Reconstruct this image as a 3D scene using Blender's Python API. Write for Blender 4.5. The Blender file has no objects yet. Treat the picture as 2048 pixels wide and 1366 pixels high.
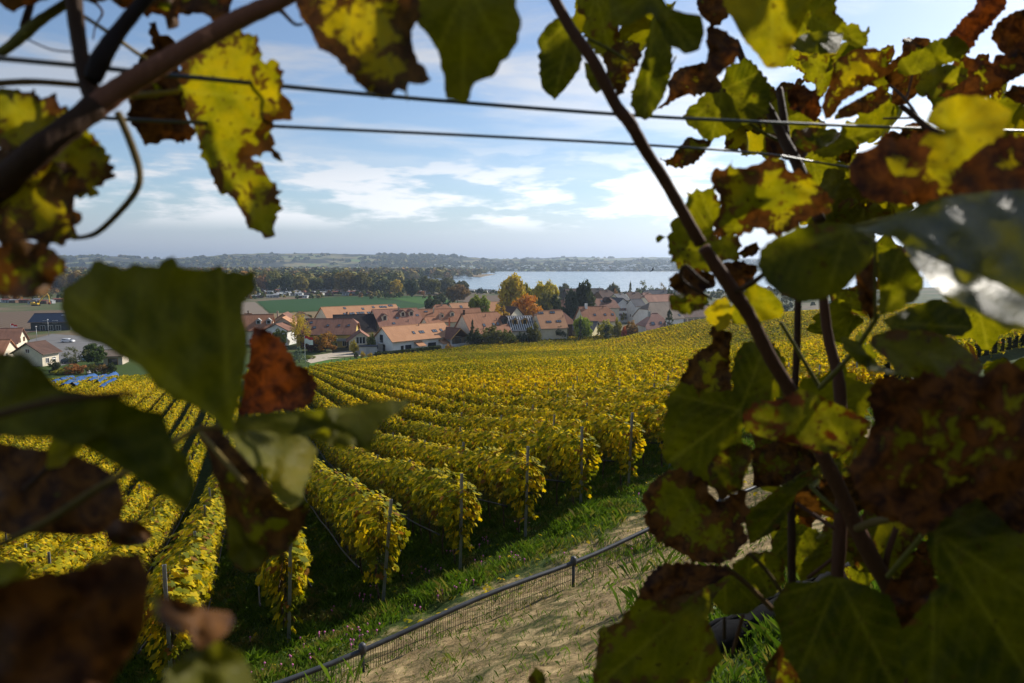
import bpy, math, random
import numpy as np
from mathutils import Vector, Matrix
from mathutils.geometry import delaunay_2d_cdt

R = math.radians
rng = np.random.default_rng(7)
random.seed(7)
scene = bpy.context.scene
col = scene.collection

# ------------------------------------------------------------------ camera, sky, sun
FPX = 1365.0            # 24 mm lens, in pixels of the 2048 px wide photograph
PITCH = R(6.48)
cam_d = bpy.data.cameras.new('camera')
cam = bpy.data.objects.new('camera', cam_d); col.objects.link(cam)
cam.location = (0, 0, 0)
cam.rotation_euler = (R(90) - PITCH, 0, 0)
cam_d.lens = 24.0; cam_d.sensor_width = 36.0
cam_d.clip_start = 0.02; cam_d.clip_end = 30000
cam_d.dof.use_dof = True
cam_d.dof.focus_distance = 70.0
cam_d.dof.aperture_fstop = 7.5
scene.camera = cam

SUN_AZ = R(51)          # to the right of the view direction (+Y)
SUN_EL = R(33)
world = bpy.data.worlds.new('World'); scene.world = world
world.use_nodes = True
def build_world():
    nt = world.node_tree; nt.nodes.clear(); L = nt.links.new
    N = nt.nodes.new
    out = N('ShaderNodeOutputWorld'); bg = N('ShaderNodeBackground'); bg.inputs['Strength'].default_value = 0.118
    sky = N('ShaderNodeTexSky'); sky.sky_type = 'NISHITA'; sky.sun_disc = False
    sky.sun_elevation = SUN_EL; sky.sun_rotation = SUN_AZ
    sky.altitude = 450; sky.air_density = 1.0; sky.dust_density = 1.0; sky.ozone_density = 3.0
    tc = N('ShaderNodeTexCoord')
    sep = N('ShaderNodeSeparateXYZ'); L(tc.outputs['Generated'], sep.inputs[0])
    def math_(op, a, b=None, c=None):
        n = N('ShaderNodeMath'); n.operation = op
        for i, s in enumerate((a, b, c)):
            if s is None: continue
            if isinstance(s, (int, float)): n.inputs[i].default_value = s
            else: L(s, n.inputs[i])
        return n.outputs[0]
    z = math_('MAXIMUM', sep.outputs[2], 0.0)
    # a cloud deck: the view ray meets a sheet overhead
    den = math_('ADD', z, 0.05)
    cx = math_('DIVIDE', sep.outputs[0], den); cy = math_('DIVIDE', sep.outputs[1], den)
    cmb = N('ShaderNodeCombineXYZ'); L(cx, cmb.inputs[0]); L(cy, cmb.inputs[1])
    mp = N('ShaderNodeMapping'); mp.inputs['Scale'].default_value = (0.62, 0.80, 1); mp.inputs['Location'].default_value = (3.1, 1.7, 0.4)
    L(cmb.outputs[0], mp.inputs[0])
    n1 = N('ShaderNodeTexNoise'); n1.inputs['Scale'].default_value = 1.15; n1.inputs['Detail'].default_value = 9; n1.inputs['Roughness'].default_value = 0.56
    n1.inputs['Distortion'].default_value = 0.25
    L(mp.outputs[0], n1.inputs['Vector'])
    r1 = N('ShaderNodeMapRange'); r1.inputs[1].default_value = 0.43; r1.inputs[2].default_value = 0.62; r1.interpolation_type = 'SMOOTHSTEP'
    L(n1.outputs[0], r1.inputs[0])
    # long low banks close to the horizon
    ang = math_('ARCTAN2', sep.outputs[0], sep.outputs[1])
    cmb2 = N('ShaderNodeCombineXYZ'); L(ang, cmb2.inputs[0]); L(math_('MULTIPLY', sep.outputs[2], 4.2), cmb2.inputs[1])
    n2 = N('ShaderNodeTexNoise'); n2.inputs['Scale'].default_value = 7.0; n2.inputs['Detail'].default_value = 8; n2.inputs['Roughness'].default_value = 0.55
    L(cmb2.outputs[0], n2.inputs['Vector'])
    r2 = N('ShaderNodeMapRange'); r2.inputs[1].default_value = 0.44; r2.inputs[2].default_value = 0.57; r2.interpolation_type = 'SMOOTHSTEP'
    L(n2.outputs[0], r2.inputs[0])
    b_lo = N('ShaderNodeMapRange'); b_lo.inputs[1].default_value = 0.04; b_lo.inputs[2].default_value = 0.07; b_lo.interpolation_type = 'SMOOTHSTEP'; L(sep.outputs[2], b_lo.inputs[0])
    b_hi = N('ShaderNodeMapRange'); b_hi.inputs[1].default_value = 0.19; b_hi.inputs[2].default_value = 0.11; b_hi.interpolation_type = 'SMOOTHSTEP'; L(sep.outputs[2], b_hi.inputs[0])
    bank = math_('MULTIPLY', math_('MULTIPLY', r2.outputs[0], b_hi.outputs[0]), b_lo.outputs[0])
    up = N('ShaderNodeMapRange'); up.inputs[1].default_value = 0.10; up.inputs[2].default_value = 0.26; L(sep.outputs[2], up.inputs[0])
    deck = math_('MULTIPLY', r1.outputs[0], up.outputs[0])
    cl = math_('MAXIMUM', math_('MULTIPLY', bank, 0.80), math_('MULTIPLY', deck, 0.80))
    # murk along the horizon
    mk = N('ShaderNodeMapRange'); mk.inputs[1].default_value = 0.105; mk.inputs[2].default_value = 0.0; mk.interpolation_type = 'SMOOTHSTEP'; L(sep.outputs[2], mk.inputs[0])
    # all three are lit by the same sky: tint of the sky colour, never a colour of their own place
    bw = N('ShaderNodeRGBToBW'); L(sky.outputs[0], bw.inputs[0])
    white = N('ShaderNodeMixRGB'); white.blend_type = 'MULTIPLY'; white.inputs[0].default_value = 1
    L(bw.outputs[0], white.inputs[1]); white.inputs[2].default_value = (1.62, 1.62, 1.66, 1)
    murk = N('ShaderNodeMixRGB'); murk.blend_type = 'MULTIPLY'; murk.inputs[0].default_value = 1
    L(bw.outputs[0], murk.inputs[1]); murk.inputs[2].default_value = (0.72, 0.83, 1.06, 1)
    m1 = N('ShaderNodeMixRGB'); L(math_('MULTIPLY', mk.outputs[0], 0.85), m1.inputs[0]); L(sky.outputs[0], m1.inputs[1]); L(murk.outputs[0], m1.inputs[2])
    m2 = N('ShaderNodeMixRGB'); L(cl, m2.inputs[0]); L(m1.outputs[0], m2.inputs[1]); L(white.outputs[0], m2.inputs[2])
    L(m2.outputs[0], bg.inputs['Color']); L(bg.outputs[0], out.inputs[0])
build_world()

sun_d = bpy.data.lights.new('sun', 'SUN'); sun = bpy.data.objects.new('sun', sun_d); col.objects.link(sun)
sun_d.energy = 5.0; sun_d.angle = R(0.53); sun_d.color = (1.0, 0.93, 0.82)
SUN = Vector((math.sin(SUN_AZ) * math.cos(SUN_EL), math.cos(SUN_AZ) * math.cos(SUN_EL), math.sin(SUN_EL)))
sun.rotation_euler = SUN.to_track_quat('Z', 'Y').to_euler()

vs = scene.view_settings
vs.view_transform = 'Standard'; vs.look = 'None'; vs.exposure = 0.2; vs.gamma = 1.0; vs.use_curve_mapping = False
scene.cycles.max_bounces = 6; scene.cycles.diffuse_bounces = 3; scene.cycles.glossy_bounces = 2
scene.cycles.transmission_bounces = 4; scene.cycles.volume_bounces = 0; scene.cycles.transparent_max_bounces = 6
scene.cycles.use_denoising = True
scene.cycles.sample_clamp_indirect = 6

# ------------------------------------------------------------------ pixel <-> place
CP, SP = math.cos(PITCH), math.sin(PITCH)
def ray(u, v):
    xc = (u - 1024.0) / FPX; yc = (683.0 - v) / FPX
    return Vector((xc, CP + yc * SP, yc * CP - SP))
def at(u, v, D): return ray(u, v) * D
def at_z(u, v, z):
    d = ray(u, v); return d * (z / d.z)

# ------------------------------------------------------------------ numpy noise
def _h(ix, iy, s):
    n = (ix * 374761393 + iy * 668265263 + s * 1274126177) & 0xffffffff
    n = ((n ^ (n >> 13)) * 1274126177) & 0xffffffff
    return ((n ^ (n >> 16)) & 0xffff) / 65535.0
def vnoise(x, y, s=0):
    x = np.asarray(x, float); y = np.asarray(y, float)
    ix = np.floor(x).astype(np.int64); iy = np.floor(y).astype(np.int64)
    fx = x - ix; fy = y - iy
    fx = fx * fx * (3 - 2 * fx); fy = fy * fy * (3 - 2 * fy)
    a = _h(ix, iy, s); b = _h(ix + 1, iy, s); c = _h(ix, iy + 1, s); d = _h(ix + 1, iy + 1, s)
    return (a + (b - a) * fx) + ((c + (d - c) * fx) - (a + (b - a) * fx)) * fy
def fbm(x, y, s=0, o=4):
    t = 0; a = .5
    for k in range(o):
        t = t + a * vnoise(np.asarray(x) * 2 ** k, np.asarray(y) * 2 ** k, s + k); a *= .5
    return t
def sstep(a, b, x):
    t = np.clip((np.asarray(x, float) - a) / (b - a), 0, 1); return t * t * (3 - 2 * t)

# ------------------------------------------------------------------ mesh helpers
def tag(o, label=None, cat=None, group=None, kind=None):
    if label: o['label'] = label
    if cat: o['category'] = cat
    if group: o['group'] = group
    if kind: o['kind'] = kind
    return o
def link(name, data, parent=None):
    o = bpy.data.objects.new(name, data); col.objects.link(o)
    if parent is not None: o.parent = parent
    return o
def empty(name, loc=(0, 0, 0), rz=0.0):
    o = bpy.data.objects.new(name, None); col.objects.link(o)
    o.location = loc; o.rotation_euler = (0, 0, rz); o.empty_display_size = 0.2
    return o
def np_mesh(name, V, F, mat=None, smooth=False, fattr=None, vattr=None):
    """V (n,3); F (m,k) one polygon size k"""
    V = np.asarray(V, np.float32); F = np.asarray(F, np.int32)
    me = bpy.data.meshes.new(name); n, (m, k) = len(V), F.shape
    me.vertices.add(n); me.vertices.foreach_set('co', V.ravel())
    me.loops.add(m * k); me.loops.foreach_set('vertex_index', F.ravel())
    me.polygons.add(m); me.polygons.foreach_set('loop_start', np.arange(0, m * k, k, dtype=np.int32))
    if smooth: me.polygons.foreach_set('use_smooth', np.ones(m, bool))
    for nm, a in (fattr or {}).items():
        at_ = me.attributes.new(nm, 'FLOAT', 'FACE'); at_.data.foreach_set('value', np.asarray(a, np.float32))
    for nm, a in (vattr or {}).items():
        a = np.asarray(a, np.float32)
        if a.ndim == 1:
            at_ = me.attributes.new(nm, 'FLOAT', 'POINT'); at_.data.foreach_set('value', a)
        else:
            at_ = me.attributes.new(nm, 'FLOAT_VECTOR', 'POINT'); at_.data.foreach_set('vector', a.ravel())
    me.update(calc_edges=True)
    if mat: me.materials.append(mat)
    return me
class MB:
    def __init__(s): s.v = []; s.f = []
    def poly(s, pts):
        i = len(s.v); s.v += [tuple(p) for p in pts]; s.f.append(tuple(range(i, i + len(pts)))); return s
    def box(s, x0, x1, y0, y1, z0, z1, M=None):
        c = [(x0, y0, z0), (x1, y0, z0), (x1, y1, z0), (x0, y1, z0), (x0, y0, z1), (x1, y0, z1), (x1, y1, z1), (x0, y1, z1)]
        if M is not None: c = [tuple(M @ Vector(p)) for p in c]
        i = len(s.v); s.v += c
        s.f += [tuple(i + k for k in q) for q in ((3, 2, 1, 0), (4, 5, 6, 7), (0, 1, 5, 4), (1, 2, 6, 5), (2, 3, 7, 6), (3, 0, 4, 7))]
        return s
    def prism(s, poly, d):
        """closed polygon (3D points) pushed along the vector d"""
        n = len(poly); i = len(s.v); d = Vector(d)
        s.v += [tuple(p) for p in poly] + [tuple(Vector(p) + d) for p in poly]
        s.f.append(tuple(range(i + n - 1, i - 1, -1))); s.f.append(tuple(range(i + n, i + 2 * n)))
        for k in range(n):
            s.f.append((i + k, i + (k + 1) % n, i + n + (k + 1) % n, i + n + k))
        return s
    def tube(s, pts, radii, n=8, cap=True):
        pts = [Vector(p) for p in pts]
        if not hasattr(radii, '__len__'): radii = [radii] * len(pts)
        i0 = len(s.v); prev = None
        for k, p in enumerate(pts):
            t = (pts[min(k + 1, len(pts) - 1)] - pts[max(k - 1, 0)])
            t = t.normalized() if t.length > 1e-9 else Vector((0, 0, 1))
            if prev is None:
                a = t.orthogonal().normalized()
            else:
                a = prev - t * prev.dot(t); a = a.normalized() if a.length > 1e-6 else t.orthogonal().normalized()
            prev = a; b = t.cross(a)
            for j in range(n):
                q = 2 * math.pi * j / n
                s.v.append(tuple(p + (a * math.cos(q) + b * math.sin(q)) * radii[k]))
        for k in range(len(pts) - 1):
            for j in range(n):
                s.f.append((i0 + k * n + j, i0 + k * n + (j + 1) % n, i0 + (k + 1) * n + (j + 1) % n, i0 + (k + 1) * n + j))
        if cap:
            s.f.append(tuple(i0 + j for j in range(n - 1, -1, -1)))
            s.f.append(tuple(i0 + (len(pts) - 1) * n + j for j in range(n)))
        return s
    def lathe(s, prof, n=12, c=(0, 0, 0)):
        i0 = len(s.v)
        for r_, z_ in prof:
            for j in range(n):
                q = 2 * math.pi * j / n
                s.v.append((c[0] + r_ * math.cos(q), c[1] + r_ * math.sin(q), c[2] + z_))
        for k in range(len(prof) - 1):
            for j in range(n):
                s.f.append((i0 + k * n + j, i0 + k * n + (j + 1) % n, i0 + (k + 1) * n + (j + 1) % n, i0 + (k + 1) * n + j))
        s.f.append(tuple(i0 + j for j in range(n - 1, -1, -1)))
        s.f.append(tuple(i0 + (len(prof) - 1) * n + j for j in range(n)))
        return s
    def mesh(s, name, mat=None, smooth=False):
        me = bpy.data.meshes.new(name); me.from_pydata(s.v, [], s.f); me.update()
        if smooth: me.polygons.foreach_set('use_smooth', np.ones(len(me.polygons), bool))
        if mat: me.materials.append(mat)
        return me
    def build(s, name, mat, parent=None, smooth=False):
        return link(name, s.mesh(name, mat, smooth), parent)
def smooth_path(pts, k=5):
    """Catmull-Rom through points given as tuples of any length"""
    P = [np.array(p, float) for p in pts]; out = []
    for i in range(len(P) - 1):
        p0 = P[max(i - 1, 0)]; p1 = P[i]; p2 = P[i + 1]; p3 = P[min(i + 2, len(P) - 1)]
        for j in range(k):
            t = j / k
            out.append(.5 * ((2 * p1) + (p2 - p0) * t + (2 * p0 - 5 * p1 + 4 * p2 - p3) * t * t + (3 * p1 - p0 - 3 * p2 + p3) * t ** 3))
    out.append(P[-1]); return out

# ------------------------------------------------------------------ materials
MATS = {}
class NT:
    def __init__(s, name):
        s.m = bpy.data.materials.new(name); s.m.use_nodes = True; s.t = s.m.node_tree; s.t.nodes.clear()
        s.out = s.n('ShaderNodeOutputMaterial'); MATS[name] = s.m
    def n(s, t, **kw):
        x = s.t.nodes.new(t)
        for k, v in kw.items(): setattr(x, k, v)
        return x
    def L(s, a, b): s.t.links.new(a, b)
    def set(s, sock, v):
        if isinstance(v, bpy.types.NodeSocket): s.L(v, sock)
        else: sock.default_value = v
    def math(s, op, a, b=None, c=None, clamp=False):
        x = s.n('ShaderNodeMath', operation=op); x.use_clamp = clamp
        for i, q in enumerate((a, b, c)):
            if q is not None: s.set(x.inputs[i], q)
        return x.outputs[0]
    def mix(s, f, a, b, mode='MIX'):
        x = s.n('ShaderNodeMixRGB', blend_type=mode); s.set(x.inputs[0], f)
        for i, q in ((1, a), (2, b)): s.set(x.inputs[i], (*q, 1) if isinstance(q, tuple) and len(q) == 3 else q)
        return x.outputs[0]
    def noise(s, vec, scale, detail=4, rough=.55, dist=0.0, col=False):
        x = s.n('ShaderNodeTexNoise'); x.inputs['Scale'].default_value = scale; x.inputs['Detail'].default_value = detail
        x.inputs['Roughness'].default_value = rough; x.inputs['Distortion'].default_value = dist
        if vec is not None: s.L(vec, x.inputs['Vector'])
        return x.outputs[1 if col else 0]
    def rng(s, v, a, b, c=0., d=1., smooth=True):
        x = s.n('ShaderNodeMapRange'); s.set(x.inputs[0], v)
        for i, q in enumerate((a, b, c, d)): s.set(x.inputs[i + 1], q)
        if smooth: x.interpolation_type = 'SMOOTHSTEP'
        return x.outputs[0]
    def attr(s, name, out='Fac'): 
        x = s.n('ShaderNodeAttribute', attribute_name=name); return x.outputs[out]
    def pos(s): return s.n('ShaderNodeNewGeometry').outputs['Position']
    def obj(s): return s.n('ShaderNodeTexCoord').outputs['Object']
    def info(s, out): return s.n('ShaderNodeObjectInfo').outputs[out]
    def scale(s, vec, sc):
        x = s.n('ShaderNodeMapping'); x.inputs['Scale'].default_value = sc; s.L(vec, x.inputs[0]); return x.outputs[0]
    def bsdf(s, color, rough=.8, spec=.3, metal=0., bump=None, bstr=.3, bdist=.02):
        b = s.n('ShaderNodeBsdfPrincipled'); s.set(b.inputs['Base Color'], (*color, 1) if isinstance(color, tuple) and len(color) == 3 else color)
        s.set(b.inputs['Roughness'], rough); b.inputs['Specular IOR Level'].default_value = spec; b.inputs['Metallic'].default_value = metal
        if bump is not None:
            x = s.n('ShaderNodeBump'); x.inputs['Strength'].default_value = bstr; x.inputs['Distance'].default_value = bdist
            s.L(bump, x.inputs['Height']); s.L(x.outputs[0], b.inputs['Normal'])
        return b.outputs[0]
    def leafy(s, color, trans_col, amount, rough=.5, spec=.35, bump=None, bstr=.3, bdist=.002):
        p = s.bsdf(color, rough, spec, bump=bump, bstr=bstr, bdist=bdist)
        t = s.n('ShaderNodeBsdfTranslucent'); s.set(t.inputs[0], trans_col)
        x = s.n('ShaderNodeMixShader'); s.set(x.inputs[0], amount); s.L(p, x.inputs[1]); s.L(t.outputs[0], x.inputs[2])
        return x.outputs[0]
    def end(s, sh): s.L(sh, s.out.inputs[0]); return s.m
def plain(name, c, rough=.75, spec=.3, metal=0., var=.18, scale=1.5, bump=None):
    t = NT(name); n = t.noise(t.obj(), scale, 5, .6)
    f = t.rng(n, .3, .7, 1 - var, 1 + var, False)
    cc = t.mix(1.0, c, t.n('ShaderNodeCombineXYZ').outputs[0], 'MULTIPLY')
    x = t.n('ShaderNodeCombineColor'); [t.L(f, x.inputs[i]) for i in range(3)]
    cc = t.mix(1.0, c, x.outputs[0], 'MULTIPLY')
    return t.end(t.bsdf(cc, rough, spec, metal, bump=n if bump else None, bstr=bump or .3))
def grey(t, f):
    x = t.n('ShaderNodeCombineColor'); [t.set(x.inputs[i], f) for i in range(3)]; return x.outputs[0]
# ------------------------------------------------------------------ terrain
UX, UY, VX, VY = -0.3665, 0.9304, 0.9304, 0.3665       # u runs down the vine rows, v across them
_ku = [-400, -40, -10, -1, 0, 4, 7.9, 10, 13, 17, 25, 35, 67, 110, 184, 197, 212, 330, 540, 690, 20000]
_kz = [60, 9, 3.6, 1.05, .8, -1.05, -2.75, -3.8, -4.75, -5.65, -7.4, -9.2, -13.3, -18.4, -26.9, -28.0, -28.5, -28.6, -30.4, -31.6, -31.6]
_uu = np.arange(-400, 1300, .25); _zz = np.interp(_uu, _ku, _kz)
_k = np.hanning(13); _k /= _k.sum(); _zz = np.convolve(np.pad(_zz, 6, mode='edge'), _k, 'valid')
def H(x, y):
    x = np.asarray(x, float); y = np.asarray(y, float)
    u = UX * x + UY * y; v = VX * x + VY * y
    z = np.interp(u, _uu, _zz)
    g = np.where(v < 14, .17 * (v - 14), .05 * (v - 14))
    g = np.where(v < -14, -4.76 + .03 * (v + 14), np.minimum(g, 2.2))
    z = z + g * (1 - sstep(30, 120, u))
    z = z + 7.6 * sstep(80, 140, v) * (1 - sstep(168, 206, u)) * sstep(20, 120, u)
    return z
def Hs(x, y): return float(H(x, y))
def to_ground(u, v, d0=2.0, d1=2500.0):
    d = ray(u, v); D = d0; step = .1
    while D < d1:
        if d.z * D <= Hs(d.x * D, d.y * D):
            lo, hi = D - step, D
            for _ in range(30):
                m = (lo + hi) / 2
                if d.z * m <= Hs(d.x * m, d.y * m): hi = m
                else: lo = m
            return d * hi
        step = max(.1, D * .01); D += step
    return d * D
def uv_of(p): return UX * p.x + UY * p.y, VX * p.x + VY * p.y
def xy_of(u, v): return UX * u + VX * v, UY * u + VY * v
FX, FY = -0.664, 0.748                                  # q: across the headland, away from the camera
PX, PY = 0.748, 0.664                                   # p: along it

def mat_ground():
    t = NT('ground_soil'); P = t.pos(); sp = t.n('ShaderNodeSeparateXYZ'); t.L(P, sp.inputs[0])
    q = t.math('ADD', t.math('MULTIPLY', sp.outputs[0], FX), t.math('MULTIPLY', sp.outputs[1], FY))
    n1 = t.noise(P, .55, 6, .6); n2 = t.noise(P, 3.2, 6, .65); n3 = t.noise(P, 17, 6, .75)
    band = t.math('MULTIPLY', t.rng(q, 1.5, 4.0), t.rng(q, 11.2, 7.8))
    s = t.math('ADD', t.math('MULTIPLY', band, .32), t.math('ADD', t.math('MULTIPLY', n1, .5), t.math('MULTIPLY', n2, .35)))
    fg = t.rng(t.noise(P, 7, 5, .7), .52, .66); soilm = t.math('MULTIPLY', t.rng(s, .60, .76), t.math('SUBTRACT', 1., t.math('MULTIPLY', fg, .55)))
    soil = t.mix(t.rng(n3, .3, .75), (.11, .070, .030), (.40, .28, .13))
    soil = t.mix(t.rng(n2, .42, .7), soil, (.48, .35, .17))
    gr = t.mix(t.rng(n2, .3, .7), (.022, .040, .007), (.06, .10, .014))
    gr = t.mix(t.rng(n3, .55, .8), gr, (.10, .085, .035))
    c = t.mix(soilm, gr, soil)
    # far flat land: meadow and garden colours
    far = t.rng(sp.outputs[1], 190, 240)
    f1 = t.noise(P, .018, 4, .5); f2 = t.noise(P, .12, 5, .6)
    meadow = t.mix(t.rng(f2, .35, .65), (.045, .075, .02), (.10, .10, .04))
    meadow = t.mix(t.rng(f1, .46, .62), meadow, (.15, .115, .07))
    c = t.mix(far, c, meadow)
    h = t.math('ADD', t.math('MULTIPLY', n3, .6), n2)
    return t.end(t.bsdf(c, .95, .15, bump=h, bstr=.8, bdist=.05))
mat_ground()
def axis(lo, fa, fb, hi, fine, grow):
    a = list(np.arange(fa, fb + 1e-6, fine)); s = fine; x = fb
    while x < hi: s *= grow; x += s; a.append(min(x, hi))
    s = fine; x = fa; b = []
    while x > lo: s *= grow; x -= s; b.append(max(x, lo))
    return np.array(b[::-1] + a)
def make_ground():
    xs = axis(-9000, -9, 12, 9000, .085, 1.09); ys = axis(-260, 3.5, 22, 9500, .085, 1.07)
    X, Y = np.meshgrid(xs, ys); Z = H(X, Y)
    near = sstep(60, 25, np.hypot(X, Y))
    Z = Z + near * ((fbm(X * 1.1, Y * 1.1, 3, 4) - .47) * .22 + (fbm(X * 5, Y * 5, 9, 3) - .43) * .05 + (fbm(X * 11, Y * 11, 15, 2) - .38) * .055)
    n, m = X.shape; I = np.arange(n * m).reshape(n, m)
    F = np.stack([I[:-1, :-1], I[:-1, 1:], I[1:, 1:], I[1:, :-1]], -1).reshape(-1, 4)
    o = link('ground', np_mesh('ground', np.stack([X, Y, Z], -1).reshape(-1, 3), F, MATS['ground_soil'], True))
    tag(o, 'grassy vineyard slope and flat valley floor', 'ground', kind='structure')
make_ground()
def Hd(x, y):
    """terrain with the small clods of the near ground"""
    x = np.asarray(x, float); y = np.asarray(y, float)
    near = sstep(60, 25, np.hypot(x, y))
    return H(x, y) + near * ((fbm(x * 1.1, y * 1.1, 3, 4) - .47) * .22 + (fbm(x * 5, y * 5, 9, 3) - .43) * .05 + (fbm(x * 11, y * 11, 15, 2) - .38) * .055)
# ------------------------------------------------------------------ vineyard
def mat_vine():
    t = NT('vine_leaf'); P = t.pos(); r = t.attr('tint')
    n1 = t.noise(P, .035, 3, .5); n2 = t.noise(P, .5, 4, .6)
    k = t.math('ADD', t.math('MULTIPLY', t.math('SUBTRACT', n1, .5), 1.6), t.math('ADD', r, t.math('MULTIPLY', t.math('SUBTRACT', n2, .5), .7)))
    sp = t.n('ShaderNodeSeparateXYZ'); t.L(P, sp.inputs[0]); k = t.math('SUBTRACT', k, t.math('MULTIPLY', t.rng(sp.outputs[1], 35, 110), .20))
    c = t.mix(t.rng(k, .05, .42, smooth=False), (.14, .16, .006), (.40, .35, .008))
    c = t.mix(t.rng(k, .38, .78, smooth=False), c, (.74, .53, .010))
    c = t.mix(t.rng(r, .93, .96), c, (.26, .12, .025))
    tc = t.mix(1.0, c, (1.15, 1.05, .5), 'MULTIPLY')
    return t.end(t.leafy(c, tc, .48, .6, .10))
mat_vine()
def mat_bark():
    t = NT('vine_bark'); n = t.noise(t.scale(t.obj(), (40, 40, 7)), 1.0, 5, .65)
    c = t.mix(t.rng(n, .3, .7), (.045, .030, .020), (.15, .11, .075))
    return t.end(t.bsdf(c, .9, .2, bump=n, bstr=.6, bdist=.01))
mat_bark()
plain('galvanised', (.34, .35, .36), .45, .5, .55, .25, 6)
plain('black_plastic', (.012, .012, .013), .5, .4, 0, .2, 9)
plain('black_cloth', (.010, .010, .011), .95, .08, 0, .3, 30); plain('net_thread', (.055, .042, .022), .8, .2, 0, .2, 9)
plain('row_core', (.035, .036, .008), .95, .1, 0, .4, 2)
plain('dark_wire', (.06, .06, .065), .4, .5, .5, .2, 9)

LEAF2D = np.array([(0, -.12), (.30, -.42), (.52, -.10), (.40, .14), (.46, .40), (.17, .44), (0, .72), (-.17, .44), (-.46, .40), (-.40, .14), (-.52, -.10), (-.30, -.42)])
def leaf_cloud(C, Nrm, Upv, S, tint, name, mat):
    """lobed leaves: C centres, Nrm facing, Upv tip direction, S size"""
    n = len(C); k = len(LEAF2D)
    Nrm = Nrm / np.linalg.norm(Nrm, axis=1, keepdims=True)
    Upv = Upv - Nrm * (Upv * Nrm).sum(1, keepdims=True); Upv /= np.linalg.norm(Upv, axis=1, keepdims=True) + 1e-9
    X = np.cross(Upv, Nrm)
    fold = rng.uniform(.05, .45, n); droop = rng.uniform(-.1, .5, n)
    pts = LEAF2D[None] * (1 + rng.uniform(-.12, .12, (n, k, 1)))
    x = pts[..., 0]; y = pts[..., 1]
    zz = -fold[:, None] * np.abs(x) - droop[:, None] * (y ** 2)
    V = C[:, None] + S[:, None, None] * (x[..., None] * X[:, None] + y[..., None] * Upv[:, None] + zz[..., None] * Nrm[:, None])
    V = np.concatenate([C[:, None], V], 1).reshape(-1, 3)
    b = (np.arange(n) * (k + 1))[:, None]; j = np.arange(k)
    F = np.stack([np.broadcast_to(b, (n, k)), b + 1 + j, b + 1 + (j + 1) % k], -1).reshape(-1, 3)
    return np_mesh(name, V, F, mat, False, fattr={'tint': np.repeat(tint, k)})
def vine_foliage(seed, end=False, n=430):
    r = np.random.default_rng(seed)
    x = r.uniform(-.62, .62, n); h = .97 + 1.0 * r.beta(1.35, 1.15, n)
    if end:
        m = r.random(n) < .09; h = np.where(m, r.uniform(.55, 1.0, n), h); x = np.where(m, r.uniform(-.55, -.1, n), x)
    w = .21 + .20 * np.sin(np.clip((h - .8) / 1.3, 0, 1) * math.pi) + .05 * np.sin(x * 9 + seed)
    side = np.where(r.random(n) < .5, -1., 1.); y = side * w * np.sqrt(r.random(n)) + r.normal(0, .035, n)
    h = h + .07 * np.sin(x * 7 + seed * 2) * (h > 1.6)
    top = (h > 1.72)[:, None]
    N_ = np.stack([r.normal(0, .45, n), side * r.uniform(.3, 1.2, n), r.uniform(.0, .9, n)], 1) + top * np.array([0, 0, .8])
    U_ = np.stack([r.normal(0, .4, n), side * .25, -np.ones(n)], 1)
    S = r.uniform(.10, .165, n)
    return leaf_cloud(np.stack([x, y, h], 1), N_, U_, S, r.random(n), 'foliage', MATS['vine_leaf'])
FOL = [vine_foliage(20 + i) for i in range(8)]; FOL_END = [vine_foliage(40 + i, True, 480) for i in range(3)]
def vine_trunk(seed):
    r = random.Random(seed); b = MB()
    pts = [(0, 0, -.08)]; x = y = 0
    for k in range(1, 7):
        x += r.uniform(-.03, .03); y += r.uniform(-.02, .02); pts.append((x, y, .14 * k))
    b.tube(pts, [.026, .024, .021, .02, .021, .024, .02], 6)
    return b.mesh('trunk', MATS['vine_bark'], True), pts[-1]
def vine_canes(seed, tip):
    r = random.Random(seed); b = MB()
    for s in (-1, 1): b.tube([tip, (tip[0] + s * .2, tip[1], .98), (s * .55, 0, .92)], [.010, .008, .006], 5)
    for k in range(6):
        x0 = r.uniform(-.5, .5); b.tube([(x0, 0, .93), (x0 + r.uniform(-.08, .08), r.uniform(-.08, .08), 1.45), (x0 + r.uniform(-.15, .15), r.uniform(-.12, .12), r.uniform(1.85, 2.12))], [.005, .004, .002], 4)
    return b.mesh('cane', MATS['vine_bark'], True)
TRK = [vine_trunk(60 + i) for i in range(5)]; CAN = [vine_canes(70 + i, TRK[i][1]) for i in range(5)]

ROW_V0, ROW_DV = 2.3, 1.8
def row_start(v): return 12.9 + .385 * (v - 2.3) if v > -6 else 9.7 + .1 * (v + 6)
def row_end(v): return float(np.interp(v, [-90, -32, 10, 13, 17, 23, 28, 33, 37, 59.6, 75, 102, 115, 130, 150, 200], [150, 138, 124, 140, 149, 160, 174, 188, 195, 206, 220, 233, 234, 222, 205, 190]))
rows = [ROW_V0 + ROW_DV * k for k in range(-48, 86)]
def in_view(x, y, z, mx=160, my=120):
    dep = y * CP - z * SP
    if dep < 1: return False
    u = 1024 + FPX * x / dep; v = 683 - FPX * (y * SP + z * CP) / dep
    return -mx < u < 2048 + mx and -my < v < 1366 + my
cand = []
for ri, v in enumerate(rows):
    u = row_start(v) + .25; i = 0; e = min(row_end(v), 75)
    while u < e:
        x, y = xy_of(u, v); z = Hs(x, y)
        if in_view(x, y, z + 1.2): cand.append((math.sqrt(x * x + y * y + z * z), ri, i, u, v, x, y, z))
        u += 1.0; i += 1
cand.sort(); near = cand[:300]
row_yaw = math.atan2(UY, UX)
solo_end = {}
for d, ri, i, u, v, x, y, z in near:
    solo_end[ri] = max(solo_end.get(ri, 0), u + .5)
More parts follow.
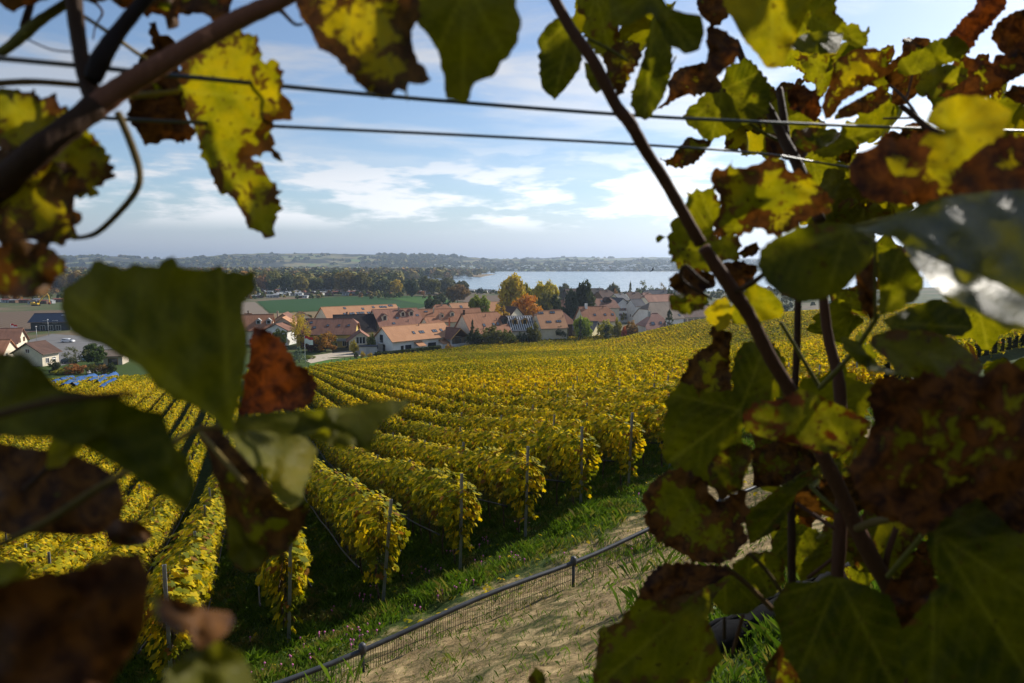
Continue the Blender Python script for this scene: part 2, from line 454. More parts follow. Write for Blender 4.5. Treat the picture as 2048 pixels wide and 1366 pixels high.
# keep each row contiguous: whatever lies beyond its last single vine joins the far rows
first = {}
for d, ri, i, u, v, x, y, z in near:
    if ri not in first or i < first[ri]: first[ri] = i
for n_, (d, ri, i, u, v, x, y, z) in enumerate(near):
    r = random.Random(ri * 977 + i)
    e = empty('grapevine', (x, y, Hd(x, y) - .02), row_yaw + r.choice((0, 0)) + r.uniform(-.06, .06))
    end = i == 0
    e.scale = (1, r.uniform(.9, 1.15), r.uniform(.95, 1.05))
    tag(e, 'yellow leaved grapevine standing at the headland end of its row' if end else 'yellow leaved grapevine tied into a trellised row on the slope', 'grapevine',
        'vines at the row ends' if end else 'vines in the trellised rows')
    k = r.randrange(5)
    link('trunk', TRK[k][0], e); link('cane', CAN[k], e)
    link('foliage', r.choice(FOL_END if end else FOL), e)

for k in range(-5, 8):                                     # unseen row added uphill of the camera to shade the leaf fronts
    x, y = PX * k - FX * 1.45, PY * k - FY * 1.45
    e = empty('grapevine', (x, y, Hs(x, y)), math.atan2(PY, PX)); tag(e, 'unseen yellow leaved grapevine added uphill of the foreground vines for shade', 'grapevine', 'shade vines added uphill of the camera')
    link('trunk', TRK[k % 5][0], e); link('cane', CAN[k % 5], e); link('foliage', FOL[k % 8], e)
def far_rows():
    Cs, Ns, Us, Ss, Ts = [], [], [], [], []; core = MB()
    for ri, v in enumerate(rows):
        u0 = max(row_start(v), solo_end.get(ri, 0)); u1 = row_end(v)
        if u1 <= u0: continue
        u = u0
        while u < u1:
            seg = min(3.0, u1 - u); um = u + seg / 2
            x, y = xy_of(um, v); z = Hs(x, y); d = math.sqrt(x * x + y * y + z * z)
            if not in_view(x, y, z + 1.5, 250, 200) or d > 320: u += seg; continue
            s = float(np.interp(d, [20, 35, 60, 110, 200, 260], [.13, .15, .19, .25, .34, .38]))
            cnt = int(seg * 3.0 * 1.25 / (s * s * .5)); r = rng
            a = r.uniform(-seg / 2, seg / 2, cnt) + um
            h = .72 + 1.2 * r.beta(1.7, 1.0, cnt) + .10 * np.sin(a * 3.1 + v * 5)
            w = .23 + .22 * np.sin(np.clip((h - .6) / 1.4, 0, 1) * math.pi)
            side = np.where(r.random(cnt) < .5, -1., 1.); b = v + side * w * (.45 + .55 * r.random(cnt)) + .05 * np.sin(a * 1.3 + v)
            X = UX * a + VX * b; Y = UY * a + VY * b
            Cs.append(np.stack([X, Y, H(X, Y) + h], 1))
            nb = side * r.uniform(.2, 1.2, cnt)
            Ns.append(np.stack([VX * nb + r.normal(0, .5, cnt), VY * nb + r.normal(0, .5, cnt), r.uniform(0, 1.1, cnt)], 1))
            Ss.append(s * r.uniform(.75, 1.3, cnt)); Ts.append(r.random(cnt))
            # dark core blocks see-through and stands in for shade inside the row
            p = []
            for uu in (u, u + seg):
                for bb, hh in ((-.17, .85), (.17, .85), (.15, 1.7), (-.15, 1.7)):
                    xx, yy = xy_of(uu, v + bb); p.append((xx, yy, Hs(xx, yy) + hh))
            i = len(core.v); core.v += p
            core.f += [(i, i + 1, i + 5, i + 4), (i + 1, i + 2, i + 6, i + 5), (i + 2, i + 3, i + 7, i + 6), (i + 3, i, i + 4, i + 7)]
            u += seg
    C = np.concatenate(Cs); Nn = np.concatenate(Ns); S = np.concatenate(Ss); T = np.concatenate(Ts); n = len(C)
    Nn /= np.linalg.norm(Nn, axis=1, keepdims=True)
    A = rng.normal(size=(n, 3)); A -= Nn * (A * Nn).sum(1, keepdims=True); A /= np.linalg.norm(A, axis=1, keepdims=True); B = np.cross(Nn, A)
    S = S[:, None]
    V = np.stack([C + A * S * .62, C - A * S * .34 + B * S * .55, C - A * S * .34 - B * S * .55], 1).reshape(-1, 3)
    F = np.arange(3 * n).reshape(n, 3)
    o = link('vine_rows', np_mesh('vine_rows', V, F, MATS['vine_leaf'], fattr={'tint': T}))
    tag(o, 'dense yellow vineyard rows running down the slope to the village', 'vineyard', kind='stuff')
    c = core.build('row_shade_core', MATS['row_core'], o); c['kind'] = 'stuff'
    return n
N_FAR = far_rows()

# posts, rolled nets and wires of the near rows
def post_mesh(h=2.15):
    b = MB(); w, d, t = .028, .020, .006
    b.box(-w, w, -d, -d + t, -.3, h); b.box(-w, -w + t, -d, d, -.3, h); b.box(w - t, w, -d, d, -.3, h)
    for k in range(5): b.box(-w - .008, w + .008, -d - .004, -d, .5 + k * .35, .52 + k * .35)
    return b.mesh('steel_post', MATS['galvanised'])
POST = post_mesh()
nets = []
for ri, v in enumerate(rows):
    if not (-26 < v < 26): continue
    u = row_start(v) - .15; k = 0
    while u < min(row_start(v) + 42, row_end(v)):
        x, y = xy_of(u, v); z = Hs(x, y)
        if in_view(x, y, z + 1.5, 20, 20) and math.hypot(x, y) < 48:
            r = random.Random(ri * 31 + k)
            p = link('steel_post', POST); p.location = (x, y, float(Hd(x, y))); p.rotation_euler = (r.uniform(-.05, .05), r.uniform(-.06, .06) - (.05 if k == 0 else 0), row_yaw + math.pi / 2)
            if k == 0:
                tag(p, 'grey steel end post at the headland end of a vine row', 'post', 'end posts of the vine rows')
                w = MB().tube([(0, -.02, 1.75), (.03, -.42, .9), (.05, -.85, -.15)], .004, 5).build('anchor_wire', MATS['dark_wire'], p)
            else: tag(p, 'grey steel trellis post standing between vines inside a row', 'post', 'trellis posts inside the vine rows')
        u += 5.0; k += 1
    u0 = row_start(v) - .12; u1 = min(row_start(v) + 30, row_end(v)); x, y = xy_of(u0, v)
    xm, ym = xy_of((u0 + u1) / 2, v)
    if -14 < v < 16:
        e = empty('rolled_net', (x, y, Hs(x, y)))
        tag(e, 'rolled up brown bird net with black edge cord hung along a vine row', 'bird net', 'rolled nets along the vine rows')
        for sd in (-1, 1):
            pts = []; cord = MB(); net = MB()
            for uu in np.arange(u0 if sd < 0 else u0 + .3, u1, .5):
                xx, yy = xy_of(uu, v + sd * .44); sag = .05 * math.sin((uu - u0) * math.pi / 5) ** 2
                pts.append((xx - x, yy - y, Hs(xx, yy) - Hs(x, y) + .92 - sag))
            cord.tube(pts, .021, 5)
            for uu in np.arange(u0 + .1, min(u1, u0 + 22), .055):
                xx, yy = xy_of(uu, v + sd * .45); x2, y2 = xy_of(uu + .010, v + sd * .45); zz = Hs(xx, yy) - Hs(x, y)
                hh = 1.30 + .10 * math.sin(uu * 2.3 + v); i = len(net.v)
                net.v += [(xx - x, yy - y, zz + .88), (x2 - x, y2 - y, zz + .88), (x2 - x, y2 - y, zz + hh), (xx - x, yy - y, zz + hh)]; net.f.append((i, i + 1, i + 2, i + 3))
            cord.build('edge_cord', MATS['black_plastic'], e, True); net.build('net_mesh', MATS['net_thread'], e)['kind'] = 'stuff'

# ------------------------------------------------------------------ headland fence
plain('rail_steel', (.055, .058, .064), .5, .4, .3, .3, 5)
plain('rail_rust', (.12, .035, .015), .8, .2, 0, .3, 20)
def fence():
    a = at_z(725, 1297, -4.75); b = at_z(1147, 1122, -4.45)
    d = (b - a); sp = d.length; d2 = Vector((d.x, d.y, 0)).normalized()
    pts = [a + d * k for k in np.arange(-2, 4.01, .125)]
    pts = [Vector((p.x, p.y, p.z + .03 * math.sin(i * .7))) for i, p in enumerate(pts)]
    base = Vector((a.x, a.y, Hs(a.x, a.y)))
    e = empty('mesh_fence', base); tag(e, 'low wire mesh fence with grey top rail along the bare headland path', 'fence')
    L = lambda p: (p.x - base.x, p.y - base.y, p.z - base.z)
    MB().tube([L(p) for p in pts], .034, 10).build('top_rail', MATS['rail_steel'], e, True)
    nrm = Vector((-d2.y, d2.x, 0))
    MB().tube([L(p + nrm * .05 - Vector((0, 0, .035))) for p in pts], .012, 6).build('rusty_rod', MATS['rail_rust'], e, True)
    for k in range(-2, 5):
        p = a + d * k; g = Hs(p.x, p.y); b_ = MB(); q = L(p)
        b_.tube([(q[0], q[1], g - base.z - .3), (q[0], q[1], q[2])], .024, 8)
        b_.lathe([(.03, -.07), (.048, -.06), (.052, 0), (.046, .05), (.02, .075)], 12, q)
        b_.build('fence_post', MATS['rail_steel'], e, True)
    m = MB()
    tot = (pts[-1] - pts[0]).length; n = int(tot / .032)
    for i in range(n):
        t = i / n * (len(pts) - 1); k = min(int(t), len(pts) - 2); p = pts[k].lerp(pts[k + 1], t - k); q = L(p); g = Hs(p.x, p.y) - base.z
        m.tube([(q[0], q[1], q[2] - .02), (q[0] + .01 * math.sin(i), q[1], g - .02)], .0036, 4, False)
    for hh in (.10, .28):
        m.tube([(L(p)[0], L(p)[1], Hs(p.x, p.y) - base.z + hh) for p in pts if L(p)[2] > Hs(p.x, p.y) - base.z + hh + .02], .0036, 4, False)
    o = m.build('wire_mesh', MATS['black_plastic'], e); 
fence()
def net_roll():
    p0 = to_ground(1395, 1330); p1 = to_ground(1640, 1205)
    d = p1 - p0; pts = []
    for k in range(15):
        p = p0 + d * (k / 14 * 1.5 - .2); pts.append((p.x, p.y, Hs(p.x, p.y) + .10 + .015 * math.sin(k * 2.1)))
    b = MB(); b.tube(pts, [.105 + .012 * math.sin(k * 3.3) for k in range(15)], 14)
    for s in range(7):                                     # loose folds of the roll
        ph = s * .9; b.tube([(q[0] + .1 * math.cos(ph + i * .12), q[1] + .06 * math.sin(ph), q[2] + .1 * math.sin(ph + i * .12)) for i, q in enumerate(pts)], .018, 6)
    o = b.build('net_bundle', MATS['black_plastic'], None, True)
    o.data.materials[0] = MATS['black_cloth']; tag(o, 'bundle of rolled black netting lying on the grass bank below the foreground vines', 'net roll')
net_roll()

# ------------------------------------------------------------------ grass, clover, fallen leaves
def mat_grass():
    t = NT('grass_blade'); r = t.attr('tint'); P = t.pos()
    n = t.noise(P, 1.3, 4, .6)
    c = t.mix(r, (.045, .095, .008), (.13, .21, .018)); c = t.mix(t.rng(t.math('ADD', n, t.math('MULTIPLY', r, .2)), .62, .78), c, (.20, .17, .05))
    return t.end(t.leafy(c, t.mix(1., c, (1.3, 1.3, .6), 'MULTIPLY'), .35, .45, .35))
mat_grass()
plain('clover_pink', (.55, .16, .35), .7, .2)
def soilness(x, y):
    q = FX * x + FY * y
    band = sstep(1.5, 4.0, q) * sstep(11.2, 7.6, q)
    # tan bare ground along the headland, green between
    return band * .75 + 1.15 * (fbm(x * .5, y * .5, 21, 4) - .47) + .5 * (fbm(x * 2.2, y * 2.2, 33, 3) - .44) - .12 * sstep(12, 15, q)
def grass():
    n = 1150000; x = rng.uniform(-16, 20, n); y = rng.uniform(2.5, 36, n); z = H(x, y)
    dep = y * CP - z * SP; uu = 1024 + FPX * x / dep; vv = 683 - FPX * (y * SP + z * CP) / dep
    d = np.sqrt(x * x + y * y + z * z)
    keep = (uu > -80) & (uu < 2130) & (vv > 820) & (vv < 1480)
    s = soilness(x, y); prob = np.clip(1.0 - s * 1.4, .14, 1) * np.clip(13 / d, .3, 1)
    keep &= rng.random(n) < prob
    x, y, d, s = x[keep], y[keep], d[keep], s[keep]; n = len(x); z = Hd(x, y)
    tuft = fbm(x * 1.6, y * 1.6, 50, 3)
    h = rng.uniform(.05, .17, n) * (.5 + 1.9 * np.clip(tuft - .3, 0, 1) * 2) * np.where(s > .62, .4, 1); w = rng.uniform(.003, .0065, n) * np.where(s > .62, .6, 1) * np.clip(d / 11, .8, 1.8)
    a = rng.uniform(0, 2 * math.pi, n); b = rng.uniform(0, 2 * math.pi, n); lean = rng.uniform(.2, 1.1, n) * h
    cx, cy = np.cos(a) * w, np.sin(a) * w; lx, ly = np.cos(b) * lean, np.sin(b) * lean
    V = np.stack([np.stack([x - cx, y - cy, z - .01], 1), np.stack([x + cx, y + cy, z - .01], 1),
                  np.stack([x + cx * .7 + lx * .45, y + cy * .7 + ly * .45, z + h * .7], 1), np.stack([x - cx * .3 + lx, y - cy * .3 + ly, z + h], 1)], 1).reshape(-1, 3)
    F = np.arange(4 * n).reshape(n, 4)
    o = link('grass', np_mesh('grass', V, F, MATS['grass_blade'], fattr={'tint': rng.random(n)}))
    tag(o, 'short green grass and clover between the vine rows', 'grass', kind='stuff')
    # clover leaves
    n = 260000; x = rng.uniform(-12, 16, n); y = rng.uniform(3, 26, n); z = H(x, y)
    s = soilness(x, y); cl = fbm(x * .9, y * .9, 71, 3)
    keep = (cl > .50) & (s < .38); x, y = x[keep], y[keep]; n = len(x); z = Hd(x, y) + rng.uniform(.02, .15, n) * np.clip((cl[keep] - .48) * 9, .3, 1)
    N_ = rng.normal(0, .5, (n, 3)); N_[:, 2] += 1; N_ /= np.linalg.norm(N_, axis=1, keepdims=True)
    A = np.cross(N_, rng.normal(size=(n, 3))); A /= np.linalg.norm(A, axis=1, keepdims=True); B = np.cross(N_, A)
    C = np.stack([x, y, z], 1); S = rng.uniform(.010, .022, n)[:, None]
    V = np.stack([C + A * S, C + B * S, C - A * S, C - B * S], 1).reshape(-1, 3)
    o = link('clover', np_mesh('clover', V, np.arange(4 * n).reshape(n, 4), MATS['grass_blade'], fattr={'tint': rng.random(n) * .8}))
    tag(o, 'low clover leaves in green mats at the vine row ends', 'clover', kind='stuff')
    # pink clover heads
    b = MB(); k = 0
    while k < 150:
        x = random.uniform(-5, 5); y = random.uniform(7, 17)
        if soilness(x, y) < .5 and fbm(x * .9, y * .9, 71, 3) > .47 and FX * x + FY * y < 12.5:
            z = float(Hd(x, y)); b.lathe([(.003, -.09), (.004, -.012), (.016, -.004), (.019, .010), (.008, .022)], 6, (x, y, z + .13)); k += 1
    o = b.build('clover_flowers', MATS['clover_pink']); tag(o, 'small pink clover flowers dotted over the headland grass', 'flowers', kind='stuff')
    # fallen leaves
    n = 1500; v = rng.choice([ROW_V0 + ROW_DV * k for k in range(-5, 6)], n) + rng.normal(0, .5, n); u = rng.uniform(10.5, 26, n)
    x = UX * u + VX * v; y = UY * u + VY * v; z = Hd(x, y) + rng.uniform(.02, .06, n)
    N_ = rng.normal(0, .35, (n, 3)); N_[:, 2] += 1
    me = leaf_cloud(np.stack([x, y, z], 1), N_, rng.normal(size=(n, 3)), rng.uniform(.06, .11, n), rng.uniform(.45, 1, n), 'fallen_leaves', MATS['vine_leaf'])
    tag(link('fallen_leaves', me), 'fallen yellow vine leaves scattered on the ground under the rows', 'leaves', kind='stuff')
grass()
# ------------------------------------------------------------------ village
def mat_roof(name, c1, c2, streak=.5):
    t = NT(name); O = t.obj(); sp = t.n('ShaderNodeSeparateXYZ'); t.L(O, sp.inputs[0])
    n = t.noise(O, .35, 5, .6); n2 = t.noise(t.scale(O, (1.2, .15, .15)), 1.3, 5, .65); n3 = t.noise(O, 5, 3, .7)
    w = t.n('ShaderNodeTexWave'); w.wave_type = 'BANDS'; w.bands_direction = 'Z'; w.inputs['Scale'].default_value = .85; w.inputs['Distortion'].default_value = .25
    t.L(O, w.inputs['Vector'])
    c = t.mix(t.rng(n, .3, .7), c1, c2)
    c = t.mix(t.math('MULTIPLY', t.rng(n2, .45, .75), streak), c, tuple(q * .45 for q in c1))
    c = t.mix(t.rng(n3, .55, .85), c, tuple(min(q * 1.25, .9) for q in c2))
    c = t.mix(t.math('MULTIPLY', w.outputs[1], .22), c, tuple(q * .4 for q in c1))
    return t.end(t.bsdf(c, .85, .2, bump=w.outputs[1], bstr=.5, bdist=.05))
mat_roof('roof_salmon', (.45, .225, .115), (.51, .265, .14), .15)
mat_roof('roof_red', (.33, .15, .08), (.42, .195, .105), .5)
mat_roof('roof_rust', (.26, .125, .085), (.33, .165, .11), .7)
mat_roof('roof_brown', (.19, .095, .065), (.26, .13, .085), .5)
mat_roof('roof_darkbrown', (.085, .05, .038), (.13, .075, .055), .5)
mat_roof('roof_black', (.022, .018, .018), (.04, .034, .032), .4)
mat_roof('roof_grey', (.20, .155, .12), (.26, .20, .155), .5)
mat_roof('roof_pink', (.40, .21, .155), (.47, .26, .20), .35)
mat_roof('roof_slate', (.075, .075, .085), (.11, .11, .12), .3)
for nm, c in dict(wall_white=(.78, .77, .74), wall_cream=(.70, .62, .47), wall_yellow=(.62, .46, .14), wall_beige=(.52, .44, .34), wall_grey=(.46, .45, .43), wall_paleyellow=(.68, .60, .36),
                  wood_brown=(.16, .085, .04), wood_gold=(.45, .26, .08), wood_dark=(.05, .032, .022), frame_white=(.75, .75, .73), frame_dark=(.06, .06, .065), shutter_red=(.22, .05, .035),
                  gutter=(.18, .13, .10), chimney=(.42, .33, .25), terracotta=(.42, .17, .08), batten=(.38, .36, .33), concrete=(.40, .39, .37), facade_dark=(.06, .065, .065)).items():
    plain(nm, c, .85, .25, 0, .10, .8)
def mat_glass():
    t = NT('window_glass'); return t.end(t.bsdf((.025, .03, .036), .08, .6))
mat_glass()
def mat_skyglass():
    t = NT('roof_glass'); return t.end(t.bsdf((.10, .13, .17), .12, .8))
mat_skyglass()
plain('solar_panel', (.012, .016, .03), .2, .6, 0, .1, 3)

class House:
    def __init__(s, rl, rr, D, W, pitch, roof, wall, label, name='house', hip=(0, 0), over=.7, cat='house', group=None, gz=None, hipdrop=None):
        A = at(rl[0], rl[1], D); B = at_z(rr[0], rr[1], A.z)
        s.L = (Vector((B.x, B.y, 0)) - Vector((A.x, A.y, 0))).length
        t = Vector((B.x - A.x, B.y - A.y, 0)).normalized()
        n = Vector((-t.y, t.x, 0))                        # points away from the camera
        mid = (A + B) / 2
        s.init(mid, math.atan2(t.y, t.x), A.z, W, pitch, roof, wall, label, name, hip, over, cat, group, gz)
    def init(s, mid, yaw, zr, W, pitch, roof, wall, label, name, hip, over, cat, group, gz):
        s.gz = Hs(mid.x, mid.y) if gz is None else gz
        s.W = W; s.h = zr - s.gz; s.tan = math.tan(R(pitch)); s.he = s.h - W / 2 * s.tan; s.over = over; s.hip = hip
        s.e = empty(name, (mid.x, mid.y, s.gz - .05), yaw); tag(s.e, label, cat, group)
        s.wall_m, s.roof_m = wall, roof
        s.walls(); s.roofs()
    @classmethod
    def gable_front(c, apex, D, L, W, pitch, yaw, roof, wall, label, name='house', over=.6, cat='house', group=None):
        """gable faces the camera: apex pixel, ridge runs away under yaw (0 = straight away)"""
        s = c.__new__(c); A = at(apex[0], apex[1], D); s.L = L
        t = Vector((math.sin(yaw), math.cos(yaw), 0)); mid = A + t * (L / 2)
        s.init(mid, math.atan2(t.y, t.x), A.z, W, pitch, roof, wall, label, name, (0, 0), over, cat, group, None); return s
    def walls(s):
        b = MB(); L, W, he, h = s.L / 2, s.W / 2, s.he, s.h
        tp = h - .12
        for sg, hp in ((-1, s.hip[0]), (1, s.hip[1])):
            hc = h - hp * (h - he)                         # where a hip cuts the gable
            yw = (h - hc) / s.tan
            pts = [(sg * L, -W, -1.2), (sg * L, W, -1.2), (sg * L, W, he)]
            pts += [(sg * L, yw, hc - .1), (sg * L, -yw, hc - .1)] if hp > 0 and hp < 1 else ([(sg * L, 0, tp)] if hp == 0 else [])
            pts += [(sg * L, -W, he)]
            b.poly(pts if sg > 0 else pts[::-1])
        b.poly([(-L, -W, -1.2), (L, -W, -1.2), (L, -W, he), (-L, -W, he)])
        b.poly([(L, W, -1.2), (-L, W, -1.2), (-L, W, he), (L, W, he)])
        b.build('wall', MATS[s.wall_m], s.e)
    def roofs(s):
        L, W, h, o = s.L / 2 + s.over * .8, s.W / 2 + s.over, s.h + .1, s.over
        ze = h - W * s.tan; b = MB(); th = Vector((0, 0, -.22))
        inset = [hp * (s.h - s.he) / s.tan * .9 for hp in s.hip]
        def corner(sg, side, hp):                          # where slope meets gable edge
            if hp == 0: return None
            zc = h - hp * (s.h - s.he) if hp < 1 else ze
            return (sg * L, side * (h - zc) / s.tan, zc)
        rL = (-L + inset[0], 0, h); rR = (L - inset[1], 0, h)
        for side in (-1, 1):
            pts = [(-L, side * W, ze), (L, side * W, ze)]
            c = corner(1, side, s.hip[1]); 
            if c and s.hip[1] < 1: pts.append(c)
            pts += [rR, rL]
            c = corner(-1, side, s.hip[0])
            if c and s.hip[0] < 1: pts.append(c)
            b.prism(pts if side < 0 else pts[::-1], th)
        for sg, hp, r_ in ((-1, s.hip[0], rL), (1, s.hip[1], rR)):
            if hp > 0: b.prism([corner(sg, -sg, hp), corner(sg, sg, hp), r_][::1], th)
        s.roof = b.build('roof', MATS[s.roof_m], s.e)
        MB().tube([rL, rR], .13, 6).build('ridge_tiles', MATS[s.roof_m], s.roof)
        s.zc = h
        for side in (-1, 1): MB().tube([(-L, side * (W + .06), ze - .1), (L, side * (W + .06), ze - .1)], .09, 6).build('gutter', MATS['gutter'], s.roof)
    def win(s, wall, a, z, w, h, frame='frame_white', shut=None, door=False):
        """a: metres from the centre of that wall; z: sill height"""
        if wall == 'F': o = Vector((a, -s.W / 2, z)); ax = Vector((1, 0, 0)); n = Vector((0, -1, 0))
        elif wall == 'B': o = Vector((a, s.W / 2, z)); ax = Vector((-1, 0, 0)); n = Vector((0, 1, 0))
        elif wall == 'L': o = Vector((-s.L / 2, -a, z)); ax = Vector((0, -1, 0)); n = Vector((-1, 0, 0))
        else: o = Vector((s.L / 2, a, z)); ax = Vector((0, 1, 0)); n = Vector((1, 0, 0))
        M = Matrix((( *ax, ), (*(-n), ), (0, 0, 1))).transposed().to_4x4(); M.translation = o
        b = MB(); t = .09
        for q in ((-w / 2 - t, w / 2 + t, -.09, .05, -t, 0), (-w / 2 - t, w / 2 + t, -.09, .05, h, h + t), (-w / 2 - t, -w / 2, -.08, .05, 0, h), (w / 2, w / 2 + t, -.08, .05, 0, h)): b.box(*q, M)
        if w > .8 and not door: b.box(-.035, .035, -.06, .04, 0, h, M)
        f = b.build('door' if door else 'window', MATS[frame], s.e)
        MB().box(-w / 2, w / 2, -.03, .04, 0, h, M).build('pane', MATS['window_glass'], f)
        if shut:
            for q in (-1, 1): MB().box(q * (w / 2 + t + .28) - .27, q * (w / 2 + t + .28) + .27, -.06, 0, -.05, h + .05, M).build('shutter', MATS[shut], f)
    def rowwin(s, wall, n, z, w, h, span=.8, **k):
        T = s.L if wall in 'FB' else s.W
        for i in range(n): s.win(wall, (i + .5) / n * T * span - T * span / 2, z, w, h, **k)
    def roofM(s, x, f, side=-1):
        """frame on the roof: x along, f 0 at ridge .. 1 at wall"""
        y = side * f * s.W / 2; z = s.zc - abs(y) * s.tan
        n = Vector((0, side * s.tan, 1)).normalized(); ax = Vector((1, 0, 0)); dn = n.cross(ax) if side > 0 else ax.cross(n)
        dn = Vector((0, -side, s.tan)).normalized()
        M = Matrix((ax, dn, n)).transposed().to_4x4(); M.translation = (x, y, z); return M
    def sky(s, x, f, w=.9, h=1.3, side=-1, pair=False):
        for dx in ((-w * .55, w * .55) if pair else (0,)):
            M = s.roofM(x + dx, f, side); b = MB(); t = .09
            for q in ((-w / 2, w / 2, -h / 2, -h / 2 + t, 0, .14), (-w / 2, w / 2, h / 2 - t, h / 2, 0, .14), (-w / 2, -w / 2 + t, -h / 2, h / 2, 0, .14), (w / 2 - t, w / 2, -h / 2, h / 2, 0, .14)): b.box(*q, M)
            f_ = b.build('skylight', MATS['frame_dark'], s.roof); MB().box(-w / 2 + t, w / 2 - t, -h / 2 + t, h / 2 - t, 0, .10, M).build('pane', MATS['roof_glass'], s.roof) if False else None
            p = MB().box(-w / 2 + t, w / 2 - t, -h / 2 + t, h / 2 - t, -.02, .10, M).build('skylight_pane', MATS['roof_glass'], s.roof)
    def panel(s, x, f, w, h):
        MB().box(-w / 2, w / 2, -h / 2, h / 2, .03, .16, s.roofM(x, f)).build('solar_panel', MATS['solar_panel'], s.roof)
    def chim(s, x, f=.25, side=-1, w=.5, top=1.3, mat='chimney'):
        y = side * f * s.W / 2; z = s.zc - abs(y) * s.tan
        b = MB().box(x - w / 2, x + w / 2, y - w / 2, y + w / 2, z - .6, z + top)
        b.box(x - w / 2 - .07, x + w / 2 + .07, y - w / 2 - .07, y + w / 2 + .07, z + top, z + top + .12).build('chimney', MATS[mat], s.roof)
    def pipe(s, x, f=.3):
        y = -f * s.W / 2; z = s.zc - abs(y) * s.tan
        MB().tube([(x, y, z - .2), (x, y, z + .8)], .12, 8).build('vent_pipe', MATS['frame_dark'], s.roof)
    def dormer(s, x, f=.55, w=1.5, h=1.5, wall='wall_cream', roof=None):
        y = -f * s.W / 2; z = s.zc - abs(y) * s.tan; d = (h + .5) / s.tan + .3
        b = MB(); pts = [(x - w / 2, y, z - .3), (x + w / 2, y, z - .3), (x + w / 2, y, z + h), (x, y, z + h + w * .4), (x - w / 2, y, z + h)]
        b.prism(pts[::-1], (0, d, 0)); do = b.build('dormer', MATS[wall], s.roof)
        r = MB(); ov = .25
        for sg in (-1, 1):
            r.prism([(x, y - ov, z + h + w * .4 + .1), (x + sg * (w / 2 + ov), y - ov, z + h - .1), (x + sg * (w / 2 + ov), y + d + .4, z + h - .1), (x, y + d + .4, z + h + w * .4 + .1)], (0, 0, -.12))
        r.build('dormer_roof', MATS[roof or s.roof_m], s.roof)
        MB().box(x - w * .3, x + w * .3, y - .04, y + .03, z + .15, z + h - .1).build('dormer_window', MATS['window_glass'], s.roof)

VINFO = []
def chk(h, n): VINFO.append((n, round(h.L, 1), round(h.W, 1), round(h.he, 1), round(h.h, 1), [round(q, 0) for q in h.e.location]))

# white house below the vines
hA = House((766, 654), (885, 645), 222, 10.5, 36, 'roof_salmon', 'wall_white', 'modern white house with salmon tiled roof and covered corner terrace behind a hedge', hip=(0, 0), over=.9)
hA.sky(-2.5, .62); hA.sky(.8, .62, pair=True); hA.sky(6.2, .62, pair=True); hA.sky(9.2, .60); hA.pipe(1.6, .12)
hA.win('F', -6.2, 0, 2.2, 2.2, 'frame_dark'); hA.win('F', -8.6, 0, .9, 2.1, 'frame_dark'); hA.win('F', 3.5, .1, 3.2, 2.1, 'frame_dark')
hA.win('L', -1.0, 3.1, 1.6, 2.4, 'frame_dark'); hA.win('L', .4, .2, 1.2, 2.2, 'frame_dark'); hA.win('L', -3.6, .9, .7, .7, 'frame_dark')
b = MB().box(-hA.L / 2 - 1.3, -hA.L / 2, -.6, 2.6, 2.85, 3.0)
for k in range(9): b.box(-hA.L / 2 - 1.3, -hA.L / 2 - 1.26, -.6 + k * .4, -.57 + k * .4, 3.0, 3.95)
b.box(-hA.L / 2 - 1.31, -hA.L / 2 - 1.25, -.6, 2.6, 3.95, 4.0).build('balcony', MATS['frame_white'], hA.e)
for x0 in (-2.6, 7.4):                                       # little lean-to porches on the garden side
    p = MB().box(x0 - .9, x0 + 1.7, -hA.W / 2 - 2.2, -hA.W / 2, -1, 1.75).build('porch', MATS['wall_white'], hA.e)
    MB().prism([(x0 - 1.2, -hA.W / 2 - 2.7, 1.7), (x0 + 2.0, -hA.W / 2 - 2.7, 1.7), (x0 + 2.0, -hA.W / 2 + .1, 2.9), (x0 - 1.2, -hA.W / 2 + .1, 2.9)], (0, 0, .18)).build('porch_roof', MATS['roof_salmon'], p)
def terrace_wing():
    # cross gable over the covered terrace, at the right end of the house
    L, W = hA.L / 2, hA.W / 2; x0, x1 = L - 3.4, L + 3.6; xm = (x0 + x1) / 2; yf, yb = -W - 3.6, W; za = 6.7; ze = 3.6
    w = MB().box(x0, x1, yf, yb, -1.2, .85)
    w.box(x0, x1, -1.0, yb, .85, 3.7); w.box(x0, x0 + .28, yf, yf + .28, .85, 3.55); w.box(x1 - .28, x1, yf, yf + .28, .85, 3.55)
    w.poly([(x0, -1.01, 3.6), (x1, -1.01, 3.6), (xm, -1.01, za - .2)])
    wing = w.build('terrace_wall', MATS['wall_white'], hA.e)
    MB().box(x0 - .05, x1 + .05, yf - .06, yf + .02, .86, 1.55).build('terrace_parapet', MATS['wall_white'], wing)
    for a, w_ in ((1.2, 1.4), (3.4, 1.6), (5.4, 1.2)): MB().box(x0 + a, x0 + a + w_, -1.08, -1.0, .9, 3.0).build('terrace_door', MATS['window_glass'], wing)
    MB().box(xm - 1.6, xm + 1.2, yf + 1.0, yf + 2.0, .85, 1.45).build('terrace_table', MATS['frame_dark'], wing)
    r = MB(); o = .9
    for sg, xe in ((-1, x0 - o), (1, x1 + o)):
        r.prism([(xm, yf - o, za), (xe, yf - o, ze - .35), (xe, yb, ze - .35), (xm, yb, za)][::(1 if sg > 0 else -1)], (0, 0, .2))
    ro = r.build('wing_roof', MATS['roof_brown'], hA.e)
    g = MB()
    for sg, xe in ((-1, x0 - o), (1, x1 + o)): g.tube([(xm, yf - o - .05, za), (xe, yf - o - .05, ze - .35)], .16, 4)
    g.build('barge_board', MATS['wood_gold'], ro)
    MB().box(x0, x1, yf - .05, yf + .2, 3.45, 3.7).build('beam', MATS['wood_brown'], ro)
terrace_wing(); chk(hA, 'A')

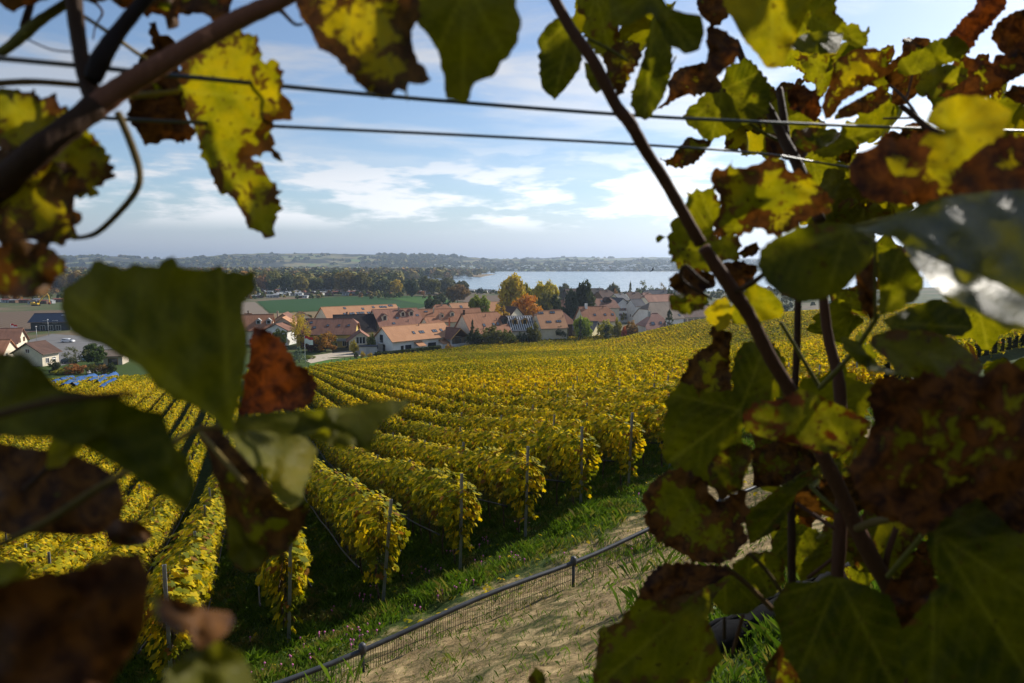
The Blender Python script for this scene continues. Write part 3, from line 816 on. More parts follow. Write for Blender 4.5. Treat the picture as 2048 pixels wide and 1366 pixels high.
hB = House((600, 637.5), (712, 637), 238, 11, 38, 'roof_rust', 'wall_yellow', 'long farmhouse with rust streaked roof and yellow ground floor behind the autumn tree', hip=(0, .35), over=.9)
for x, f in ((-5.4, .30), (-9.5, .68), (-6.3, .66), (-3.9, .66)): hB.sky(x, f, 1.0, 1.1)
for x in (0.5, 4.3, 7.6): hB.sky(x, .52, .9, .9)
hB.panel(-8.6, .12, 3.0, 1.5); hB.rowwin('F', 5, .6, 1.3, 1.6, .85); hB.win('F', 7.6, 0, 1.4, 2.2, 'frame_dark'); chk(hB, 'B')
MB().box(2, 9.2, -hB.W / 2 - 1.3, -hB.W / 2, 2.35, 2.5).box(2, 9.2, -hB.W / 2 - 1.32, -hB.W / 2 - 1.26, 2.5, 3.3).build('balcony', MATS['concrete'], hB.e)
hB2 = House.gable_front((721, 663), 225, 9, 7.6, 36, R(-14), 'roof_rust', 'wall_cream', 'small gabled annex with tall white framed window and yellow base', over=.8)
for dx in (-1.0, 0, 1.0): hB2.win('L', dx, 2.5, .8, 2.1, 'frame_white')
hB2.win('L', -2.2, .5, 1.4, .8); hB2.win('L', 1.4, .1, .9, 1.9, 'frame_dark')
MB().box(-hB2.L / 2 - .06, -hB2.L / 2 + .3, -hB2.W / 2 - .04, hB2.W / 2 + .04, -1.1, 2.0).build('base_wall', MATS['wall_yellow'], hB2.e); chk(hB2, 'B2')
hC = House((668, 630), (748, 628.5), 252, 13, 40, 'roof_black', 'wall_cream', 'big barn with steep black roof between two tiled houses', over=.6)
hC.rowwin('F', 5, 1.0, 1.0, 1.4, .9); chk(hC, 'C')
hD = House((643, 614.5), (790, 608.5), 285, 13, 34, 'roof_salmon', 'wall_cream', 'long hall with fresh salmon roof full of skylights beside the green field', over=.6)
for x, f, p in ((-12, .18, 0), (-14.5, .68, 0), (-10, .68, 0), (-8, .66, 0), (-4.6, .66, 0), (-1.6, .66, 1), (4, .68, 1), (7.6, .68, 1), (13, .68, 1), (1, .3, 0), (9.5, .2, 0), (16, .2, 1), (19, .22, 0), (23.5, .12, 1)): hD.sky(x * .62, f, 1.0, 1.3, pair=bool(p))
hD.chim(-14 * .62, .9, top=1.8, mat='frame_dark'); chk(hD, 'D')
hE = House((746, 619.5), (832, 616), 256, 14, 42, 'roof_rust', 'wall_cream', 'tall house with three dormers in its rust red roof', hip=(0, 0), over=.6)
for x, f in ((-6.2, .62), (1.8, .46), (5.4, .44)): hE.dormer(x, f, 1.9, 1.7)
for x, f in ((-3.2, .80), (-.9, .52), (8.0, .42)): hE.sky(x, f, 1.2, .9)
hE.pipe(3, .74); hE.rowwin('F', 6, 1.2, 1.1, 1.5, .85); hE.chim(1.2, .1, top=1.2); chk(hE, 'E')
hF = House((826, 619), (958, 616), 280, 12, 38, 'roof_red', 'wall_cream', 'long red roof reaching behind the two chimney houses', over=.5)
hF.dormer(1.5, .62, 1.8, 1.4); hF.dormer(-3, .7, 1.6, 1.2); hF.chim(-6, .3); hF.sky(-9, .2, 1.4, .8); hF.sky(6, .5); chk(hF, 'F')
hG = House((849, 634), (893, 632), 243, 12, 38, 'roof_red', 'wall_cream', 'hipped red roof with two slender chimneys just behind the white house', hip=(.15, 1), over=.6)
hG.chim(1.4, .15, top=1.6, w=.7); hG.chim(3.6, .62, top=2.4, w=.45, mat='terracotta'); chk(hG, 'G')
hH = House((925, 627), (1001, 623.5), 238, 12.5, 45, 'roof_red', 'wall_cream', 'large farmhouse with bare red roof, half hipped end and pale plaster gable', hip=(0, .35), over=.6)
for x, f in ((-1.6, .66), (2.4, .64), (4.2, .63)): hH.sky(x, f, .9, 1.2)
hH.dormer(7.2, .66, 2.0, 2.0, 'frame_dark', 'roof_darkbrown'); hH.pipe(.6, .22); hH.pipe(-2.6, .85); hH.pipe(4.4, .45); hH.chim(-hH.L / 2 + .4, .05, top=1.4, mat='wood_dark')
for a, z in ((-1.5, 1.0), (1.5, 1.0), (0, 4.2)): hH.win('L', a, z, .9, 1.4)
hH.rowwin('F', 5, 1.0, 1.1, 1.5); chk(hH, 'H')
hI = House((868, 609.5), (906, 608.5), 318, 11, 38, 'roof_red', 'wall_cream', 'hipped red roof with one skylight near the brown lakeside tree', hip=(.2, .8), over=.5); hI.sky(3.2, .55); hI.chim(-1, .1); chk(hI, 'I')
hI2 = House((900, 606.5), (1000, 603.5), 335, 11, 36, 'roof_salmon', 'wall_cream', 'pale salmon roof passing behind the round green tree', over=.5); hI2.sky(-9, .5, 1.2, 2.6); hI2.sky(12, .3); hI2.sky(1, .4); chk(hI2, 'I2')
# house being re-roofed: battens and two new dormers
hJ = House((1006, 632.5), (1062, 631.5), 248, 11.5, 38, 'batten', 'wall_cream', 'house under repair with bare striped battens and two new wooden dormers', over=.5)
for x in (-1.6, 2.0): hJ.dormer(x, .62, 1.9, 1.7, 'wood_gold', 'batten')
for x, f in ((-5.2, .55), (-2.9 - 1.2, .52), (4.2, .5), (6.6, .5)): hJ.sky(x, f, .9, 1.0)
for i in range(26):
    M = hJ.roofM(-hJ.L / 2 + (i + .5) * hJ.L / 26, .53); MB().box(-.11, .11, -hJ.W / 2 * .60, hJ.W / 2 * .60, .0, .12, M).build('batten', MATS['wood_dark'] if i % 2 else MATS['frame_white'], hJ.roof)
hJ.rowwin('F', 4, .8, 1.6, 2.2, .9, frame='frame_dark')
b = MB()
for k in range(9): b.tube([(-hJ.L / 2 + k * hJ.L / 8, -hJ.W / 2 - 1.3, -.5), (-hJ.L / 2 + k * hJ.L / 8, -hJ.W / 2 - 1.3, 4.6)], .04, 5)
for z in (1.6, 3.4): b.box(-hJ.L / 2, hJ.L / 2, -hJ.W / 2 - 1.5, -hJ.W / 2 - .9, z, z + .06)
b.build('scaffold', MATS['galvanised'], hJ.e); chk(hJ, 'J')
hK = House((1072, 622), (1122, 621), 248, 13, 40, 'roof_salmon', 'wall_cream', 'salmon roofed house with four paired skylights and brown hipped wing', hip=(.3, 0), over=.5)
for x, f in ((-3.3, .14), (1.2, .12), (-1.4, .68), (2.4, .66)): hK.sky(x, f, .9, 1.0, pair=True)
hK.pipe(4.6, .42); chk(hK, 'K')
hK2 = House((1104, 619.5), (1137, 619), 256, 10, 42, 'roof_rust', 'wood_dark', 'brown hipped cross wing beside the salmon roofed house', hip=(0, .8), over=.6); chk(hK2, 'K2')
hL = House.gable_front((1033, 614), 276, 9, 8, 36, R(-52), 'roof_darkbrown', 'wall_cream', 'small cream house with dark roof tucked under the orange tree', over=.6)
hL.win('L', .4, .9, .8, 1.5); hL.win('L', -2, 3.0, .7, .9); hL.rowwin('B', 2, 1.0, 1.0, 1.2); chk(hL, 'L')
hM = House((1140, 641), (1193, 643), 262, 10, 30, 'roof_slate', 'wall_paleyellow', 'low pale yellow house with dark slate roof behind a leafy round tree', over=.9)
hM.rowwin('F', 3, .8, 1.3, 1.1, .7, frame='wood_brown'); hM.win('R', 1.2, 1.0, 1.6, 1.2, 'wood_brown'); chk(hM, 'M')
hN = House((1160, 613.5), (1221, 612.5), 275, 12, 40, 'roof_red', 'wall_cream', 'broad cream house with hipped red roof and white chimney', hip=(0, .45), over=.7)
for x in (-1.6, 2.8, 6.0): hN.sky(x, .62, .9, 1.1)
hN.chim(-4.2, .1, top=1.6, w=.9, mat='wall_white'); hN.pipe(3, .12); hN.rowwin('F', 6, .8, 1.1, 1.5); hN.rowwin('F', 4, 4.2, 1.0, 1.2) if hN.he > 5.6 else None
hN.rowwin('L', 2, 4.5, 1.0, 1.3); chk(hN, 'N')
hO = House((1186, 597.5), (1226, 596.5), 330, 11, 36, 'roof_brown', 'wall_cream', 'brown roofed house with a wide flat dormer behind the tall dark trees', hip=(.2, .3), over=.5); hO.dormer(1, .5, 4.2, 1.0, 'wood_dark', 'roof_darkbrown'); hO.sky(-2, .3); hO.sky(3, .3); chk(hO, 'O')
hP = House.gable_front((1246, 596.5), 335, 10, 9.5, 36, R(-24), 'roof_slate', 'wall_white', 'white gabled house with red shutters and a pale garage door', over=.7)
for a, z in ((-1.8, 3.2), (1.8, 3.2), (-.9, 5.8), (.9, 5.8)): hP.win('L', a, z, .9, 1.2, shut='shutter_red')
MB().box(-hP.L / 2 - .06, -hP.L / 2, -1.2, 1.4, 0, 2.3).build('garage_door', MATS['frame_white'], hP.e); chk(hP, 'P')
hP2 = House((1262, 598.5), (1282, 598), 333, 8, 36, 'roof_slate', 'wall_white', 'low white side house with dark slate roof joining the red shuttered house', over=.5); hP2.rowwin('F', 2, 1, 1, 1.2, frame='wood_brown'); hP2.rowwin('L', 1, 3, .8, 1.2); chk(hP2, 'P2')
hQ = House((1287, 590), (1345, 588), 340, 13, 40, 'roof_rust', 'wall_cream', 'wide rust brown roof with a row of skylights beyond the grey barn', hip=(.2, 0), over=.5)
for x in (-6, -3, 0, 4): hQ.sky(x, .86, .9, 1.0)
chk(hQ, 'Q')
hR = House((1288, 605), (1345, 603.5), 290, 16, 38, 'roof_grey', 'wall_white', 'barn with faded grey brown roof and blank white gable', hip=(.45, .3), over=.5); hR.sky(6, .85); chk(hR, 'R')
hS = House((1284, 627), (1322, 626.5), 253, 11, 42, 'roof_pink', 'wall_white', 'white house with pinkish hipped roof half sunk behind the vines', hip=(.9, .35), over=.6)
hS.sky(-.9, .70, 1.4, 1.5); hS.sky(2.2, .66, .9, 1.2); hS.chim(-1.2, .12, top=1.3, w=.8, mat='concrete'); hS.rowwin('L', 3, 1.6, .9, 1.4, frame='frame_dark'); chk(hS, 'S')
hT = House((1338, 614), (1412, 611), 296, 11, 34, 'roof_darkbrown', 'wall_cream', 'cream house with brown red shutters partly behind the vine leaves', over=.9)
hT.rowwin('F', 5, .6, 1.1, 1.5, shut='shutter_red'); hT.rowwin('F', 5, 3.6, 1.1, 1.4, shut='shutter_red'); chk(hT, 'T')
# far quarter towards the lake
for rl, rr, D, W, ro, wa, hp, lb in (((1196, 581), (1222, 580.5), 430, 11, 'roof_darkbrown', 'wood_brown', .3, 'dark brown chalet roof below the lakeside poplars'),
        ((1228, 588), (1246, 587), 390, 9, 'roof_slate', 'wall_paleyellow', 0, 'pale yellow cottage with steep dark roof'),
        ((1252, 584.5), (1277, 584), 405, 10, 'roof_darkbrown', 'wall_white', .2, 'white house with spotted brown roof and broad front windows'),
        ((1283, 585.5), (1300, 585), 420, 10, 'roof_brown', 'wall_beige', .3, 'brown gabled house among the lakeside trees'),
        ((1288, 580.5), (1345, 580), 440, 12, 'roof_slate', 'wall_grey', .1, 'long dark shed roof in front of the lake shore'),
        ((1130, 577.5), (1180, 577), 480, 10, 'roof_darkbrown', 'wood_dark', .1, 'flat dark boathouse roofs close to the water'),
        ((1180, 577), (1205, 576.5), 470, 9, 'roof_black', 'wood_dark', .1, 'low black roof at the water edge'),
        ((1352, 582), (1380, 581.5), 420, 10, 'roof_slate', 'wall_beige', .1, 'beige house at the lake edge behind vine leaves'),
        ((1118, 600), (1134, 600), 330, 8, 'roof_brown', 'wood_brown', 0, 'narrow brown house with chimney between the tall trees')):
    hh = House(rl, rr, D, W, 36, ro, wa, lb, hip=(hp, hp), over=.5); hh.rowwin('F', 3, max(.6, hh.he - 1.9), 1.0, 1.1); hh.chim(hh.L * .2, .15); chk(hh, 'far')
# left of the centre
hV = House((480, 629.5), (545, 628.5), 247, 11, 42, 'roof_red', 'wall_cream', 'cream house with two box dormers in its red roof', over=.6)
for x in (1.1, 4.6):
    hV.dormer(x, .66, 1.7, 1.3, 'wall_grey', 'concrete')
hV.win('F', 4.4, 1.8, 1.6, 1.5, 'wood_brown'); hV.rowwin('F', 4, .6, 1.1, 1.4, .9); chk(hV, 'V')
hW = House.gable_front((566, 627.5), 258, 10, 11, 33, R(-8), 'roof_brown', 'wall_beige', 'gabled house with dark brown eaves and a tall chimney', over=1.1); hW.chim(-1, .5, side=1, top=2.4, w=.5); hW.win('L', 0, 5.5, 1.2, 1.2); chk(hW, 'W')
hW2 = House.gable_front((565, 635), 246, 7, 8, 33, R(-8), 'roof_salmon', 'wall_beige', 'smaller beige gable with one dark attic window', over=.6); hW2.win('L', 0, 4.2, 1.2, 1.0); hW2.rowwin('L', 2, .8, 1.1, 1.3); chk(hW2, 'W2')
hX = House((552, 648), (600, 639), 240, 8, 26, 'roof_brown', 'wall_white', 'open white carport with brown lean roof behind the birch', over=.6); hX.win('F', -1.5, 0, 2.2, 2.2, 'frame_white', door=True); hX.win('F', 1.6, 0, 2.2, 2.2, 'frame_white', door=True); chk(hX, 'X')
hY = House.gable_front((609, 626), 268, 9, 7.5, 36, R(-30), 'roof_salmon', 'wall_cream', 'small salmon gable peeping over the birch', over=.5); chk(hY, 'Y')
hZ = House((488, 627), (505, 627), 275, 8, 45, 'roof_salmon', 'wall_cream', 'pyramid roofed turret house with dark finial', hip=(1, 1), over=.5); hZ.chim(0, 0, top=1.0, mat='wood_dark', w=.35); chk(hZ, 'Z')
# left edge group by the road
h1b = House((-95, 660), (42, 656), 214, 12, 33, 'roof_brown', 'wall_cream', 'long brown roofed wing reaching out of view at the street', over=.8); h1b.rowwin('R', 2, 3.6, 1.0, 1.3, frame='wood_brown', shut='wood_brown'); h1b.rowwin('F', 6, 2.4, 1.1, 1.3); chk(h1b, 'l1b')
h2 = House((-60, 681), (18, 679), 190, 11, 34, 'roof_red', 'wall_cream', 'red tiled house front with white corner walls next to the brown roofs', over=.6); h2.rowwin('R', 2, 2.5, .8, 1.3); h2.rowwin('F', 4, 2, 1, 1.3); chk(h2, 'l2')
h3 = House((54, 686), (88, 681.5), 191, 9, 30, 'roof_darkbrown', 'wall_cream', 'cream house with dull brown gable roof and small annex by the parking place', over=.8)
h3.win('L', 0, 3.8, 1.2, 1.0); h3.rowwin('R', 2, 3.2, .8, 1.2, frame='wood_brown'); h3.rowwin('R', 2, .6, .8, 1.2, frame='wood_brown'); h3.rowwin('F', 2, 1, 1, 1.2); chk(h3, 'l3')
hDk = House((73, 627), (150, 626), 300, 12, 26, 'solar_panel', 'facade_dark', 'dark fronted modern house with black solar roof at the ploughed field', over=1.0)
hDk.rowwin('F', 3, .2, 1.8, 2.1, .6, frame='frame_white'); hDk.rowwin('F', 2, 3.4, 1.8, 1.0, .5, frame='frame_white'); hDk.sky(3.5, .3, 1.2, 1.2); chk(hDk, 'dk')
hCp = House((213, 700), (250, 699), 196, 6, 22, 'roof_grey', 'wall_beige', 'little open shelter with timber posts behind the garden shrubs', over=.6); hCp.win('F', 0, 0, 2.4, 1.9, 'wood_gold', door=True); chk(hCp, 'cp')
def flatshed():
    p = at(737, 703, 219); g = Hs(p.x, p.y); e = empty('garden_shed', (p.x, p.y, g), R(8)); tag(e, 'flat roofed grey shed beside the white house', 'shed')
    MB().box(-2.7, 2.7, -1.6, 1.6, -.5, 2.3).build('wall', MATS['wall_grey'], e); MB().box(-2.95, 2.95, -1.85, 1.85, 2.3, 2.55).build('roof', MATS['roof_slate'], e)
    MB().box(-.6, .5, -1.66, -1.6, 0, 2.0).build('door', MATS['concrete'], e)
flatshed()

# ------------------------------------------------------------------ cars
def mat_paint(n, c):
    t = NT(n); return t.end(t.bsdf(c, .25, .6))
for n, c in dict(paint_white=(.72, .72, .73), paint_silver=(.38, .41, .45), paint_dark=(.03, .04, .06), paint_blue=(.25, .33, .42)).items(): mat_paint(n, c)
plain('tyre', (.018, .018, .018), .9, .2); plain('rim', (.4, .4, .42), .35, .5, .7); plain('lamp_red', (.35, .02, .02), .3, .5); plain('lamp_clear', (.7, .7, .68), .15, .6)
def car(u, v, yaw, paint, label, van=False, z=None):
    p = to_ground(u, v) if z is None else at_z(u, v, z)
    e = empty('parked_car', (p.x, p.y, Hs(p.x, p.y)), yaw); tag(e, label, 'car', 'cars parked in the village')
    L, W = 2.15, .86; top = 1.72 if van else 1.5
    side = [(-L, .32), (-L + .05, .75), (-L + .12, 1.0), (-L + .3, top - .1), (-L + .75, top), (.35, top), (.75 if not van else 1.0, top - .12), (1.25 if not van else 1.45, .98), (2.0, .84), (L, .62), (L, .32)]
    def ring(yy, ins): return [(x, yy * (1 - (.16 if zz > 1.02 else 0)), zz) for x, zz in side]
    b = MB(); n = len(side); i = 0; b.v += ring(-W, 0) + ring(W, 0)
    b.f += [tuple(range(n - 1, -1, -1)), tuple(range(n, 2 * n))] + [(k, (k + 1) % n, n + (k + 1) % n, n + k) for k in range(n)]
    bo = b.build('body', MATS[paint], e)
    for sg in (-1, 1):
        y = sg * W * .86
        MB().prism([(-L + .42, sg * W * .93, 1.04), (1.1, sg * W * .93, 1.04), (.55, y - sg * .0, top - .14), (-L + .6, y, top - .14)], (0, sg * .02, 0)).build('side_window', MATS['window_glass'], bo)
        for x in (-1.35, 1.35):
            w = MB(); pr = [(.0, -.1), (.31, -.1), (.33, -.06), (.33, .06), (.31, .1), (0, .1)]
            me = MB().lathe([(.2, -.1), (.31, -.1), (.33, -.05), (.33, .05), (.31, .1), (.2, .1)], 16)
            wh = me.build('wheel', MATS['tyre'], e, True); wh.location = (x, sg * (W - .07), .32); wh.rotation_euler = (R(90), 0, 0)
            rm = MB().lathe([(.05, -.11), (.2, -.105), (.21, 0), (.2, .105), (.05, .11)], 12).build('rim', MATS['rim'], wh, True)
        MB().box(L - .12, L + .01, sg * .62 - .14, sg * .62 + .14, .64, .78).build('headlight', MATS['lamp_clear'], bo)
        MB().box(-L - .01, -L + .1, sg * .68 - .1, sg * .68 + .1, .78, .98).build('tail_light', MATS['lamp_red'], bo)
    MB().prism([(1.02, -W * .78, top - .16), (1.02, W * .78, top - .16), (1.42, W * .9, 1.0), (1.42, -W * .9, 1.0)], (.03, 0, .03)).build('windscreen', MATS['window_glass'], bo)
    MB().prism([(-L + .1, -W * .8, 1.06), (-L + .1, W * .8, 1.06), (-L + .3, W * .75, top - .16), (-L + .3, -W * .75, top - .16)], (-.03, 0, .02)).build('rear_window', MATS['window_glass'], bo)
    return e
car(1100, 676, R(8), 'paint_silver', 'silver people carrier parked at the top edge of the vines', True)
car(1213, 666, R(200), 'paint_silver', 'silver hatchback in front of the pale yellow house')
car(1030, 683, R(15), 'paint_white', 'white car with only its roof showing over the vines by the shrubs')
car(950, 683, R(190), 'paint_dark', 'dark blue car half hidden by garden shrubs next to the terrace')
car(136, 685, R(4), 'paint_white', 'white estate car standing on the street in front of the dark house')
car(177, 722, R(20), 'paint_blue', 'pale blue car parked under the dark street tree')
car(140, 727, R(20), 'paint_dark', 'dark car parked beside the bare looking street shrub')

# ------------------------------------------------------------------ street furniture, flags, excavator
plain('flag_cloth', (.78, .76, .74), .8, .2); plain('flag_red', (.55, .05, .05), .8, .2); plain('pole_white', (.7, .7, .7), .4, .4)
def flagpole(u, v, h, label, red_top=True, w=2.2, fh=2.2):
    p = to_ground(u, v); e = empty('flagpole', p); tag(e, label, 'flag')
    MB().tube([(0, 0, -.3), (0, 0, h)], [.06, .04], 8).build('pole', MATS['pole_white'], e, True)
    n = 9
    def cloth(z0, z1):
        V = []; F = []
        for j in range(2):
            for i in range(n): V.append((.05 + i / (n - 1) * w, .22 * math.sin(i * .9), (z1 if j else z0) - .5 * (i / (n - 1)) ** 2 + .1 * math.sin(i)))
        for i in range(n - 1): F.append((i, i + 1, n + i + 1, n + i))
        b = MB(); b.v = V + [(x, y + .02, z) for x, y, z in V]; b.f = F + [tuple(2 * n + q for q in f[::-1]) for f in F]; return b
    f = cloth(h - fh, h - .1 - fh * .35).build('flag', MATS['flag_cloth'], e)
    cloth(h - fh * .35, h - .05).build('flag_stripe', MATS['flag_red'], f)
flagpole(611, 731, 8.2, 'white flagpole with drooping red and white flag beside the blue spruce')
flagpole(26, 700, 8.8, 'red and white banner on a pole above the brown street roofs', w=1.9, fh=1.6)
def lamp(u, v, h, label):
    p = to_ground(u, v); e = empty('street_lamp', p); tag(e, label, 'street lamp')
    MB().tube([(0, 0, -.3), (0, 0, h)], [.08, .05], 8).build('pole', MATS['galvanised'], e, True)
    MB().lathe([(.05, -.02), (.28, .02), (.3, .10), (.12, .24), (.02, .26)], 12, (0, 0, h)).build('lamp_head', MATS['frame_white'], e, True)
lamp(75, 690, 6.5, 'slim street lamp in front of the ploughed field'); lamp(98, 672, 6.5, 'slim street lamp in front of the dark solar house'); lamp(1192, 667, 5.5, 'street lamp post among the garden trees above the vines')
plain('machine_yellow', (.62, .38, .02), .5, .4); 
def excavator():
    p = at_z(72, 608, -29.6); e = empty('excavator', (p.x, p.y, Hs(p.x, p.y)), R(6)); tag(e, 'yellow excavator with raised boom standing by the trailer park', 'excavator')
    MB().box(-2.4, 2.4, -1.5, -.9, 0, 1.0).build('track', MATS['tyre'], e); MB().box(-2.4, 2.4, .9, 1.5, 0, 1.0).build('track', MATS['tyre'], e)
    MB().box(-3.2, 1.8, -1.4, 1.4, 1.0, 2.2).box(-3.2, -1.0, -1.4, 1.4, 2.2, 2.7).build('body', MATS['machine_yellow'], e)
    MB().box(.2, 1.8, -1.4, -.2, 2.2, 3.5).build('cab', MATS['window_glass'], e)
    MB().tube([(1.6, .4, 2.0), (4.6, .4, 5.8), (8.2, .4, 9.0)], [.45, .5, .35], 4).build('boom', MATS['machine_yellow'], e)
    MB().tube([(8.2, .4, 9.0), (9.2, .4, 7.0), (9.4, .4, 2.4)], [.38, .34, .28], 4).build('arm', MATS['machine_yellow'], e)
    MB().prism([(9.0, -.2, 2.5), (9.9, -.2, 2.5), (10.0, -.2, 1.2), (9.2, -.2, .8), (8.4, -.2, 1.4)], (0, 1.2, 0)).build('bucket', MATS['shutter_red'], e)
excavator()

# ------------------------------------------------------------------ yards, lawn, road, fields
def sheet(name, pix, mat, label, dz=.08, z=None, cat=None):
    b = MB(); P = []
    for u, v in pix:
        p = to_ground(u, v) if z is None else at_z(u, v, z); P.append(p)
    # fan into a fine strip so that it follows the ground
    n = len(P); c = sum(P, Vector()) / n; k = 14; V = []; F = []
    for i in range(n):
        for m in range(6):
            q = P[i].lerp(P[(i + 1) % n], m / 6)
            for j in range(k + 1):
                w = c.lerp(q, j / k); V.append((w.x, w.y, Hs(w.x, w.y) + dz))
    N_ = n * 6
    for i in range(N_):
        for j in range(k):
            a = i * (k + 1) + j; d = ((i + 1) % N_) * (k + 1) + j; F.append((a, a + 1, d + 1, d))
    b.v, b.f = V, F; o = b.build(name, mat, None, True); tag(o, label, cat or name.replace('_', ' '), kind='structure'); return o
plain('gravel', (.46, .39, .30), .95, .15, 0, .15, 1.2); plain('asphalt', (.16, .155, .15), .9, .2, 0, .15, .3)
def mat_field(n, c1, c2, rot=0., sc=.5):
    t = NT(n); P = t.pos(); m = t.n('ShaderNodeMapping'); m.inputs['Rotation'].default_value = (0, 0, rot); t.L(P, m.inputs[0])
    w = t.n('ShaderNodeTexWave'); w.inputs['Scale'].default_value = sc; w.inputs['Distortion'].default_value = .6; t.L(m.outputs[0], w.inputs['Vector'])
    f = t.math('ADD', t.math('MULTIPLY', w.outputs[1], .5), t.math('MULTIPLY', t.noise(P, .08, 5, .6), .5))
    return t.end(t.bsdf(t.mix(f, c1, c2), .95, .1))
mat_field('crop_green', (.016, .05, .012), (.030, .085, .020), R(20), .12); mat_field('crop_bright', (.035, .09, .018), (.055, .13, .022), R(20), .1)
mat_field('ploughed', (.10, .07, .045), (.16, .115, .08), R(-25), .1); mat_field('stubble', (.16, .12, .06), (.22, .16, .085), R(50), .1); mat_field('lawn_green', (.055, .12, .016), (.085, .17, .025), 0, .3)
mat_field('bare_field', (.17, .135, .10), (.21, .17, .13), R(10), .05)
sheet('gravel_drive', [(612, 722), (622, 712), (700, 701), (760, 698), (752, 706), (722, 712), (660, 719), (622, 727)], MATS['gravel'], 'pale gravel drive curving to the farmhouse', .06)
sheet('lawn', [(618, 748), (618, 728), (665, 719), (722, 713), (745, 716), (735, 724), (700, 736), (660, 742)], MATS['lawn_green'], 'mown lawn between drive and vines', .10)
sheet('street', [(60, 720), (45, 700), (60, 680), (105, 668), (160, 672), (220, 690), (235, 715), (170, 720), (110, 735)], MATS['asphalt'], 'asphalt street and parking place', .07)
sheet('crop_field', [(515, 603), (540, 601), (700, 593.5), (745, 593), (858, 611), (835, 618), (640, 622), (540, 626)], MATS['crop_green'], 'dark green field of rowed vegetables', .20, cat='field')
sheet('meadow_field', [(752, 593), (800, 592), (862, 592.5), (895, 600), (905, 608), (860, 611.5), (800, 601)], MATS['crop_bright'], 'bright green meadow strip next to the rowed field', .22, cat='field')
sheet('bare_strip', [(470, 607), (510, 604), (538, 628), (480, 632), (440, 628)], MATS['bare_field'], 'bare grey field strip at the edge of the vegetables', .18, cat='field')
sheet('stubble_field', [(538, 628), (640, 623), (700, 622), (720, 634), (620, 645), (530, 640)], MATS['stubble'], 'tan stubble strip behind the farm roofs', .16, cat='field')
sheet('ploughed_field', [(-80, 628), (60, 622), (160, 620), (200, 634), (180, 650), (40, 668), (-90, 668)], MATS['ploughed'], 'dark ploughed field behind the street', .16, cat='field')
sheet('brown_field', [(925, 592.5), (1010, 591), (1040, 600), (1030, 606), (940, 606), (900, 600)], MATS['ploughed'], 'brown bare field before the lakeside huts', .2, cat='field')
sheet('garden_patch', [(1238, 632), (1262, 630), (1264, 642), (1242, 643)], MATS['lawn_green'], 'small green garden between the cream houses', .1)
sheet('paved_terrace', [(172, 741), (205, 735), (205, 742), (176, 748)], MATS['concrete'], 'small pale paved terrace above the netted vines', .1)
# ------------------------------------------------------------------ trees
def mat_crown():
    t = NT('tree_foliage'); c = t.info('Color'); r = t.attr('tint'); n = t.noise(t.obj(), .55, 4, .6)
    k = t.math('ADD', t.math('MULTIPLY', r, .6), t.math('MULTIPLY', n, .5))
    cc = t.mix(t.rng(k, .25, .8, smooth=False), t.mix(1., c, (.50, .55, .55), 'MULTIPLY'), t.mix(1., c, (1.45, 1.35, 1.1), 'MULTIPLY'))
    return t.end(t.leafy(cc, t.mix(1., cc, (1.2, 1.15, .5), 'MULTIPLY'), .42, .6, .1))
mat_crown()
def mat_forest():
    t = NT('forest_foliage'); r = t.attr('tint'); s_ = t.attr('kind_mix'); x = t.n('ShaderNodeValToRGB'); t.L(s_, x.inputs[0])
    el = x.color_ramp.elements; el[0].position = 0; el[0].color = (.06, .08, .024, 1); el[1].position = 1; el[1].color = (.42, .19, .03, 1)
    for p, c in ((.25, (.10, .12, .034)), (.45, (.18, .165, .045)), (.6, (.25, .20, .05)), (.78, (.22, .14, .055)), (.9, (.30, .15, .04))):
        e = el.new(p); e.color = (*c, 1)
    cc = t.mix(r, t.mix(1., x.outputs[0], (.55, .58, .6), 'MULTIPLY'), t.mix(1., x.outputs[0], (1.4, 1.35, 1.2), 'MULTIPLY'))
    return t.end(t.bsdf(cc, .9, .15))
mat_forest()
plain('tree_bark', (.10, .075, .055), .95, .15, 0, .3, 2)
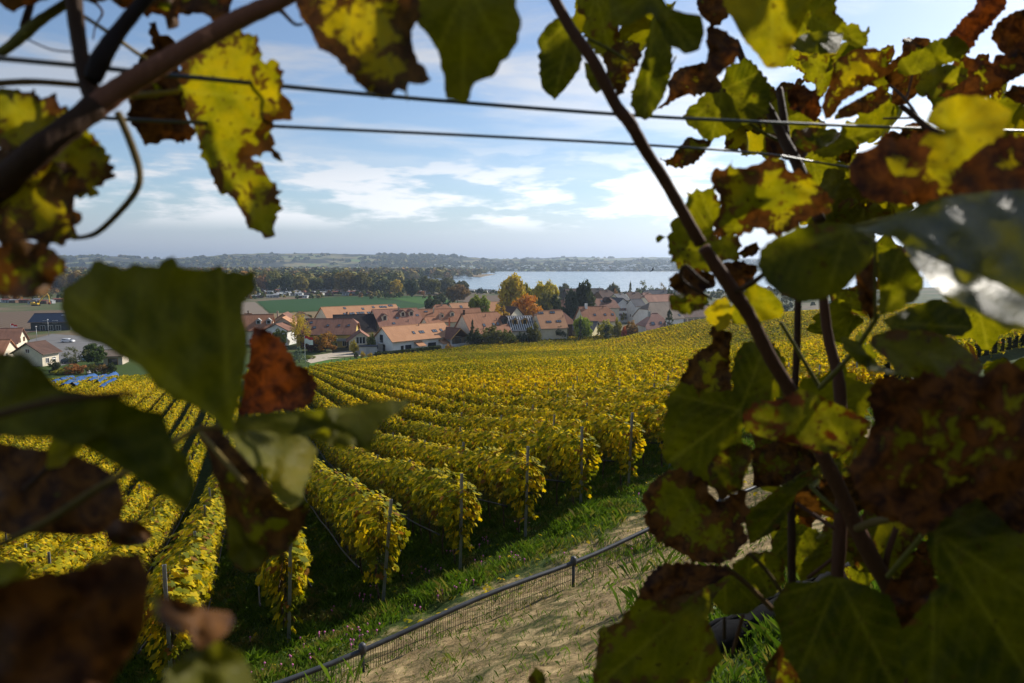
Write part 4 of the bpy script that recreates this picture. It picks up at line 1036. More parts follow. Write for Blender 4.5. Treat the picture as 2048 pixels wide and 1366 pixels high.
def crown_mesh(seed, shape='round', clumps=60, per=60, size=.10, droop=0.):
    """unit tree: height 1, crown about 1 wide; returns crown and trunk meshes"""
    r = np.random.default_rng(seed); C = []; rad = []
    while len(C) < clumps:
        p = r.uniform(-1, 1, 3); h = (p[2] + 1) / 2
        if shape == 'round': ok = .45 < np.linalg.norm(p) < 1.0; q = (p[0] * .44, p[1] * .44, .60 + p[2] * .38)
        elif shape == 'oval': ok = .4 < np.linalg.norm(p) < 1.0; q = (p[0] * .40, p[1] * .40, .54 + p[2] * .44)
        elif shape == 'tall': ok = .35 < np.linalg.norm(p) < 1.0; q = (p[0] * .46 * (1.1 - .4 * h), p[1] * .46 * (1.1 - .4 * h), .53 + p[2] * .46)
        elif shape == 'cone': ok = np.hypot(p[0], p[1]) < 1 and np.hypot(p[0], p[1]) > .3; w = .46 * (1 - h) ** .8 + .02; q = (p[0] * w, p[1] * w, .06 + h * .93)
        elif shape == 'bush': ok = np.linalg.norm(p) < 1; q = (p[0] * .46, p[1] * .46, max(.06, .48 + p[2] * .46))
        elif shape == 'sparse': ok = .35 < np.linalg.norm(p) < 1.; q = (p[0] * .42, p[1] * .42, .6 + p[2] * .40)
        else: ok = np.linalg.norm(p) < 1; q = (p[0] * .12, p[1] * .12, .5 + p[2] * .5)          # column
        if ok: C.append(q); rad.append(r.uniform(.07, .15) * (.45 if shape in ('column', 'cone') else 1) * (.7 if shape == 'sparse' else 1))
    C = np.array(C); rad = np.array(rad)
    n = clumps * per; ci = np.repeat(np.arange(clumps), per)
    d = r.normal(size=(n, 3)); d /= np.linalg.norm(d, axis=1, keepdims=True)
    P = C[ci] + d * (rad[ci] * r.uniform(.55, 1.1, n))[:, None]; P[:, 2] -= droop * r.random(n) * .12
    N_ = d + r.normal(0, .55, (n, 3)) + (P - np.array([0, 0, .5])) * .8; N_ /= np.linalg.norm(N_, axis=1, keepdims=True)
    A = np.cross(N_, r.normal(size=(n, 3))); A /= np.linalg.norm(A, axis=1, keepdims=True); B = np.cross(N_, A)
    S = (size * r.uniform(.45, 1.0, n) * (.6 if shape in ('cone', 'column') else 1))[:, None]
    V = np.stack([P + A * S * .5, P + B * S * .38, P - A * S * .5, P - B * S * .38], 1).reshape(-1, 3)
    tint = np.clip(.5 + .35 * (r.random(clumps) - .5)[ci] + .5 * (r.random(n) - .5), 0, 1)
    cr = np_mesh('crown', V, np.arange(4 * n).reshape(n, 4), MATS['tree_foliage'], fattr={'tint': tint})
    b = MB(); th = .5 if shape not in ('cone', 'column') else .9
    b.tube([(0, 0, -.04), (.004, .003, .15), (-.004, .006, th), (.0, 0, th + .2)], [.030, .022, .014, .005], 7)
    for k in range(7 if shape != 'column' else 2):
        q = C[r.integers(clumps)]; z0 = r.uniform(.18, .45); b.tube([(0, 0, z0), (q[0] * .5, q[1] * .5, (z0 + q[2]) / 2 + .03), tuple(q)], [.010, .007, .003], 5)
    tr = b.mesh('trunk', MATS['tree_bark'], True)
    return cr, tr
SH = {}
for i, (nm, kw) in enumerate(dict(round=dict(), round2=dict(shape='round'), oval=dict(shape='oval'), tall=dict(shape='tall', clumps=80), cone=dict(shape='cone', clumps=90, per=30), bush=dict(shape='bush', clumps=40),
        sparse=dict(shape='sparse', clumps=34, per=26, size=.07), column=dict(shape='column', clumps=40, per=30), birch=dict(shape='oval', clumps=64, per=44, size=.05, droop=1.0)).items()):
    kw.setdefault('shape', 'round'); SH[nm] = crown_mesh(300 + i, **kw)
def tree(shape, cu, top, w, label, colr, D=None, base=None, name='tree', cat='tree', group=None, gz=None, hmin=0.):
    """cu, top: crown's middle and top in pixels; w crown width in pixels; D distance or base pixel row on the ground"""
    if D is None: p = to_ground(cu, base); D = p.length / ray(cu, base).length
    T = at(cu, top, D); g = Hs(T.x, T.y) if gz is None else gz
    h = max(T.z - g, hmin); wid = w * D / FPX
    e = empty(name, (T.x, T.y, g - .05), random.uniform(0, 6.28)); tag(e, label, cat, group)
    cr, tr = SH[shape]; ws = wid / (.95 if shape not in ('column',) else .30)
    t = link('trunk', tr, e); t.scale = (max(h * .8, ws * .6),) * 2 + (h,)
    c = link('crown', cr, e); c.scale = (ws, ws, h); c.color = (*[q * 1.9 for q in colr], 1)
    return e
G = dict(yel=(.26, .20, .018), yelgr=(.15, .15, .022), gr=(.060, .085, .020), orange=(.30, .14, .015), olive=(.075, .075, .022), dark=(.026, .036, .016), conif=(.022, .034, .020), brown=(.12, .075, .03),
         gold=(.24, .18, .03), blue=(.085, .12, .12), bushy=(.07, .085, .024), purple=(.075, .035, .035), grey=(.075, .08, .055), brgr=(.095, .12, .02), redd=(.22, .05, .025))
T_ = tree
T_('tall', 1027, 547, 62, 'tall yellow poplar towering in front of the lake', G['yel'], D=335, name='poplar_tree')
T_('round', 1052, 569, 28, 'slim yellow tree at the right flank of the tall poplar', G['yelgr'], D=345)
T_('round2', 1090, 562, 56, 'round topped yellow green lime tree before the lake', (.22, .19, .02), D=330, name='lime_tree')
T_('oval', 1090, 582, 36, 'brown green tree standing in front of the yellow lime', G['olive'], D=312)
T_('round', 1053, 591, 62, 'wide bright orange chestnut tree among the red roofs', G['orange'], D=290, name='chestnut_tree')
T_('round2', 959, 590, 46, 'round light green tree between red roofs', G['brgr'], D=305)
T_('bush', 1000, 610, 42, 'small golden tree beside the pale salmon roof', (.20, .13, .018), D=272)
T_('tall', 1170, 560, 44, 'tall dark green tree with pointed crown before the lake', G['dark'], D=300, name='dark_tree')
T_('tall', 1143, 577, 36, 'dark evergreen leaning against the tall pointed tree', G['conif'], D=296, name='dark_tree')
T_('round', 1112, 590, 26, 'dim green tree in the gap beside the brown chimney house', G['dark'], D=315)
T_('round2', 1166, 633, 38, 'round yellow green garden tree in front of the pale yellow house', (.12, .16, .018), D=246)
T_('column', 1161, 632, 10, 'thin dark cypress in front of the round garden tree', G['conif'], D=238, name='cypress_tree')
T_('bush', 1213, 639, 34, 'yellowish shrub with thin branches before the cream house', G['yelgr'], D=252, name='shrub', cat='shrub')
T_('column', 1214, 645, 14, 'small dark conifer in the row of garden shrubs', G['conif'], D=246, name='conifer_tree')
T_('oval', 1236, 636, 18, 'slim yellow green shrub between cream houses', (.15, .14, .02), D=252, name='shrub', cat='shrub')
T_('bush', 1263, 641, 32, 'brown red garden shrub at the vineyard edge', (.13, .075, .025), D=250, name='shrub', cat='shrub')
T_('bush', 1249, 652, 12, 'small crimson shrub among brownish garden shrubs', G['redd'], D=248, name='shrub', cat='shrub')
T_('cone', 1339, 621, 38, 'broad dark pine next to the pink roofed house', G['conif'], D=250, name='pine_tree')
T_('cone', 945, 641, 22, 'dark spruce in front of the big red farmhouse roof', G['conif'], D=230, name='spruce_tree')
T_('bush', 950, 657, 36, 'dense dark laurel beside the terrace', G['dark'], D=230, name='shrub', cat='shrub')
T_('oval', 985, 652, 48, 'large willowy olive shrub in front of the red farmhouse', G['olive'], D=232, name='shrub', cat='shrub')
T_('bush', 1015, 659, 32, 'dark green rounded bush by the vine edge', (.05, .06, .012), D=232, name='shrub', cat='shrub')
T_('oval', 1068, 646, 32, 'thin yellow green tree in front of the re roofed house', G['olive'], D=237)
T_('bush', 1095, 650, 34, 'loose olive shrub behind the silver people carrier', G['olive'], D=248, name='shrub', cat='shrub')
T_('bush', 1118, 652, 40, 'dark hedge like bush left of the pale yellow house', G['dark'], D=246, name='shrub', cat='shrub')
T_('bush', 1106, 664, 12, 'small orange shrub behind the silver people carrier', (.28, .10, .03), D=262, name='shrub', cat='shrub')
T_('bush', 1045, 664, 28, 'dark shrub beneath the scaffolded house', G['conif'], D=236, name='shrub', cat='shrub')
T_('birch', 600, 622, 44, 'weeping golden birch in front of the farm roofs', (.26, .20, .03), D=231, name='birch_tree')
T_('bush', 650, 664, 46, 'orange green cherry tree before the yellow farmhouse', (.16, .085, .022), D=222, name='cherry_tree')
T_('round2', 650, 668, 46, 'olive lower tree standing beside the orange cherry', G['olive'], D=226)
T_('bush', 622, 676, 34, 'purple leaved shrub under the golden birch', G['purple'], D=223, name='shrub', cat='shrub')
T_('oval', 558, 657, 34, 'green yellow tree left of the birch', (.075, .09, .02), D=228)
T_('oval', 707, 680, 16, 'small yellow garden tree at the annex wall', (.20, .17, .03), D=217)
T_('bush', 743, 665, 20, 'leafy green shrub between annex and white house', (.085, .10, .025), D=222, name='shrub', cat='shrub')
T_('cone', 598, 694, 34, 'blue grey spruce beside the flagpole', G['blue'], D=196, name='blue_spruce')
for cu, tp, w, c, lb in ((620, 722, 22, G['brgr'], 'round bright green bush at the foot of the flagpole'), (585, 727, 26, G['gr'], 'low green bush under the blue spruce'), (725, 702, 10, G['gold'], 'small golden bush by the grey shed'), (741, 705, 12, G['gold'], 'yellow clipped bush at the end of the hedge'),
        (712, 704, 10, G['dark'], 'dark ball shaped bush beside the drive'), (898, 688, 18, (.24, .15, .04), 'pinkish yellow bush at the terrace corner'), (930, 690, 40, G['yelgr'], 'long yellow green shrub border right of the terrace')):
    T_('bush', cu, tp, w, lb, c, D=206 if cu < 800 else 226, name='shrub', cat='shrub', hmin=1.2)
T_('sparse', 150, 690, 56, 'grey green shrubby tree by the parked cars', G['grey'], D=186)
T_('round', 188, 688, 44, 'dark green street tree beside the parked cars', (.035, .055, .015), D=190)
for cu, tp, w, c, lb in ((150, 727, 40, (.16, .075, .03), 'red brown garden shrub above the netted vines'), (120, 737, 34, G['yelgr'], 'yellow green shrub at the vineyard corner'), (205, 728, 26, G['brown'], 'brown shrub beside the paved terrace'), (108, 718, 22, G['dark'], 'dark shrub at the cream house corner'), (183, 727, 22, G['olive'], 'olive shrub behind the paved terrace'), (222, 725, 22, G['dark'], 'dark green shrub near the open shelter')):
    T_('bush', cu, tp, w, lb, c, D=176, name='shrub', cat='shrub', hmin=1.3)
# lakeside and middle distance
for cu, tp, w, c, sh, D, lb in ((915, 570, 46, G['brown'], 'round', 520, 'broad brown tree beside the bare field'), (905, 573, 30, (.085, .06, .025), 'oval', 530, 'dull brown tree leaning on the broad brown one'), (880, 587, 26, G['dark'], 'oval', 500, 'dark tree at the end of the meadow'),
        (863, 590, 34, G['dark'], 'bush', 420, 'dark bushy tree behind the long hall roof'), (898, 590, 12, G['conif'], 'cone', 430, 'small dark spruce near the hipped red roof'), (823, 556, 28, G['conif'], 'oval', 640, 'dark blue green tree on the lake plain'),
        (852, 553, 26, (.045, .05, .022), 'round', 700, 'tall dark tree at the reed shore'), (868, 558, 28, G['olive'], 'round2', 660, 'olive round tree by the reed shore'), (893, 556, 30, G['grey'], 'round', 700, 'greyish tree close to the water'), (925, 561, 28, (.05, .055, .025), 'round2', 690, 'dark round tree at the water corner'),
        (792, 560, 26, G['gold'], 'round', 680, 'pale golden tree by the trailers'), (770, 555, 28, (.06, .07, .03), 'oval', 700, 'green tree rising behind the trailers'), (722, 545, 40, (.075, .07, .025), 'round', 690, 'large olive tree on the wood edge'),
        (690, 543, 46, (.095, .075, .022), 'round2', 690, 'broad golden green tree on the wood edge'), (1128, 568, 26, G['grey'], 'round', 520, 'grey lakeside tree left of the tall pointed tree'), (1225, 566, 26, G['grey'], 'round2', 470, 'grey green round tree on the shore'),
        (1238, 571, 8, G['conif'], 'column', 460, 'dark narrow conifer on the shore'), (1261, 565, 16, G['grey'], 'cone', 450, 'thin open spruce on the shore'), (1291, 559, 36, (.06, .07, .05), 'sparse', 450, 'airy grey tree with open branches on the shore'), (1326, 563, 22, (.12, .09, .05), 'sparse', 470, 'pale brown bare tree on the shore'),
        (1308, 577, 16, G['dark'], 'bush', 470, 'small dark shore tree'), (1232, 578, 16, (.13, .07, .03), 'bush', 440, 'rusty tree above the dark chalet roof'), (1275, 577, 18, G['grey'], 'bush', 460, 'grey bush behind the spotted roof'), (960, 575, 14, G['dark'], 'bush', 720, 'dark bush between lakeside huts'), (1342, 578, 26, G['conif'], 'oval', 400, 'dark fir behind the vine leaves')):
    T_(sh, cu, tp, w, lb, c, D=D)
# wood edge behind the trailer park: single trees that can be told apart
wr = random.Random(5); wood_cols = [(.05, .058, .02), (.075, .075, .022), (.13, .075, .02), (.10, .085, .025), (.06, .06, .025), (.20, .09, .018), (.042, .05, .022), (.11, .095, .03)]
for k in range(46):
    cu = -40 + k * 17 + wr.uniform(-7, 7) if k < 44 else wr.uniform(500, 700)
    c = wood_cols[wr.choice((0, 1, 1, 2, 3, 4, 5, 6, 7, 0, 6))]
    c = tuple(q * wr.uniform(.85, 1.15) for q in c)
    T_(wr.choice(('round', 'round2', 'oval', 'tall')), cu, wr.uniform(541, 555), wr.uniform(20, 34), 'autumn coloured tree in the front line of the wood behind the trailers', c, D=wr.uniform(735, 790), group='trees along the wood edge')
def far_wood():
    C = []; S = []; K = []
    r = np.random.default_rng(11)
    def add(n, u0, u1, d0, d1, h0, h1, kmean=.5, sp=.25):
        for _ in range(n):
            D = r.uniform(d0, d1); u = r.uniform(u0, u1); x = (u - 1024) / FPX * D; y = D
            C.append((x, y, Hs(x, y))); S.append(r.uniform(h0, h1)); K.append(np.clip(r.normal(kmean, sp), 0, 1))
    add(900, -150, 800, 790, 1250, 14, 22, .42); add(700, -250, 900, 1200, 1900, 15, 24, .48); add(420, 560, 960, 1500, 2350, 13, 20, .58, .2)
    add(520, -300, 1000, 1900, 2800, 14, 22, .45, .2)
    add(60, 735, 905, 700, 860, 9, 15, .3); add(90, -150, 520, 560, 740, 4, 9, .4, .3); add(90, 480, 900, 590, 740, 3, 6.5, .4, .3); add(40, 930, 1010, 700, 760, 2.5, 4, .2, .15); add(150, 1010, 1750, 600, 790, 3, 6.5, .25, .2)
    add(110, 1120, 1700, 480, 700, 3, 7, .3, .2); add(70, 1180, 1700, 330, 460, 3, 6, .35, .25); add(40, 560, 900, 246, 330, 2.5, 5, .3, .2)
    C = np.array(C); S = np.array(S); K = np.array(K); n = len(C); per = 44
    ci = np.repeat(np.arange(n), per); d = r.normal(size=(n * per, 3)); d /= np.linalg.norm(d, axis=1, keepdims=True); d[:, 2] = np.abs(d[:, 2]) * 1.15 - .15
    P = C[ci] + d * np.stack([S[ci] * .36, S[ci] * .36, S[ci] * .55], 1) * r.uniform(.75, 1.1, (n * per, 1)); P[:, 2] += S[ci] * .40
    N_ = d + r.normal(0, .5, (n * per, 3)); N_ /= np.linalg.norm(N_, axis=1, keepdims=True)
    A = np.cross(N_, r.normal(size=(n * per, 3))); A /= np.linalg.norm(A, axis=1, keepdims=True); B = np.cross(N_, A); s = (S[ci] * r.uniform(.12, .24, n * per))[:, None]
    V = np.stack([P + A * s, P + B * s, P - A * s, P - B * s], 1).reshape(-1, 3)
    o = link('far_wood', np_mesh('far_wood', V, np.arange(4 * n * per).reshape(-1, 4), MATS['forest_foliage'], fattr={'tint': r.random(n * per), 'kind_mix': K[ci]}))
    tag(o, 'broad autumn wood and scattered bushes on the lake plain', 'wood', kind='stuff')
far_wood()
def hedge():
    pts = [to_ground(752, 716), to_ground(800, 711), to_ground(840, 706), to_ground(880, 701)]
    path = [Vector(q) for q in smooth_path([tuple(p) for p in pts], 10)]
    n = 6000; r = rng; t = r.uniform(0, len(path) - 1.001, n); k = t.astype(int); f = (t - k)[:, None]; PP = np.array([tuple(p) for p in path]); P = PP[k] * (1 - f) + PP[k + 1] * f
    d = r.normal(size=(n, 3)); d /= np.linalg.norm(d, axis=1, keepdims=True); P = P + np.clip(d * 1.5, -1, 1) * np.array([.55, .55, .75]); P[:, 2] = H(P[:, 0], P[:, 1]) + .85 + np.clip(d[:, 2] * 1.5, -1, 1) * .8
    N_ = d + r.normal(0, .4, (n, 3)); N_ /= np.linalg.norm(N_, axis=1, keepdims=True); A = np.cross(N_, r.normal(size=(n, 3))); A /= np.linalg.norm(A, axis=1, keepdims=True); B = np.cross(N_, A)
    s = r.uniform(.1, .22, n)[:, None]; V = np.stack([P + A * s, P + B * s, P - A * s, P - B * s], 1).reshape(-1, 3)
    o = link('hedge', np_mesh('hedge', V, np.arange(4 * n).reshape(n, 4), MATS['tree_foliage'], fattr={'tint': r.random(n)})); o.color = (.035, .055, .018, 1)
    tag(o, 'clipped dark green hedge between vines and white house', 'hedge')
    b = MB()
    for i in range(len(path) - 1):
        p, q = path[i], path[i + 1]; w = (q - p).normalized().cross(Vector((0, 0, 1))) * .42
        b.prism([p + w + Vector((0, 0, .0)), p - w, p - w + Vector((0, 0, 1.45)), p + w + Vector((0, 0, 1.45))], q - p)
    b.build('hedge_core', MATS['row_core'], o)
hedge()
# ------------------------------------------------------------------ trailer park and lakeside huts
for n, c in dict(hut_white=(.62, .62, .60), hut_grey=(.32, .33, .34), hut_brown=(.14, .08, .05), hut_green=(.09, .12, .09), hut_roof_grey=(.26, .27, .28), hut_roof_dark=(.05, .048, .048), hut_roof_red=(.22, .07, .05), hut_roof_pale=(.5, .5, .49)).items(): plain(n, c, .8, .25, 0, .12, .5)
def hut_meshes(seed):
    r = random.Random(seed); L = r.uniform(5, 9.5); W = r.uniform(3, 4.2); h = r.uniform(2.1, 2.6); p = r.uniform(.25, .9)
    w = MB().prism([(-L / 2, -W / 2, -.3), (-L / 2, W / 2, -.3), (-L / 2, W / 2, h), (-L / 2, 0, h + p), (-L / 2, -W / 2, h)], (L, 0, 0)).mesh('wall', None)
    rf = MB()
    for sg in (-1, 1): rf.prism([(-L / 2 - .3, 0, h + p + .1), (L / 2 + .3, 0, h + p + .1), (L / 2 + .3, sg * (W / 2 + .35), h - .1), (-L / 2 - .3, sg * (W / 2 + .35), h - .1)][::sg], (0, 0, .14))
    wi = MB().box(-L * .3, -L * .08, -W / 2 - .04, -W / 2 + .02, 1.0, 1.8).mesh('window', MATS['window_glass'])
    do = MB().box(L * .1, L * .22, -W / 2 - .04, -W / 2 + .02, 0, 1.9).mesh('door', MATS['frame_dark'])
    return w, rf.mesh('roof', None), wi, do
HUTS = []
for i in range(7):
    for wm in ('hut_white', 'hut_grey', 'hut_brown', 'hut_white'):
        w, rf, wi, do = hut_meshes(i * 13 + 1); w = w.copy(); w.materials.append(MATS[wm]); rf = rf.copy(); rf.materials.append(MATS[random.choice(('hut_roof_grey', 'hut_roof_dark', 'hut_roof_red', 'hut_roof_pale', 'hut_roof_dark', 'hut_roof_grey'))]); HUTS.append((w, rf, wi, do))
def hut(u, v, yaw, label, group):
    p = to_ground(u, v); e = empty('garden_hut', p, yaw); tag(e, label, 'hut', group)
    for nm, me in zip(('wall', 'roof', 'window', 'door'), random.choice(HUTS)): link(nm, me, e)
hr = random.Random(3)
for ln, (v, u0, u1, st) in enumerate(((596, 478, 640, 15), (592, 482, 740, 14), (588.5, 490, 760, 13), (585.5, 498, 770, 12.5), (583, 505, 740, 12), (580.5, 515, 690, 12), (588, 745, 870, 17), (585, 750, 860, 16))):
    u = u0
    while u < u1:
        if hr.random() < .82: hut(u + hr.uniform(-3, 3), v + hr.uniform(-.9, .9) - (u - u0) * .006, hr.choice((0, R(90), R(8), R(-12), R(20))), 'small mobile home in the crowded trailer park by the wood', 'mobile homes of the trailer park')
        u += st * hr.uniform(.8, 1.3)
for u in range(0, 130, 13): hut(u + hr.uniform(-3, 3), 606 + hr.uniform(-3, 3), hr.uniform(-.3, .3), 'small hut on the work yard near the yellow excavator', 'huts near the excavator')
for u in (936, 950, 968, 985, 998, 1010, 944, 975): hut(u, 585 + hr.uniform(-2, 2), hr.uniform(-.2, .2), 'pale bungalow at the lake shore behind the brown field', 'bungalows on the lake shore')
for u in (900, 915, 888): hut(u, 583 + hr.uniform(-2, 2), hr.uniform(-.3, .3), 'pale hut between the brown trees near the lake', 'huts between the lakeside trees')

# ------------------------------------------------------------------ lake, reeds, hills
ZL = -31.25
def mat_water():
    t = NT('lake_water'); n = t.noise(t.scale(t.pos(), (.02, .12, 1)), 1.0, 6, .6)
    return t.end(t.bsdf(t.mix(n, (.13, .19, .25), (.18, .25, .31)), t.rng(n, .3, .7, .12, .3), .5, bump=n, bstr=.12, bdist=1.0))
mat_water()
def lake():
    near_ = [(-700, 2860)] + [tuple(at_z(u, v, ZL))[:2] for u, v in ((792, 548.5), (836, 553), (876, 559), (910, 567), (940, 578), (1000, 583.5), (1120, 583.5), (1350, 583.5), (2300, 583.5))]
    far_ = [(6500, 2900), (3000, 2880), (1200, 2890), (300, 2870), (-200, 2880)]
    b = MB(); b.poly([(x, y, ZL) for x, y in near_ + far_]); o = b.build('lake', MATS['lake_water']); tag(o, 'calm pale blue lake', 'lake', kind='structure')
lake()
mat_field('reed_bed', (.19, .14, .075), (.26, .19, .10), 0, .03)
def reeds(name, pix, label, h):
    b = MB(); P = [at_z(u, v, ZL) for u, v in pix]; b.prism([tuple(p) for p in P], (0, 0, h)); o = b.build(name, MATS['reed_bed']); tag(o, label, 'reeds', kind='structure')
reeds('reed_bed', [(770, 548), (800, 551), (850, 552.5), (905, 550.5), (880, 549.3), (820, 547.6)], 'tan reed bed along the lake shore', 1.2)
reeds('reed_bed', [(935, 553.5), (960, 554.5), (975, 551.5), (990, 548.8), (945, 549)], 'dark reed islet in the lake', 1.0)
reeds('reed_bed', [(860, 555.5), (885, 556.5), (880, 554.6)], 'tiny reed patch off the shore', .8)
def mat_hill():
    t = NT('hill_land'); P = t.pos(); sp = t.n('ShaderNodeSeparateXYZ'); t.L(P, sp.inputs[0])
    m = t.scale(P, (.0030, .0050, .016)); n1 = t.noise(m, 1., 4, .5, .4); n2 = t.noise(t.scale(P, (.006, .010, .03)), 1., 5, .6); n3 = t.noise(t.scale(P, (.03, .03, .06)), 1., 4, .7)
    fo = t.mix(n3, (.012, .020, .014), (.045, .042, .018)); fi = t.mix(t.rng(n2, .42, .58), (.13, .20, .05), (.22, .18, .09)); fi = t.mix(t.rng(n2, .60, .66), fi, (.05, .08, .03))
    c = t.mix(t.rng(t.math('ADD', n1, t.math('MULTIPLY', n2, .35)), .665, .69), fo, fi)
    return t.end(t.bsdf(c, .95, .1))
mat_hill()
HG = []
def hills():
    def ridge(name, prof, D0, D1, label, back, rough):
        us = np.linspace(prof[0][0], prof[-1][0], 300); vv = np.interp(us, [p[0] for p in prof], [p[1] for p in prof]); vv = np.convolve(np.pad(vv, 7, mode='edge'), np.ones(15) / 15, 'valid')
        up = (683 - vv) / FPX * CP - SP; top = up * D1
        tt = np.concatenate([np.linspace(0, 1, 34), [1.15, 1.6]]); V = []
        for j, t in enumerate(tt):
            D = D0 + (D1 - D0) * t; x = (us - 1024) / FPX * D
            e = np.interp(t, [0, .12, .35, .7, .92, 1, 1.15, 1.6], [0, .10, .36, .70, .95, 1, .9, .3])
            z = -31.5 + (top + 31.5) * e
            z = z + np.clip(t * 6, 0, 1) * ((fbm(us * .012 + 7, np.full_like(us, t * 4), 80, 4) - .47) * 26 * (1 - t * .7) + (fbm(us * .12, np.full_like(us, t * 30), 90, 3) - .45) * rough)
            V.append(np.stack([x, np.full_like(x, D), z], 1))
        n, m = len(tt), len(us); HG.append(np.array(V)); V = np.concatenate(V); I = np.arange(n * m).reshape(n, m)
        F = np.stack([I[:-1, :-1], I[:-1, 1:], I[1:, 1:], I[1:, :-1]], -1).reshape(-1, 4)
        o = link(name, np_mesh(name, V, F, MATS['hill_land'], True)); tag(o, label, 'hills', kind='structure')
    ridge('hills', [(-500, 520), (100, 519), (150, 511), (230, 510.5), (280, 517), (340, 522), (365, 520), (400, 513), (450, 508), (540, 505.5), (590, 508.5), (650, 507), (720, 509), (800, 509), (880, 512), (950, 515), (990, 518), (1100, 519), (1200, 521), (1500, 522), (2600, 521)], 2900, 4200, 'wooded hills and fields across the lake', 0, 12)
    ridge('far_hills', [(700, 523), (900, 519), (1040, 519), (1110, 514), (1190, 515), (1230, 519), (1275, 514), (1340, 514), (1500, 517), (2700, 512)], 4300, 5600, 'pale farther hills on the right side', 0, 12)
hills()
def hill_wood():
    r = np.random.default_rng(77); C = []; S = []; K = []
    for g, cnt in ((HG[0], 3600), (HG[1], 900)):
        n, m, _ = g.shape; k = 0
        while k < cnt:
            i = r.integers(0, n - 3); j = r.integers(0, m - 1); f = fbm(j * .055, i * .16, 60, 3); edge = i < 2
            if f < .47 and not (edge and r.random() < .8): 
                if r.random() > .05: continue
            p = g[i, j] * (1 - (q := r.random())) + g[i, j + 1] * q + (g[i + 1, j] - g[i, j]) * r.random(); C.append(p); S.append(r.uniform(13, 24) * (.7 if edge else 1)); K.append(np.clip(r.normal(.25, .2), 0, 1)); k += 1
    C = np.array(C); S = np.array(S); K = np.array(K); n = len(C); per = 14; ci = np.repeat(np.arange(n), per)
    d = r.normal(size=(n * per, 3)); d /= np.linalg.norm(d, axis=1, keepdims=True); d[:, 2] = np.abs(d[:, 2])
    P = C[ci] + d * np.stack([S[ci] * .8, S[ci] * .8, S[ci] * .55], 1) * r.uniform(.6, 1.1, (n * per, 1)); N_ = d + r.normal(0, .4, (n * per, 3)); N_ /= np.linalg.norm(N_, axis=1, keepdims=True)
    A = np.cross(N_, r.normal(size=(n * per, 3))); A /= np.linalg.norm(A, axis=1, keepdims=True); B = np.cross(N_, A); s = (S[ci] * r.uniform(.3, .55, n * per))[:, None]
    V = np.stack([P + A * s, P + B * s, P - A * s, P - B * s], 1).reshape(-1, 3)
    o = link('hill_wood', np_mesh('hill_wood', V, np.arange(4 * n * per).reshape(-1, 4), MATS['forest_foliage'], fattr={'tint': r.random(n * per) * .6, 'kind_mix': K[ci]}))
    tag(o, 'distant woods covering the hills across the lake', 'wood', kind='stuff')
hill_wood()
def far_town():
    b = MB(); r = random.Random(9)
    for _ in range(110):
        u = r.choice((r.uniform(860, 1340), r.uniform(1180, 1320), r.uniform(900, 1340))); D = r.uniform(2930, 3150); x = (u - 1024) / FPX * D
        w = r.uniform(4, 9); h = r.uniform(4, 7); z = -31 + (D - 2900) * .10
        b.box(x - w, x + w, D - 5, D + 5, z, z + h)
    o = b.build('shore_town', MATS['wall_white']); tag(o, 'pale specks of houses on the far lake shore', 'houses', kind='stuff')
far_town()
# ------------------------------------------------------------------ blue nets on the lower left vines, bird
plain('net_blue', (.018, .085, .26), .6, .3, 0, .25, 1.5)
def blue_nets():
    for pa, pb, lb in (((122, 766), (147, 756), 'short'), ((132, 778), (170, 757), 'long'), ((146, 779), (190, 750), 'longest'), ((180, 770), (213, 752), 'middle'), ((197, 774), (232, 746), 'outer'), ((205, 785), (232, 766), 'lowest'), ((108, 772), (128, 763), 'first')):
        a, b_ = to_ground(pa[0], pa[1] + 17), to_ground(pb[0], pb[1] + 17); d = b_ - a; n = 26; V = []; sd = Vector((-d.y, d.x, 0)).normalized()
        r = random.Random(pa[0])
        for i in range(n):
            p = a + d * (i / (n - 1)); g = Hs(p.x, p.y)
            for off, h in ((-.75, .75), (-.5, 1.75), (0, 2.15), (.5, 1.75), (.75, .75)): V.append((p.x + sd.x * off * r.uniform(.8, 1.25), p.y + sd.y * off * r.uniform(.8, 1.25), g + h + r.uniform(-.18, .12)))
        m = MB(); m.v = V; m.f = [(i * 5 + j, i * 5 + j + 1, (i + 1) * 5 + j + 1, (i + 1) * 5 + j) for i in range(n - 1) for j in range(4)]
        o = m.build('blue_net', MATS['net_blue'], None, True); tag(o, 'strip of blue bird netting draped over a lower vine row', 'bird net', 'blue nets over the lower vines')
blue_nets()
plain('bird_black', (.015, .013, .012), .8, .2)
def bird():
    p = at(1305, 540, 120); b = MB()
    prof = [(-.34, .01), (-.28, .05), (-.1, .085), (.1, .09), (.22, .06), (.3, .045), (.36, .03), (.40, .005)]
    b.tube([(x, 0, .02 * math.sin(x * 3)) for x, _ in prof], [q for _, q in prof], 8)
    for sg in (-1, 1):
        w = [(.16, 0, .03), (.20, sg * .35, .16), (.12, sg * .62, .20), (-.05, sg * .85, .14), (-.10, sg * .80, .13), (-.06, sg * .6, .15), (-.10, sg * .3, .10), (-.14, 0, .02)]
        b.prism(w[::sg], (0, 0, -.02))
    b.prism([(-.3, -.05, .01), (-.3, .05, .01), (-.62, .16, 0), (-.54, 0, 0), (-.62, -.16, 0)], (0, 0, -.015))
    o = b.build('bird', MATS['bird_black']); o.location = p; o.rotation_euler = (R(-38), R(-25), R(25)); tag(o, 'dark bird of prey gliding over the lake', 'bird')
bird()
